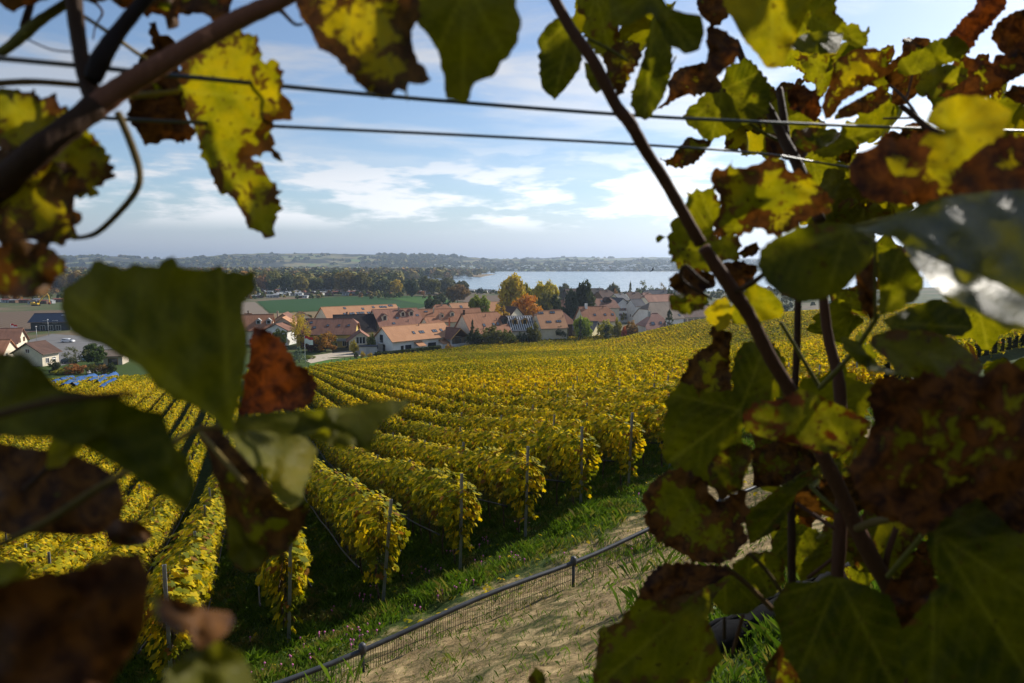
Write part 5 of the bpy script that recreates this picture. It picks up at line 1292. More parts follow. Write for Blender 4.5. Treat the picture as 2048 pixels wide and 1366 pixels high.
# fence of the lawn
def lawn_fence():
    a, b_ = to_ground(663, 727), to_ground(738, 716); e = empty('rail_fence', a); tag(e, 'low dark timber rail fence at the lawn edge', 'fence'); d = b_ - a
    for k in range(7):
        p = d * (k / 6); g = Hs(a.x + p.x, a.y + p.y) - a.z; MB().box(p.x - .06, p.x + .06, p.y - .06, p.y + .06, g - .2, g + 1.1).build('post', MATS['wood_dark'], e)
    for h in (.55, .95): MB().tube([(d.x * k / 6, d.y * k / 6, Hs(a.x + d.x * k / 6, a.y + d.y * k / 6) - a.z + h) for k in range(7)], .05, 4).build('rail', MATS['wood_dark'], e)
lawn_fence()
# ------------------------------------------------------------------ haze
def haze():
    t = NT('haze_air'); v = t.n('ShaderNodeVolumePrincipled'); v.inputs['Color'].default_value = (.66, .80, 1.0, 1); v.inputs['Density'].default_value = HAZE
    v.inputs['Anisotropy'].default_value = .5; t.L(v.outputs[0], t.out.inputs[1])
    b = MB().box(-9400, 9400, -300, 9600, -40, 130); o = b.build('haze', MATS['haze_air']); tag(o, 'thin blue autumn haze over the valley', 'haze', kind='stuff')
HAZE = 1.2e-4
haze()
# ------------------------------------------------------------------ the vines at the camera
def mat_hero_leaf():
    t = NT('grape_leaf'); lp = t.attr('lp', 'Vector'); ed = t.attr('edge'); ve = t.attr('vein'); oc = t.n('ShaderNodeSeparateColor'); t.L(t.info('Color'), oc.inputs[0])
    yel, bro, red = oc.outputs[0], oc.outputs[1], oc.outputs[2]
    n1 = t.noise(lp, 26, 4, .55); n2 = t.noise(lp, 75, 6, .68, .6); n3 = t.noise(lp, 300, 4, .7); n4 = t.noise(lp, 40, 3, .5)
    vo = t.n('ShaderNodeTexVoronoi'); vo.feature = 'DISTANCE_TO_EDGE'; vo.inputs['Scale'].default_value = 380; t.L(lp, vo.inputs['Vector'])
    y = t.math('ADD', yel, t.math('ADD', t.math('MULTIPLY', t.math('SUBTRACT', n1, .5), 1.1), t.math('MULTIPLY', t.math('SUBTRACT', n3, .5), .25)))
    g = t.mix(t.rng(y, .0, .5, smooth=False), (.034, .043, .002), (.135, .128, .003)); g = t.mix(t.rng(y, .45, 1.0, smooth=False), g, (.40, .28, .006))
    cell = t.rng(vo.outputs[0], 0., .10); g = t.mix(t.math('MULTIPLY', t.math('SUBTRACT', 1., cell), .22), g, (.16, .15, .02))
    g = t.mix(t.math('MULTIPLY', ve, .55), g, (.20, .19, .03))
    bm = t.math('ADD', t.math('MULTIPLY', n2, .8), t.math('ADD', t.math('MULTIPLY', n4, .35), t.math('MULTIPLY', ed, .20)))
    th = t.math('SUBTRACT', 1.03, t.math('MULTIPLY', bro, .5)); m = t.rng(bm, th, t.math('ADD', th, .06))
    nb = t.rng(n2, .36, .64); br = t.mix(nb, (.022, .010, .004), (.15, .080, .016)); br = t.mix(red, br, t.mix(nb, (.035, .010, .005), (.20, .055, .010)))
    br = t.mix(t.math('MULTIPLY', ve, .35), br, (.035, .015, .008))
    dots = t.math('MULTIPLY', t.rng(t.noise(lp, 170, 2, .5), .64, .69), t.rng(bro, .1, .6, .1, .85)); m = t.math('MAXIMUM', m, dots)
    c = t.mix(m, g, br)
    tr = t.mix(m, t.mix(1., g, (1.8, 1.7, .35), 'MULTIPLY'), t.mix(1., br, (1.0, .72, .35), 'MULTIPLY'))
    am = t.math('SUBTRACT', .52, t.math('MULTIPLY', m, .25))
    h = t.math('ADD', t.math('MULTIPLY', cell, .35), t.math('ADD', t.math('MULTIPLY', n2, .6), t.math('MULTIPLY', ve, .8)))
    return t.end(t.leafy(c, tr, am, t.rng(n2, .3, .8, .45, .65), .15, bump=h, bstr=.35, bdist=.0022))
mat_hero_leaf()
gm = MATS['grape_leaf'].copy(); gm.name = 'waxy_leaf'; MATS['waxy_leaf'] = gm
for nd in gm.node_tree.nodes:
    if nd.type == 'BSDF_PRINCIPLED': nd.inputs['Specular IOR Level'].default_value = 1.0; nd.inputs['Coat Weight'].default_value = .5; nd.inputs['Coat Roughness'].default_value = .35
def mat_cane():
    t = NT('cane_bark'); O = t.pos(); n = t.noise(O, 60, 5, .65); n2 = t.noise(t.scale(O, (220, 220, 25)), 1., 4, .6); k = t.info('Color')
    c = t.mix(t.math('MULTIPLY', n2, .8), k, t.mix(1., k, (.45, .42, .40), 'MULTIPLY')); c = t.mix(t.rng(n, .6, .72), c, t.mix(1., k, (1.5, 1.5, 1.5), 'MULTIPLY'))
    return t.end(t.bsdf(c, .7, .15, bump=n2, bstr=.5, bdist=.002))
mat_cane()
plain('wire_steel', (.10, .11, .12), .4, .5, .6, .15, 40)
ZOOM = dict(px=(0, 0, 1.), tl=(0, 0, .3418), t=(500, 0, .3418), tr1=(1000, 0, .3418), tr2=(1400, 0, .3164), ml=(0, 440, .3125), bl=(0, 800, .415), r1=(1200, 300, .4143), r2=(1200, 800, .4143))
def zz(z, pts): ox, oy, s = ZOOM[z]; return [(ox + p[0] * s, oy + p[1] * s, *[q * s for q in p[2:]]) for p in pts]
def inside(P, poly):
    x, y = P[:, 0], P[:, 1]; c = np.zeros(len(P), bool); n = len(poly); j = n - 1
    for i in range(n):
        xi, yi = poly[i]; xj, yj = poly[j]
        c ^= ((yi > y) != (yj > y)) & (x < (xj - xi) * (y - yi) / (yj - yi + 1e-12) + xi); j = i
    return c
def seg_dist(P, A, B):
    d = B - A; t = np.clip(((P - A) @ d) / (d @ d + 1e-12), 0, 1); return np.linalg.norm(P - A - t[:, None] * d, axis=1)
def leaf_geometry(Q, pet, seed, teeth=1.0, step=.0025, holes=0, smooth_amt=1):
    """Q: outline (m) in the leaf's own plane, pet: where the stalk joins. Returns verts2d, tris, edge and vein values."""
    r = np.random.default_rng(seed); Q = np.array(Q, float)
    if ((Q[:, 0] * np.roll(Q[:, 1], -1) - np.roll(Q[:, 0], -1) * Q[:, 1]).sum()) < 0: Q = Q[::-1]
    # toothed margin
    out = []; per = np.linalg.norm(np.roll(Q, -1, 0) - Q, axis=1); s_acc = 0; tooth = .0085 * r.uniform(.85, 1.2)
    for i in range(len(Q)):
        a, b = Q[i], Q[(i + 1) % len(Q)]; L = per[i]
        if L < 1e-6: continue
        nrm = np.array([(b - a)[1], -(b - a)[0]]) / L; k = max(1, int(L / (tooth / 4)))
        for j in range(k):
            sp_ = s_acc + L * j / k; ph = (sp_ / tooth + 1.5 * vnoise([sp_ * 55], [seed * 1.3], 8)[0]) % 1.0; saw = (ph / .65 if ph < .65 else (1 - ph) / .35) - .45
            w = (vnoise([s_acc * 90 + j * .3], [seed * 3.7], 5)[0] - .4)
            out.append(a + (b - a) * j / k + nrm * teeth * (.0052 * saw * (.15 + 1.9 * w) + .006 * (w - .1)))
        s_acc += L
    O = np.array(out); lo, hi = O.min(0), O.max(0)
    gx, gy = np.meshgrid(np.arange(lo[0], hi[0], step), np.arange(lo[1], hi[1], step)); Gp = np.stack([gx.ravel(), gy.ravel()], 1) + r.uniform(-.25, .25, (gx.size, 2)) * step
    Gp = Gp[inside(Gp, O)]
    if len(Gp):
        dm = np.min(np.linalg.norm(Gp[:, None] - O[None], axis=2), axis=1); Gp = Gp[dm > step * .55]
    allp = np.concatenate([O, Gp]); res = delaunay_2d_cdt([Vector(p) for p in allp], [], [list(range(len(O)))], 1, 1e-7)
    V = np.array([(p.x, p.y) for p in res[0]]); F = np.array([f for f in res[2] if len(f) == 3])
    if holes:
        cen = V[F].mean(1); keep = np.ones(len(F), bool)
        for _ in range(holes):
            c = cen[r.integers(len(cen))]; rad = r.uniform(.002, .006); an = np.arctan2(cen[:, 1] - c[1], cen[:, 0] - c[0]); keep &= np.linalg.norm(cen - c, axis=1) > rad * (1 + .35 * np.sin(an * 3 + _) + .2 * np.sin(an * 7))
        F = F[keep]
    ed = np.min(np.linalg.norm(V[:, None] - O[None, ::2], axis=2), axis=1)
    pet = np.array(pet, float); rel = O - pet; dist = np.linalg.norm(rel, axis=1); ang = np.arctan2(rel[:, 1], rel[:, 0])
    ax = math.atan2(*(O.mean(0) - pet)[::-1]); segs = []; vd = np.full(len(V), 1.); v2 = np.full(len(V), 1.); crease = np.full(len(V), 1.)
    for off in (0, .85, -.85, 1.75, -1.75):
        m = np.abs((ang - ax - off + math.pi) % (2 * math.pi) - math.pi) < .42
        if not m.any(): continue
        tip = O[np.where(m)[0][np.argmax(dist[m])]]; d = tip - pet; L = np.linalg.norm(d)
        if L < .012: continue
        e = pet + d * .95; q = seg_dist(V, pet, e); vd = np.minimum(vd, q); crease = np.minimum(crease, q); u = d / L; nn = np.array([-u[1], u[0]])
        for k in np.arange(.18, .92, .16):
            for sg in (-1, 1):
                base = pet + d * k; l = L * (1 - k) * .55 + .006; v2 = np.minimum(v2, seg_dist(V, base, base + (u * .72 + nn * sg * .70) * l))
    return V, F, np.clip(1 - ed / .022, 0, 1), np.maximum(np.exp(-(vd / .0016) ** 2), .38 * np.exp(-(v2 / .0016) ** 2)), crease
LEAFN = [0]
def hero(parent, z, pts, D, tilt, look, pet=None, teeth=1.0, curl=.006, holes=0, name='leaf', label=None, stalk=None):
    """a vine leaf traced as an outline, standing at depth D with its own tilt and curl"""
    LEAFN[0] += 1; seed = LEAFN[0]; r = np.random.default_rng(seed * 17)
    P = np.array([p[:2] for p in zz(z, pts)]); c = P.mean(0); k = D / FPX
    Q = (P - c) * k * np.array([1, -1])
    if pet is None: pp = Q[np.argmax(Q[:, 1])] * .8
    else: pp = (np.array(zz(z, [pet])[0][:2]) - c) * k * np.array([1, -1])
    V, F, ed, ve, cr = leaf_geometry(Q, pp, seed, teeth, holes=holes)
    a, b = tilt; ph = r.uniform(0, 6.28, 4); fx = r.uniform(28, 60, 4)
    x, y = V[:, 0], V[:, 1]; size = max(np.ptp(x), np.ptp(y))
    dep = D + a * x + b * y + curl * (np.sin(x * fx[0] + ph[0]) + np.sin(y * fx[1] + ph[1])) * .6 + curl * .5 * np.sin((x + y) * fx[2] + ph[2]) + .0016 * np.sin(x * 210 + ph[3]) * np.sin(y * 190 + ph[0])
    dep += -.22 * np.minimum(cr, .012) + curl * .9 * ed ** 2 * np.sin(np.arctan2(y, x) * 3 + ph[1])
    dep = np.maximum(dep, D * .6)
    U = c[0] + x / k; W = c[1] - y / k
    xc = (U - 1024) / FPX; yc = (683 - W) / FPX
    X = np.stack([xc * dep, (CP + yc * SP) * dep, (yc * CP - SP) * dep], 1)
    base = np.array(parent.location)
    lp = np.stack([x, y, np.zeros_like(x)], 1) + r.uniform(-5, 5, 3)
    o = link(name, np_mesh(name, X - base, F, MATS['grape_leaf'], True, vattr={'edge': ed, 'vein': ve, 'lp': lp}), parent); o.color = (*look, 1)
    if label: o['label'] = label
    if stalk:
        tube(parent, stalk[0], stalk[1], 'leaf_stalk', stalk[2] if len(stalk) > 2 else (.22, .16, .05), under=o)
    return o
def tube(parent, z, pts, name, colr, under=None, n=9):
    """pts: (x, y, half width, depth) in the picture"""
    P = zz(z, [p[:3] for p in pts]); q = [(a[0], a[1], a[2], b[3]) for a, b in zip(P, pts)]
    q = smooth_path(q, 6); base = parent.location; W = [at(a[0], a[1], a[3]) - base for a in q]; rad = [max(a[2], .5) * a[3] / FPX for a in q]
    rr = random.Random(len(pts) * 7 + int(pts[0][0])); rad = [r_ * (1 + rr.uniform(-.05, .05)) for r_ in rad]
    o = MB().tube(W, rad, n).build(name, MATS['cane_bark'], under or parent, True); o.color = (*colr, 1)
    return o
RED = (.11, .048, .026); DRK = (.065, .034, .019); GRN = (.16, .15, .035); TAN = (.24, .16, .085)
gl = Vector((-.55, .45, Hs(-.55, .45))); gr_ = Vector((.85, .95, Hs(.85, .95)))
VL = empty('grapevine', gl); tag(VL, 'foreground grapevine with thick forked cane and large curled autumn leaves', 'grapevine')
VR = empty('grapevine', gr_); tag(VR, 'foreground grapevine with long slanting cane and a dense wall of spotted leaves', 'grapevine')
def trunk(e, top, r0, r1):
    t = top - e.location; pts = [(0, 0, -.1), (t.x * .05 + .01, t.y * .1, t.z * .25), (t.x * .2 - .015, t.y * .3, t.z * .5), (t.x * .6, t.y * .65, t.z * .8), tuple(t)]
    MB().tube(smooth_path(pts, 5), [r0 + (r1 - r0) * k / 20 for k in range(21)], 10).build('trunk', MATS['vine_bark'], e, True)

# --- left vine: wood
tube(VL, 'tl', [(-260, 1330, 92, .40), (0, 1080, 86, .40), (200, 900, 80, .40), (400, 745, 72, .41), (560, 620, 74, .42)], 'cane', DRK)
tube(VL, 'tl', [(540, 640, 70, .42), (700, 520, 66, .425), (900, 400, 62, .43), (1150, 250, 58, .44), (1400, 110, 55, .45), (1640, 0, 50, .46), (1900, -150, 45, .47)], 'cane', (.27, .115, .068))  # lighter colour stands in for sun on this stretch of cane
tube(VL, 'tl', [(425, -60, 48, .43), (455, 200, 44, .43), (490, 400, 46, .425), (560, 620, 60, .42)], 'cane', DRK)
tube(VL, 'tl', [(880, -40, 42, .43), (700, 180, 42, .425), (600, 330, 55, .42), (540, 470, 50, .42)], 'cane', (.03, .02, .018))
tube(VL, 'tl', [(420, 0, 26, .46), (250, 110, 28, .46), (150, 190, 34, .46), (60, 270, 28, .46), (-60, 350, 26, .46)], 'cane', GRN)
tube(VL, 'tl', [(200, -40, 18, .47), (140, 160, 24, .46)], 'cane', DRK)
tube(VL, 'tl', [(-40, 490, 20, .45), (200, 478, 19, .44), (500, 500, 18, .43)], 'leaf_stalk', (.14, .08, .02))
tube(VL, 'tl', [(690, 660, 22, .42), (770, 850, 23, .42), (815, 1000, 20, .42), (800, 1110, 19, .42), (700, 1240, 18, .42), (560, 1366, 16, .425), (430, 1395, 12, .43)], 'tendril', (.15, .10, .025))
tube(VL, 'tl', [(490, 95, 11, .47), (650, 200, 12, .48), (800, 310, 11, .5), (870, 350, 10, .5)], 'leaf_stalk', (.28, .20, .05))
tube(VL, 'tl', [(540, 0, 8, .5), (600, 70, 7, .5), (560, 150, 5, .5), (545, 230, 4, .5)], 'tendril', RED); tube(VL, 'tl', [(160, 230, 5, .48), (300, 290, 5, .48), (440, 305, 5, .46)], 'tendril', DRK)
tube(VL, 't', [(140, 30, 30, .47), (190, 70, 14, .47), (260, 140, 10, .47), (312, 140, 6, .47)], 'tendril', DRK)
trunk(VL, at(-90, 455, .40), .034, .020)
# --- left vine: leaves
hero(VL, 'tl', [(1060, 330), (1120, 280), (1250, 210), (1390, 160), (1430, 200), (1500, 215), (1510, 260), (1545, 310), (1530, 350), (1560, 370), (1600, 350), (1635, 400), (1650, 480), (1665, 540), (1690, 580), (1720, 640), (1680, 700), (1600, 720), (1610, 745), (1560, 760), (1600, 800), (1590, 860), (1640, 890), (1660, 950), (1600, 940), (1560, 890), (1500, 900), (1440, 905), (1460, 930), (1530, 960), (1560, 1010), (1600, 1080), (1635, 1130), (1610, 1150), (1645, 1230), (1610, 1250), (1600, 1380), (1560, 1400), (1500, 1366), (1450, 1340), (1430, 1270), (1370, 1180), (1330, 1130), (1300, 1135), (1240, 1085), (1210, 980), (1180, 880), (1150, 800), (1110, 700), (1060, 600), (1010, 540)],
     .52, (-.55, -.25), (.52, .68, .1), (1030, 530), .8, stalk=('tl', [(700, 560, 24, .43), (850, 555, 20, .47), (1040, 535, 16, .52)], (.18, .15, .04)))
hero(VL, 'tl', [(770, 380), (850, 290), (900, 280), (880, 200), (885, 140), (950, 180), (990, 200), (1025, 240), (1010, 310), (1050, 400), (1040, 500), (1060, 600), (1110, 700), (1140, 790), (1070, 825), (960, 820), (850, 850), (800, 780), (760, 700), (740, 600), (760, 480)], .545, (.2, -.1), (.25, 1.15, .35), (1020, 520))
hero(VL, 'tl', [(-60, 520), (80, 500), (200, 530), (400, 610), (400, 650), (450, 720), (540, 790), (600, 860), (630, 920), (655, 1045), (590, 1060), (545, 1090), (545, 1140), (420, 1120), (250, 1000), (100, 900), (-60, 860)], .43, (-.35, -.2), (.52, .66, .2), (60, 620))
hero(VL, 'tl', [(-60, 900), (100, 880), (250, 930), (380, 960), (450, 1050), (545, 1130), (440, 1160), (440, 1230), (480, 1290), (420, 1310), (440, 1380), (300, 1430), (-60, 1400)], .41, (.25, .35), (.6, .75, .15), (0, 1000))
hero(VL, 'ml', [(-60, 20), (150, 0), (480, 0), (480, 60), (500, 100), (400, 130), (250, 130), (100, 120), (-60, 100)], .42, (-.2, .1), (.45, .8, .2), (0, 40))
hero(VL, 'ml', [(-60, 180), (100, 130), (250, 150), (350, 210), (415, 260), (420, 340), (350, 360), (330, 440), (290, 480), (130, 490), (-60, 470)], .37, (-.1, .1), (.35, .70, .25), (0, 200), .4)
hero(VL, 'tl', [(590, -80), (620, 0), (700, 40), (770, 60), (870, 70), (950, 85), (980, 130), (1040, 160), (1050, 90), (1130, 80), (1170, 75), (1200, 100), (1240, 130), (1300, 120), (1350, 60), (1370, -80)], .5, (.1, .1), (.3, .9, .3), (980, -80))
hero(VL, 't', [(230, -90), (280, 60), (310, 120), (350, 170), (400, 290), (470, 310), (540, 370), (620, 480), (680, 545), (780, 590), (830, 570), (860, 520), (905, 540), (930, 600), (925, 520), (930, 480), (985, 490), (1040, 470), (1030, 410), (985, 365), (960, 300), (945, 180), (985, 100), (990, -90)], .40, (-.62, -.2), (.72, .82, .15), (620, -90), .5)
hero(VL, 't', [(975, -90), (980, 130), (1030, 200), (1090, 300), (1130, 380), (1140, 500), (1145, 580), (1180, 590), (1270, 595), (1290, 540), (1320, 490), (1440, 430), (1450, 380), (1530, 300), (1570, 200), (1590, 110), (1560, 40), (1570, -90)], .42, (-.50, -.25), (.30, .18, .0), (1270, -90), .4)
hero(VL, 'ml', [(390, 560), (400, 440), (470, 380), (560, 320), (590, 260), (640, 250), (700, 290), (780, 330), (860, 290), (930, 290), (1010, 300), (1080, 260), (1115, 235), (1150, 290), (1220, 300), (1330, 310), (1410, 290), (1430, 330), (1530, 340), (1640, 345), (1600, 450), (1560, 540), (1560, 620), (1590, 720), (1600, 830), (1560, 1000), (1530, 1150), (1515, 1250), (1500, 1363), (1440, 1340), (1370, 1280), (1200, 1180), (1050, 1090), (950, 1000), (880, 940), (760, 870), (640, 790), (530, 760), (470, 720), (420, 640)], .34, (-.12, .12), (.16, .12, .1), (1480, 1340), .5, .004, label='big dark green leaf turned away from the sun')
hero(VL, 'ml', [(1620, 680), (1720, 710), (1800, 780), (1870, 850), (1890, 930), (1950, 950), (2000, 1010), (2020, 1060), (2010, 1170), (1930, 1210), (1700, 1240), (1530, 1240), (1540, 1100), (1590, 950), (1600, 800)], .60, (-.35, -.1), (.2, 1.6, .9), (1560, 1240), .9, label='dead dark red brown leaf')
hero(VL, 'bl', [(1130, 80), (1300, 60), (1560, 40), (1800, 10), (2000, 0), (1920, 60), (1840, 100), (1810, 160), (1780, 270), (1720, 210), (1560, 150), (1480, 180), (1300, 150), (1140, 150)], .38, (.25, .9), (.12, .20, .05), (1130, 130), .35, .005)
hero(VL, 'bl', [(1100, 170), (1130, 110), (1300, 110), (1470, 160), (1530, 240), (1500, 300), (1500, 380), (1470, 420), (1470, 480), (1400, 520), (1340, 490), (1280, 400), (1200, 300), (1150, 230)], .37, (1.0, 1.0), (.40, .08, .0), (1120, 130), .4, .006)
hero(VL, 'bl', [(1470, 170), (1560, 130), (1680, 160), (1740, 215), (1640, 230), (1540, 200)], .365, (.3, .5), (.25, .15, .0), (1480, 165), .3, .004)
hero(VL, 'bl', [(950, 90), (1060, 150), (1130, 230), (1250, 360), (1340, 490), (1400, 520), (1480, 490), (1500, 440), (1470, 600), (1430, 680), (1380, 740), (1290, 760), (1250, 830), (1180, 830), (1130, 800), (1100, 700), (1085, 560), (1050, 430), (1000, 250), (960, 160)], .46, (-.1, .15), (.32, .85, .15), (960, 110), .6)
hero(VL, 'bl', [(1095, 560), (1140, 570), (1200, 660), (1300, 740), (1250, 810), (1180, 830), (1110, 760)], .44, (.4, .3), (.22, .25, .05), (1100, 570), .4, .004)
hero(VL, 'bl', [(-60, -230), (100, -220), (200, -150), (300, -60), (380, -30), (560, 0), (780, 60), (830, 200), (870, 300), (930, 370), (935, 450), (900, 530), (850, 500), (720, 400), (580, 340), (440, 240), (240, 180), (100, 180), (-60, 160)], .26, (.1, -.1), (.10, .12, .05), (-40, 60), .3, .008, stalk=('bl', [(-40, 80, 20, .25), (300, 0, 20, .25), (640, -30, 16, .26)], (.10, .055, .02)))
hero(VL, 'bl', [(780, 220), (830, 200), (900, 280), (930, 360), (900, 480), (850, 440), (800, 330)], .25, (.5, .3), (.12, .05, .0), (800, 220), .2, .003)
hero(VL, 'bl', [(-60, 180), (100, 230), (200, 240), (350, 260), (480, 310), (580, 400), (600, 500), (580, 580), (480, 650), (350, 660), (200, 650), (-60, 640)], .36, (.05, .2), (.4, 1.25, .3), (0, 300), .4)
hero(VL, 'bl', [(240, 200), (290, 145), (370, 190), (395, 240), (300, 300), (230, 330)], .33, (.5, .5), (.7, .2, .0), (240, 250), .3, .003)  # extra yellow piece shaped as the glow on the leaf behind it
hero(VL, 'bl', [(500, 620), (560, 575), (640, 580), (720, 620), (740, 660), (700, 700), (600, 705), (520, 680)], .34, (.5, .6), (.3, .8, .35), (510, 640), .3, .004)
tube(VL, 'bl', [(-40, 715, 17, .30), (200, 600, 18, .31), (450, 440, 19, .32), (620, 340, 19, .33)], 'leaf_stalk', (.14, .10, .025)); tube(VL, 'bl', [(120, 430, 13, .33), (250, 310, 13, .33), (380, 195, 12, .33)], 'leaf_stalk', DRK)
tube(VL, 'bl', [(830, 210, 16, .35), (960, 140, 13, .36), (1120, 130, 12, .37)], 'leaf_stalk', (.24, .17, .05)); tube(VL, 'bl', [(960, 150, 11, .43), (1080, 290, 13, .42), (1180, 400, 11, .41)], 'leaf_stalk', (.26, .19, .05))
hero(VL, 'bl', [(60, 880), (200, 830), (400, 810), (560, 760), (680, 740), (710, 830), (720, 960), (700, 1100), (650, 1200), (500, 1420), (-60, 1420), (-60, 900)], .21, (.05, .1), (.2, 1.6, .5), (100, 900), .5, .006)
hero(VL, 'bl', [(715, 930), (800, 940), (900, 960), (1000, 990), (1110, 1010), (1140, 1060), (1100, 1120), (1020, 1180), (950, 1190), (900, 1130), (820, 1100), (740, 1040)], .225, (1.0, 1.1), (.7, .8, .4), (720, 980), .5, .004)
hero(VL, 'bl', [(780, 1420), (820, 1280), (920, 1210), (1060, 1175), (1170, 1220), (1210, 1300), (1230, 1420)], .22, (.5, .7), (.28, .05, .0), (980, 1420), .3, .004)
hero(VL, 'bl', [(-60, 800), (60, 760), (150, 800), (100, 900), (80, 1100), (-60, 1200)], .26, (-.1, .1), (.3, .4, .1), (-50, 900), .4, .004)

# --- right vine: wood
tube(VR, 'tr1', [(230, -160, 32, .60), (320, 0, 33, .60), (420, 180, 34, .60), (540, 350, 35, .60), (680, 620, 36, .61), (760, 720, 38, .61), (850, 880, 35, .62), (960, 1050, 35, .63), (1100, 1300, 36, .64), (1170, 1420, 36, .65)], 'cane', RED)
tube(VR, 'r1', [(500, 470, 30, .65), (640, 680, 36, .66), (720, 800, 33, .67), (820, 1000, 33, .68), (910, 1150, 33, .69), (1000, 1330, 33, .70), (1060, 1450, 33, .71)], 'cane', RED)
tube(VR, 'r2', [(1060, 240, 34, .71), (1150, 420, 36, .72), (1220, 580, 38, .73), (1310, 760, 42, .74), (1390, 900, 40, .75), (1470, 1080, 42, .76), (1500, 1420, 48, .78)], 'cane', RED)
tube(VR, 'r2', [(920, 430, 18, .85), (925, 650, 19, .84), (928, 900, 19, .84), (960, 1250, 20, .82)], 'cane', DRK); tube(VR, 'r2', [(1165, 480, 28, .78), (1155, 700, 32, .78), (1150, 900, 30, .78), (1200, 1300, 30, .78)], 'cane', RED)
tube(VR, 'r1', [(955, 720, 16, .85), (950, 960, 17, .85), (930, 1300, 17, .85)], 'cane', DRK); tube(VR, 'r1', [(1070, 640, 20, .80), (1100, 900, 24, .80), (1150, 1100, 28, .79), (1165, 1300, 28, .78)], 'cane', RED)
tube(VR, 'tr2', [(225, 260, 20, .95), (330, 520, 26, .93), (450, 720, 28, .92), (540, 900, 34, .90), (620, 1050, 36, .88), (760, 1400, 36, .84)], 'cane', DRK); tube(VR, 'tr2', [(500, 560, 22, .98), (530, 760, 24, .96), (560, 1000, 24, .94)], 'cane', DRK)
for z, pts, c in (('tr2', [(150, 570, 12, .9), (270, 620, 11, .92), (380, 650, 10, .93)], RED), ('tr2', [(310, 780, 9, .9), (400, 840, 10, .91), (500, 890, 10, .92)], GRN), ('tr2', [(1270, 670, 16, .8), (1360, 740, 18, .79), (1440, 810, 22, .78), (1600, 900, 26, .75)], DRK),
        ('tr2', [(1200, 540, 8, .9), (1290, 620, 9, .86), (1370, 730, 10, .8)], DRK), ('tr2', [(1340, 480, 6, .9), (1310, 600, 7, .88), (1290, 625, 7, .86)], RED), ('tr2', [(1160, 750, 6, .9), (1350, 745, 7, .82)], DRK), ('tr2', [(720, 830, 11, .9), (680, 940, 11, .9), (640, 1020, 11, .89)], (.16, .08, .06)),
        ('tr1', [(520, 230, 9, .62), (640, 290, 9, .63), (750, 360, 8, .64)], GRN), ('tr1', [(870, 370, 6, .7), (920, 380, 7, .7), (970, 330, 6, .7)], GRN), ('tr1', [(920, 380, 7, .7), (970, 430, 7, .7), (1030, 330, 5, .7)], GRN),
        ('r1', [(540, 660, 9, .66), (480, 620, 10, .66), (410, 560, 9, .67), (400, 630, 8, .68), (540, 720, 6, .68)], DRK), ('r1', [(870, 830, 9, .75), (960, 980, 10, .75), (1060, 1150, 11, .76)], GRN), ('r1', [(1340, 800, 12, .6), (1220, 980, 12, .66), (1060, 1150, 12, .74)], GRN),
        ('r1', [(640, 690, 14, .66), (720, 650, 14, .63), (800, 590, 12, .58), (900, 480, 9, .52), (1180, 390, 8, .47)], DRK), ('r1', [(1330, 440, 8, .47), (1330, 700, 8, .5), (1330, 830, 9, .55)], GRN), ('r1', [(1220, 370, 10, .46), (1350, 340, 10, .44), (1650, 270, 9, .38)], (.20, .17, .04)),
        ('r2', [(600, 800, 12, .72), (720, 900, 13, .72), (830, 1010, 13, .73)], (.14, .08, .03)), ('r2', [(720, 740, 10, .78), (800, 820, 10, .78), (890, 950, 10, .78)], (.12, .08, .03)), ('r2', [(950, 500, 10, .8), (1040, 560, 10, .78), (1130, 620, 10, .76)], RED), ('r2', [(1010, 410, 10, .75), (1080, 480, 11, .74), (1150, 540, 11, .73)], GRN),
        ('r2', [(1240, 620, 20, .72), (1320, 590, 19, .68), (1420, 570, 17, .6)], (.16, .11, .04)), ('r2', [(1000, 860, 9, .8), (1080, 800, 9, .79), (1140, 750, 9, .78)], RED), ('r2', [(1430, 620, 14, .74), (1390, 740, 15, .74), (1370, 860, 15, .75)], RED), ('r2', [(1560, 650, 12, .55), (1440, 790, 12, .62), (1390, 850, 12, .7)], GRN), ('r2', [(690, 1040, 9, .8), (660, 1150, 9, .82), (640, 1220, 9, .84)], RED), ('r2', [(600, 1050, 8, .8), (600, 1150, 9, .82)], DRK)):
    tube(VR, z, pts, 'leaf_stalk', c)
trunk(VR, at(1860, 1420, .80), .036, .024)
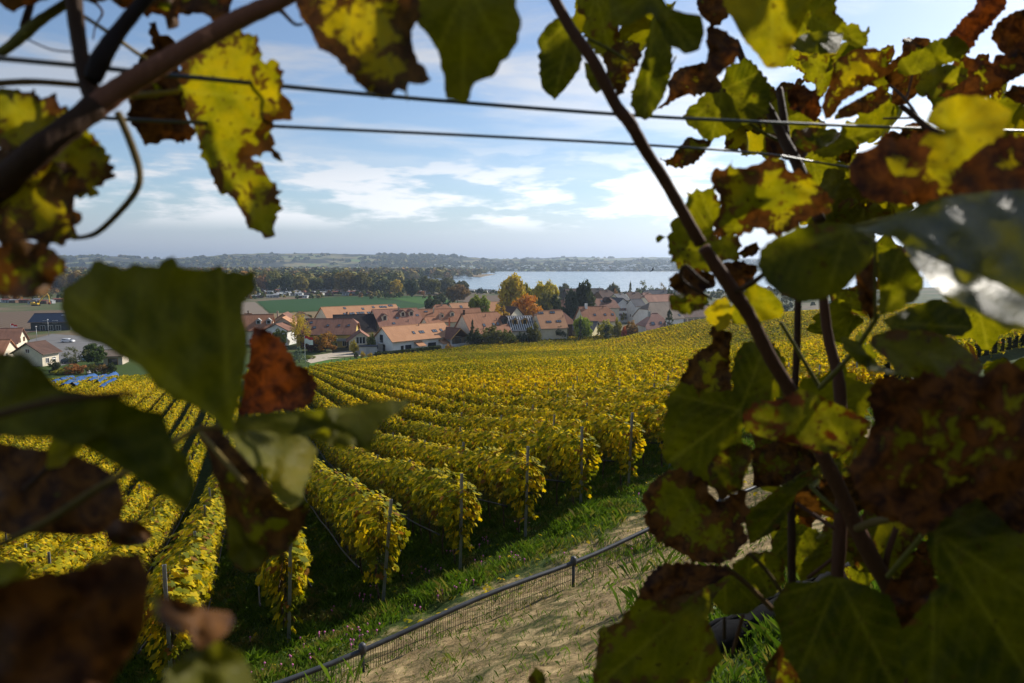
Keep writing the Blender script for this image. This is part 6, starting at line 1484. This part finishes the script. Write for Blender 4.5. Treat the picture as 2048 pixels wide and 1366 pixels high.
# --- right vine: leaves
for z, pts, D, tilt, look, pet, te in (
    ('t', [(1700, 200), (1740, 140), (1830, 90), (1890, 95), (1910, 150), (1940, 280), (1950, 350), (1900, 450), (1850, 520), (1810, 570), (1785, 595), (1740, 560), (1700, 520), (1690, 430), (1700, 300), (1675, 270)], .64, (-.2, -.1), (.12, .25, .1), (1890, 110), .7),
    ('tr1', [(450, -60), (640, -60), (700, 180), (720, 330), (700, 560), (640, 480), (600, 330), (560, 300), (500, 210), (490, 110), (450, 60)], .72, (-.3, -.1), (.30, .55, .1), (560, -40), .7),
    ('tr1', [(490, 360), (540, 380), (600, 470), (605, 520), (565, 550), (530, 510), (505, 450)], .70, (-.3, 0), (.2, .3, .1), (520, 370), .6),
    ('tr1', [(600, 320), (720, 240), (810, 250), (830, 330), (760, 430), (720, 540), (690, 560), (650, 450)], .68, (-.7, -.2), (.7, .75, .2), (700, 260), .8),
    ('tr1', [(900, 60), (960, 150), (1010, 320), (1000, 420), (960, 560), (920, 640), (860, 700), (800, 680), (760, 610), (790, 480), (840, 330), (870, 200)], .66, (-.2, 0), (.15, .25, .05), (900, 80), .5),
    ('tr1', [(640, -60), (900, -60), (1000, 50), (1180, 90), (1200, 200), (1170, 290), (1080, 320), (980, 260), (930, 150), (880, 80), (760, 140), (660, 170)], .50, (.3, .35), (.12, .25, .1), (880, -40), .4),
    ('tr1', [(1130, -60), (1330, -60), (1340, 100), (1250, 160), (1170, 90)], .8, (-.4, 0), (.5, .95, .4), (1200, -40), .8),
    ('tr1', [(1230, 150), (1330, 180), (1390, 270), (1380, 350), (1310, 430), (1250, 480), (1210, 380), (1200, 240)], .62, (.1, 0), (.2, 1.5, .35), (1240, 160), .8),
    ('tr1', [(1290, -60), (1870, -60), (1780, 100), (1740, 220), (1700, 310), (1660, 380), (1620, 400), (1560, 400), (1500, 330), (1430, 250), (1390, 180), (1330, 60)], .50, (-.55, -.15), (.60, .42, .3), (1580, -60), .5),
    ('tr1', [(1095, 640), (1180, 560), (1290, 470), (1340, 390), (1440, 340), (1500, 390), (1560, 470), (1590, 580), (1560, 660), (1480, 710), (1380, 760), (1290, 800), (1230, 840), (1200, 810), (1130, 760), (1080, 710)], .90, (-.2, -.1), (.14, .35, .1), (1300, 530), .9),
    ('tr1', [(1100, 800), (1200, 820), (1240, 830), (1180, 900), (1140, 950), (1060, 980), (990, 970), (930, 930), (1000, 920), (1040, 860)], .88, (-.2, .3), (.25, .75, .2), (1230, 830), .8),
    ('tr1', [(970, 480), (1050, 400), (1180, 360), (1240, 380), (1300, 500), (1280, 540), (1150, 550), (1050, 570), (980, 610), (920, 640), (990, 560)], .82, (-.5, .2), (.65, .95, .3), (1290, 520), .8),
    ('tr2', [(620, -60), (840, -60), (860, 90), (910, 110), (920, 160), (985, 150), (1050, 200), (1070, 260), (1060, 300), (980, 300), (900, 250), (800, 220), (700, 200), (640, 130)], .85, (-.6, -.2), (.36, .35, .1), (700, 100), 1.1),
    ('tr2', [(580, 240), (680, 210), (800, 200), (900, 210), (905, 270), (860, 340), (760, 340), (640, 330), (570, 300)], .75, (.3, .3), (.1, .35, .1), (590, 270), .4),
    ('tr2', [(620, 370), (730, 340), (830, 370), (830, 430), (780, 500), (700, 490), (650, 440)], .95, (-.7, -.2), (.5, .5, .1), (700, 360), .9),
    ('tr2', [(830, 480), (850, 400), (920, 330), (1020, 300), (1110, 300), (1160, 330), (1150, 420), (1260, 420), (1180, 480), (1080, 530), (990, 580), (900, 640), (840, 730), (790, 760), (770, 680), (800, 560)], .72, (-.45, -.1), (.52, .80, .2), (800, 720), .8),
    ('tr2', [(880, 690), (1000, 620), (1110, 560), (1200, 540), (1180, 600), (1240, 580), (1160, 650), (1080, 710), (960, 740), (850, 760)], .78, (-.3, 0), (.25, .75, .15), (870, 740), .8),
    ('tr2', [(700, 950), (850, 880), (900, 800), (1020, 740), (1110, 740), (1140, 800), (1130, 850), (1000, 930), (880, 980), (790, 1000)], .95, (-.6, -.2), (.32, .35, .1), (740, 960), 1.0),
    ('tr2', [(540, 560), (640, 540), (740, 580), (770, 700), (730, 780), (640, 720), (560, 680)], .9, (-.3, 0), (.4, 1.35, .7), (740, 600), .9),
    ('tr2', [(580, 830), (700, 800), (860, 820), (890, 860), (800, 920), (680, 960), (600, 930)], .86, (.3, .3), (.12, .6, .1), (870, 840), .6),
    ('tr2', [(400, 950), (420, 860), (520, 850), (640, 880), (700, 950), (640, 1010), (520, 1000)], 1.0, (-.3, 0), (.4, 1.2, .5), (540, 900), .9),
    ('tr2', [(650, 1000), (760, 1000), (900, 1020), (980, 1080), (1000, 1200), (900, 1330), (780, 1300), (700, 1150)], 1.05, (-.5, -.2), (.28, .45, .1), (700, 1010), .9),
    ('tr2', [(1260, 380), (1340, 330), (1400, 310), (1480, 260), (1560, 240), (1620, 220), (1680, 260), (1700, 310), (1640, 380), (1560, 400), (1400, 470), (1320, 480), (1240, 460)], .92, (-.5, .2), (.26, .30, .1), (1330, 470), 1.0),
    ('tr2', [(1580, 220), (1620, 150), (1690, 100), (1740, 30), (1760, -60), (1930, -60), (1930, 50), (1880, 110), (1800, 190), (1750, 250), (1700, 340), (1640, 320)], .90, (-.4, 0), (.4, 1.3, .9), (1900, 30), .9),
    ('tr2', [(1850, 200), (1890, 140), (1980, 80), (2100, 40), (2100, 330), (1960, 370), (1880, 310), (1840, 240)], .85, (.1, 0), (.2, 1.6, .4), (2080, 180), .6),
    ('tr2', [(1360, 560), (1400, 470), (1500, 420), (1600, 410), (1700, 430), (1680, 500), (1580, 560), (1480, 610), (1380, 600)], .80, (-.35, .4), (.42, .55, .1), (1480, 600), .7),
    ('tr2', [(1500, 610), (1600, 560), (1700, 480), (1650, 370), (1760, 360), (1850, 400), (1860, 350), (2100, 320), (2100, 440), (1940, 520), (1850, 600), (1760, 640), (1640, 620)], .88, (-.4, 0), (.42, 1.0, .5), (1620, 600), .8),
    ('tr2', [(1440, 740), (1500, 650), (1590, 610), (1740, 590), (1800, 600), (1900, 640), (1980, 700), (1960, 760), (1900, 850), (1860, 880), (1760, 960), (1700, 1010), (1600, 1060), (1420, 1060), (1430, 990), (1480, 930), (1390, 900), (1450, 850), (1540, 840), (1460, 790)], .40, (-.6, .1), (.66, .35, .1), (1560, 860), .5),
    ('tr2', [(960, 1000), (1160, 880), (1250, 900), (1400, 850), (1560, 840), (1900, 880), (2120, 860), (2120, 1200), (1800, 1250), (1500, 1280), (1100, 1290), (1020, 1250), (940, 1100)], .44, (-.35, .1), (.66, .95, .55), (1150, 1280), .6),
    ('tr2', [(1920, 600), (1980, 550), (2120, 530), (2120, 660), (1990, 650)], .8, (0, 0), (.2, 1.3, .2), (2100, 600), .8),
    ('r1', [(540, 110), (600, 95), (630, 40), (660, 80), (760, 60), (830, 20), (900, 40), (910, 100), (1000, 120), (1100, 200), (1120, 250), (1100, 300), (1000, 330), (900, 400), (850, 410), (760, 380), (680, 400), (560, 430), (550, 350), (590, 290), (550, 180)], .58, (-.50, -.1), (.50, .78, .3), (1110, 250), .8),
    ('r1', [(430, 210), (550, 180), (570, 220), (580, 300), (550, 380), (560, 430), (640, 410), (680, 450), (660, 520), (600, 540), (560, 600), (480, 590), (380, 560), (340, 500), (320, 420), (270, 440), (280, 420), (330, 400), (370, 330)], .74, (-.15, -.05), (.30, .50, .1), (620, 530), 1.1),
    ('r1', [(660, 500), (700, 460), (760, 440), (770, 480), (740, 520), (690, 520)], .8, (-.3, 0), (.4, .8, .1), (680, 510), .8),
    ('r1', [(600, 540), (680, 540), (760, 560), (740, 640), (660, 700), (600, 640)], .78, (-.1, 0), (.3, 1.3, .3), (650, 550), .8),
    ('r1', [(390, 560), (470, 560), (560, 600), (560, 660), (480, 700), (400, 690), (330, 660), (350, 610), (380, 590)], .70, (-.1, 0), (.35, 1.2, .2), (540, 640), 1.0),
    ('r1', [(330, 700), (400, 690), (500, 690), (530, 730), (500, 780), (400, 790), (340, 770)], .72, (.2, .4), (.16, .55, .1), (520, 720), .8),
    ('r1', [(760, 560), (780, 480), (840, 430), (960, 370), (1100, 350), (1200, 350), (1300, 380), (1330, 430), (1310, 520), (1250, 600), (1180, 670), (1080, 720), (980, 740), (880, 710), (800, 640)], .44, (.15, .25), (.10, .42, .15), (1200, 380), .3),
    ('r1', [(1210, 380), (1300, 360), (1450, 300), (1650, 230), (1850, 200), (2120, 180), (2120, 900), (1950, 860), (1800, 760), (1700, 750), (1600, 640), (1500, 500), (1420, 430), (1300, 400)], .36, (.45, .35), (.10, .14, .05), (1220, 375), .3),
    ('r1', [(1430, 440), (1560, 500), (1700, 560), (1900, 640), (2120, 730), (2120, 850), (1950, 830), (1800, 760), (1650, 690), (1520, 560)], .325, (1.0, .9), (.14, .12, .05), (1440, 450), .3),  # added strip in the shape of the glare on the leaf behind
    ('r1', [(500, 780), (560, 720), (610, 710), (640, 770), (620, 850), (570, 880), (530, 830)], .70, (-.8, -.2), (.80, .40, .1), (630, 720), .7),
    ('r1', [(640, 700), (700, 680), (740, 640), (830, 680), (880, 740), (880, 800), (800, 830), (720, 840), (640, 840), (620, 770), (660, 720)], .72, (-.5, -.1), (.45, .30, .1), (660, 710), .5),
    ('r1', [(410, 1060), (440, 1010), (540, 930), (540, 860), (640, 880), (640, 960), (620, 1050), (640, 1150), (600, 1250), (500, 1280), (420, 1180), (380, 1120)], .80, (-.3, 0), (.50, .95, .1), (600, 900), .9),
    ('r1', [(1310, 900), (1400, 870), (1550, 870), (1700, 900), (1800, 980), (1850, 1040), (1830, 1100), (1700, 1110), (1560, 1110), (1450, 1090), (1380, 1010), (1300, 940)], .50, (.1, .5), (.25, .55, .15), (1320, 920), .3),
    ('r1', [(1160, 900), (1240, 920), (1320, 1000), (1350, 1040), (1460, 1080), (1400, 1090), (1300, 1060), (1220, 1010), (1180, 970)], .56, (.5, .8), (.06, .05, .0), (1165, 905), .5),
    ('r1', [(1250, 560), (1330, 500), (1340, 800), (1300, 820), (1260, 740), (1230, 650)], .62, (.1, 0), (.3, 1.4, .3), (1330, 520), .5),
    ('r1', [(1340, 500), (1440, 470), (1530, 560), (1560, 640), (1530, 720), (1420, 780), (1350, 800)], .60, (-.1, .1), (.10, .25, .1), (1345, 780), .4),
    ('r1', [(1360, 820), (1500, 760), (1620, 720), (1760, 760), (1800, 860), (1740, 900), (1580, 880), (1420, 880)], .66, (.1, .3), (.08, .2, .05), (1370, 830), .4),
    ('px', [(1325, 870), (1335, 790), (1362, 760), (1400, 785), (1465, 780), (1465, 715), (1490, 685), (1540, 681), (1565, 715), (1585, 770), (1570, 790), (1515, 810), (1482, 835), (1485, 880), (1500, 900), (1480, 960), (1450, 990), (1420, 975), (1380, 955), (1345, 930), (1322, 910)], .74, (-.1, .05), (.20, .38, .1), (1480, 820), .8),
    ('px', [(1485, 830), (1500, 805), (1560, 800), (1600, 775), (1660, 800), (1720, 830), (1745, 845), (1730, 870), (1700, 900), (1640, 905), (1600, 890), (1540, 880), (1490, 860)], .56, (-.35, .25), (.32, .66, 1.0), (1690, 900), .3),
    ('px', [(1738, 800), (1750, 762), (1785, 748), (1815, 765), (1850, 742), (1885, 760), (1915, 728), (1960, 752), (2010, 722), (2090, 750), (2090, 970), (1940, 1000), (1850, 1060), (1800, 1040), (1720, 990), (1700, 930), (1720, 900), (1745, 850)], .46, (-.3, .1), (.45, 1.05, .6), (1920, 1000), .6),
    ('r2', [(205, 450), (240, 400), (290, 370), (330, 330), (420, 350), (490, 380), (540, 450), (580, 490), (700, 430), (720, 540), (680, 600), (710, 680), (640, 760), (580, 800), (470, 780), (390, 750), (310, 690), (240, 640), (215, 560)], .72, (-.25, .05), (.40, .85, .35), (590, 790), .9),
    ('r2', [(520, 330), (560, 260), (660, 200), (740, 220), (720, 330), (680, 430), (590, 480), (530, 410)], .70, (-.1, .1), (.28, .70, .15), (720, 230), .6),
    ('r2', [(170, 980), (230, 850), (300, 800), (400, 790), (600, 800), (640, 840), (480, 930), (350, 970), (250, 1010)], .70, (-.1, .1), (.25, 1.15, .4), (600, 805), .8),
    ('r2', [(-40, 1400), (-10, 1180), (0, 1100), (100, 1070), (180, 970), (350, 960), (560, 880), (640, 850), (560, 960), (520, 1050), (560, 1150), (600, 1250), (480, 1400)], .66, (-.1, .15), (.30, .62, .1), (600, 860), .7),
    ('r2', [(-330, 1420), (-350, 1340), (-310, 1290), (-260, 1340), (-250, 1420)], .6, (-.1, .1), (.35, .5, .2), (-300, 1420), .6),
    ('r2', [(690, 540), (760, 500), (900, 400), (1000, 340), (1080, 310), (1070, 370), (960, 440), (900, 560), (830, 640), (720, 700)], .80, (-.1, .1), (.12, .5, .2), (1070, 320), .5),
    ('r2', [(730, 240), (860, 200), (1000, 230), (1060, 300), (960, 360), (860, 420), (740, 420)], .86, (-.1, .1), (.16, .95, .2), (1000, 240), .6),
    ('r2', [(720, 730), (830, 730), (900, 800), (890, 880), (830, 950), (740, 960), (640, 900), (640, 800)], .82, (-.1, .1), (.18, .55, .1), (720, 740), .7),
    ('r2', [(560, 860), (640, 830), (740, 870), (800, 960), (720, 1030), (600, 1040), (530, 960)], .78, (-.1, .1), (.12, .3, .05), (600, 830), .5),
    ('r2', [(820, 640), (960, 590), (1110, 660), (1060, 740), (960, 800), (940, 850), (830, 750)], .95, (-.1, .1), (.15, .45, .15), (970, 600), .7),
    ('r2', [(950, 800), (1030, 720), (1130, 700), (1140, 800), (1040, 860), (960, 880)], .92, (-.1, .1), (.3, .4, .2), (1120, 720), .9),
    ('r2', [(830, 980), (900, 880), (1050, 880), (1100, 840), (1190, 860), (1300, 900), (1400, 960), (1450, 1100), (1480, 1250), (1460, 1440), (1000, 1440), (880, 1200)], .60, (-.1, .1), (.10, .35, .1), (1150, 860), .5),
    ('r2', [(790, 1300), (850, 1200), (880, 1150), (960, 1260), (1000, 1440), (830, 1440)], .7, (-.1, .1), (.35, .8, .1), (900, 1160), .5),
    ('r2', [(1200, 330), (1300, 240), (1500, 250), (1700, 330), (2120, 420), (2120, 640), (1560, 640), (1400, 580), (1270, 520)], .52, (-.2, .1), (.25, 1.25, .5), (1560, 620), .6),
    ('r2', [(1570, 660), (1700, 530), (1850, 470), (2120, 440), (2120, 1440), (1500, 1440), (1430, 1150), (1540, 1000), (1640, 900), (1600, 760)], .50, (-.1, .1), (.14, .42, .15), (1620, 640), .4),
    ('r2', [(1380, 900), (1540, 760), (1640, 900), (1560, 1050), (1430, 1150), (1390, 1050)], .62, (-.1, .1), (.15, 1.1, .6), (1540, 780), .6)):
    o = hero(VR, z, pts, D, tilt, look, pet, te)
    if D in (.325, .36): o.data.materials[0] = MATS['waxy_leaf']
# --- more leaves of the same vines, deeper in the row and unseen ones added out of view for shade
def leaf_outline(seed):
    r = random.Random(seed); pts = []
    for k in range(60):
        a = -math.pi / 2 + (k + .5) / 60 * 2 * math.pi; s = a + math.pi / 2
        lob = sum(w * math.exp(-((s - c) / .36) ** 2) for c, w in ((math.pi, .40), (math.pi - 1.05, .30), (math.pi + 1.05, .30), (math.pi - 2.1, .18), (math.pi + 2.1, .18)))
        sinus = .26 * math.exp(-(min(s, 2 * math.pi - s) / .22) ** 2)
        rad = .055 * (.62 + lob - sinus) * (1 + r.uniform(-.04, .04)); pts.append((rad * math.cos(a), rad * math.sin(a) + .018))
    return pts
GEN = []; GENA = []; BACK = []
for i in range(9):
    Q = leaf_outline(i); V, F, ed, ve, cr = leaf_geometry(Q, (0, -.014), 500 + i, .8, .0042, holes=0); r = np.random.default_rng(i); x, y = V[:, 0], V[:, 1]; ph = r.uniform(0, 6, 4)
    z_ = -.22 * np.minimum(cr, .014) - r.uniform(2., 7.) * x * x - r.uniform(-2., 5.) * y * y + .006 * np.sin(x * 55 + ph[0]) + .006 * np.sin(y * 48 + ph[1]) + .006 * ed * np.sin(np.arctan2(y, x) * 4 + ph[2])
    GENA.append((np.stack([x, y, z_], 1), F, ed, ve))
    GEN.append(np_mesh('leaf', np.stack([x, y, z_], 1), F, MATS['grape_leaf'], True, vattr={'edge': ed, 'vein': ve, 'lp': np.stack([x, y, x * 0 + i], 1)}))
HOLES = [(at(u, v, D), r_) for u, v, D, r_ in ((560, 920, .37, .065), (390, 1235, .225, .06), (1900, 570, .33, .10), (1990, 620, .33, .08), (1625, 890, .56, .04), (110, 320, .41, .06), (1540, 50, .50, .10), (1460, 380, .58, .07), (1440, 620, .70, .06), (1940, 250, .40, .10), (110, 870, .33, .03), (480, 1320, .22, .04), (690, 120, .40, .045), (930, 100, .42, .05))]  # sun paths kept free of scattered leaves so chosen spots stay lit
def sunlit(p):
    for q, r_ in HOLES:
        w = p - q; s = w.dot(SUN)
        if s > .03 and (w - SUN * s).length < r_: return True
    return False
def back_leaf(g, loc, rot, s, r):
    from mathutils import Euler
    BACK.append((g, np.array(Euler(rot).to_matrix()) * s, np.array(loc)))
def scatter(parent, n, ubox, vbox, d0, d1, seed, gaps=(), yel=.25, bro=.6, back=False):
    r = random.Random(seed); k = 0; t = 0
    while k < n and t < n * 40:
        t += 1; u = r.uniform(*ubox); v = r.uniform(*vbox); D = r.uniform(d0, d1); rp = .075 * FPX / D
        if any(g[0] - rp < u < g[2] + rp and g[1] - rp < v < g[3] + rp for g in gaps): continue
        if sunlit(at(u, v, D)): continue
        if back:
            back_leaf(r.randrange(9), at(u, v, D), (R(90) + r.gauss(-.3, .5), r.gauss(math.pi, .7), r.gauss(0, .6)), r.uniform(.75, 1.15), r); k += 1; continue
        o = link('leaf', GEN[r.randrange(9)], parent); o.location = at(u, v, D) - parent.location; s = r.uniform(.75, 1.15); o.scale = (s, s, s)
        o.rotation_euler = (R(90) + r.gauss(-.3, .5), r.gauss(math.pi, .7), r.gauss(0, .6)); o.color = (max(0, r.gauss(yel, .15)), max(0, r.gauss(bro, .3)), r.random() * .4, 1); k += 1
GAPS = [(1440, 1190, 1560, 1366), (1480, 460, 1530, 570), (1200, 300, 1480, 1366), (1300, 640, 1600, 780), (1630, 960, 1670, 1080), (1560, 980, 1680, 1090)]
scatter(VR, 70, (1600, 2080), (330, 1366), .95, 1.5, 5, GAPS, .25, .5)
scatter(VR, 72, (1560, 2100), (860, 1450), .85, 1.3, 6, [(1440, 1190, 1560, 1366), (1200, 300, 1500, 1366), (1630, 960, 1670, 1080)], .15, .6)
scatter(VR, 130, (1640, 2600), (720, 1700), 1.0, 1.8, 16, [(1440, 1190, 1560, 1366)], .15, .6, True)
for sd, n_, ub, vb in ((41, 5, (1190, 1340), (-40, 90)), (42, 7, (1450, 1560), (170, 320)), (43, 14, (1560, 1720), (60, 340)), (44, 12, (1600, 1820), (260, 420)), (45, 7, (1780, 2040), (80, 230)), (46, 5, (1960, 2080), (180, 330))): scatter(VR, n_, ub, vb, .95, 1.45, sd, (), .40, .5)
scatter(VR, 30, (1480, 1700), (540, 1000), .85, 1.25, 8, [(1480, 460, 1530, 560), (1510, 640, 1600, 700), (1300, 560, 1470, 1366)], .25, .6)
scatter(VR, 60, (2120, 3600), (-700, 1700), .8, 2.4, 7, (), .3, .6, True)          # unseen leaves added further along the row to block sun
scatter(VR, 20, (900, 2150), (-400, -130), .7, 1.1, 9, (), .35, .6, True)  # unseen leaves added above the view for shade
def shade_canopy(parent, n, t0, t1, z0, z1, w, seed, above=None):  # unseen leaves added around the view to shade the foreground
    r = random.Random(seed); k = t_ = 0
    while k < n and t_ < n * 60:
        t_ += 1; t = r.uniform(t0, t1); o_ = r.gauss(0, w); z = r.uniform(z0, z1); p = Vector((-.315 + .90 * t - .435 * o_, .41 + .435 * t + .90 * o_, z))
        dep = p.y * CP - p.z * SP; u = 1024 + FPX * p.x / dep; v = 683 - FPX * (p.y * SP + p.z * CP) / dep; rp = .09 * FPX / dep
        if -rp < u < 2048 + rp and -rp < v < 1366 + rp: continue
        if sunlit(p): continue
        back_leaf(r.randrange(9), p, (R(90) + r.gauss(-.3, .6), r.gauss(math.pi, .8), r.gauss(.6, .8)), r.uniform(.85, 1.2), r); k += 1
shade_canopy(VR, 230, .35, 3.0, .25, .74, .13, 31); shade_canopy(VR, 330, 1.1, 3.4, -1.05, .62, .15, 32)
for z0, t0, t1 in ((-.35, 1.1, 3.4), (.05, 1.1, 3.4)): 
    b = MB().tube([Vector((-.315 + .90 * t, .41 + .435 * t, z0 + .03 * math.sin(t * 5))) - VR.location for t in np.linspace(t0, t1, 12)], .005, 7).build('cane', MATS['cane_bark'], VR, True); b.color = (*DRK, 1)
scatter(VL, 26, (-900, 900), (-620, -150), .4, .8, 10, (), .35, .6)
scatter(VL, 26, (-900, -140), (-100, 1500), .35, .7, 11, (), .25, .6)
# added leaves set along the sun's path to shade the lower ones
rb = random.Random(12)
for u, v, D, s in ((190, 590, .34, .95), (260, 640, .34, .9), (330, 600, .34, 1.0), (360, 700, .34, .92), (420, 580, .34, .98), (430, 670, .34, .88), (290, 700, .34, 1.05), (450, 770, .34, .95), (150, 830, .26, 1.1), (250, 880, .26, 1.05), (60, 800, .26, 1.15), (340, 920, .26, 1.1),
        (100, 1000, .36, .9), (200, 1010, .36, .95), (60, 1250, .21, 1.2), (160, 1200, .21, 1.25), (220, 1300, .21, 1.2), (1700, 1250, .6, .75), (1760, 1300, .6, .8), (1650, 1330, .6, .7), (1980, 1150, .5, .7), (1900, 1250, .5, .75), (2000, 1280, .5, .8), (1850, 1120, .5, .7), (1300, 1310, .66, .9), (1240, 1330, .66, .95), (1860, 850, .46, .8), (1950, 880, .46, .85), (1800, 950, .46, .8), (1420, 870, .74, .8)):
    p = at(u, v, D) + SUN * s
    if any((lambda w: (w - SUN * w.dot(SUN)).length)(p - q_) < .045 for q_, r_ in HOLES[-2:]): continue
    o = link('leaf', GEN[rb.randrange(9)], VR); o.location = p - VR.location; q = rb.uniform(1.05, 1.35); o.scale = (q, q, q)
    o.rotation_euler = (SUN + Vector((rb.gauss(0, .25), rb.gauss(0, .25), rb.gauss(0, .25)))).to_track_quat('Z', 'Y').to_euler(); o.color = (rb.uniform(.1, .4), rb.uniform(.4, .9), rb.random() * .4, 1)
def back_leaves():
    Vs, Fs, Es, Ws, Ls = [], [], [], [], []; n0 = 0; r = np.random.default_rng(4); base = np.array(VR.location)
    for g, M, loc in BACK:
        v, f, e, w = GENA[g]; Vs.append(v @ M.T + loc - base); Fs.append(f + n0); n0 += len(v); Es.append(e); Ws.append(w); Ls.append(v * [1, 1, 0] + r.uniform(-9, 9, 3))
    o = link('inner_shade_leaves', np_mesh('inner_shade_leaves', np.concatenate(Vs), np.concatenate(Fs), MATS['grape_leaf'], True, vattr={'edge': np.concatenate(Es), 'vein': np.concatenate(Ws), 'lp': np.concatenate(Ls)}), VR)  # inner leaves merged with the unseen ones added for shade
    o.color = (.25, .58, .2, 1); o['kind'] = 'stuff'
back_leaves()
# --- trellis wires
def wire(pts, label, r_):
    q = smooth_path(pts, 8); P = [at(a[0], a[1], a[2]) for a in q]
    o = MB().tube(P, r_, 8).build('trellis_wire', MATS['wire_steel'], None, True); tag(o, label, 'wire')
wire([(-900, 40, .26), (0, 117, .42), (240, 140, .46), (478, 164, .50), (840, 198, .57), (1240, 229, .66), (1500, 243, .74), (1840, 257, .85), (2048, 262, .93), (2700, 275, 1.25)], 'upper steel trellis wire crossing in front of the sky', .0017)
wire([(-900, 205, .30), (0, 226, .46), (240, 238, .50), (600, 255, .58), (1000, 274, .66), (1290, 290, .74), (1530, 308, .84), (1700, 335, .94), (2300, 420, 1.3)], 'lower steel trellis wire crossing in front of the sky', .0014)
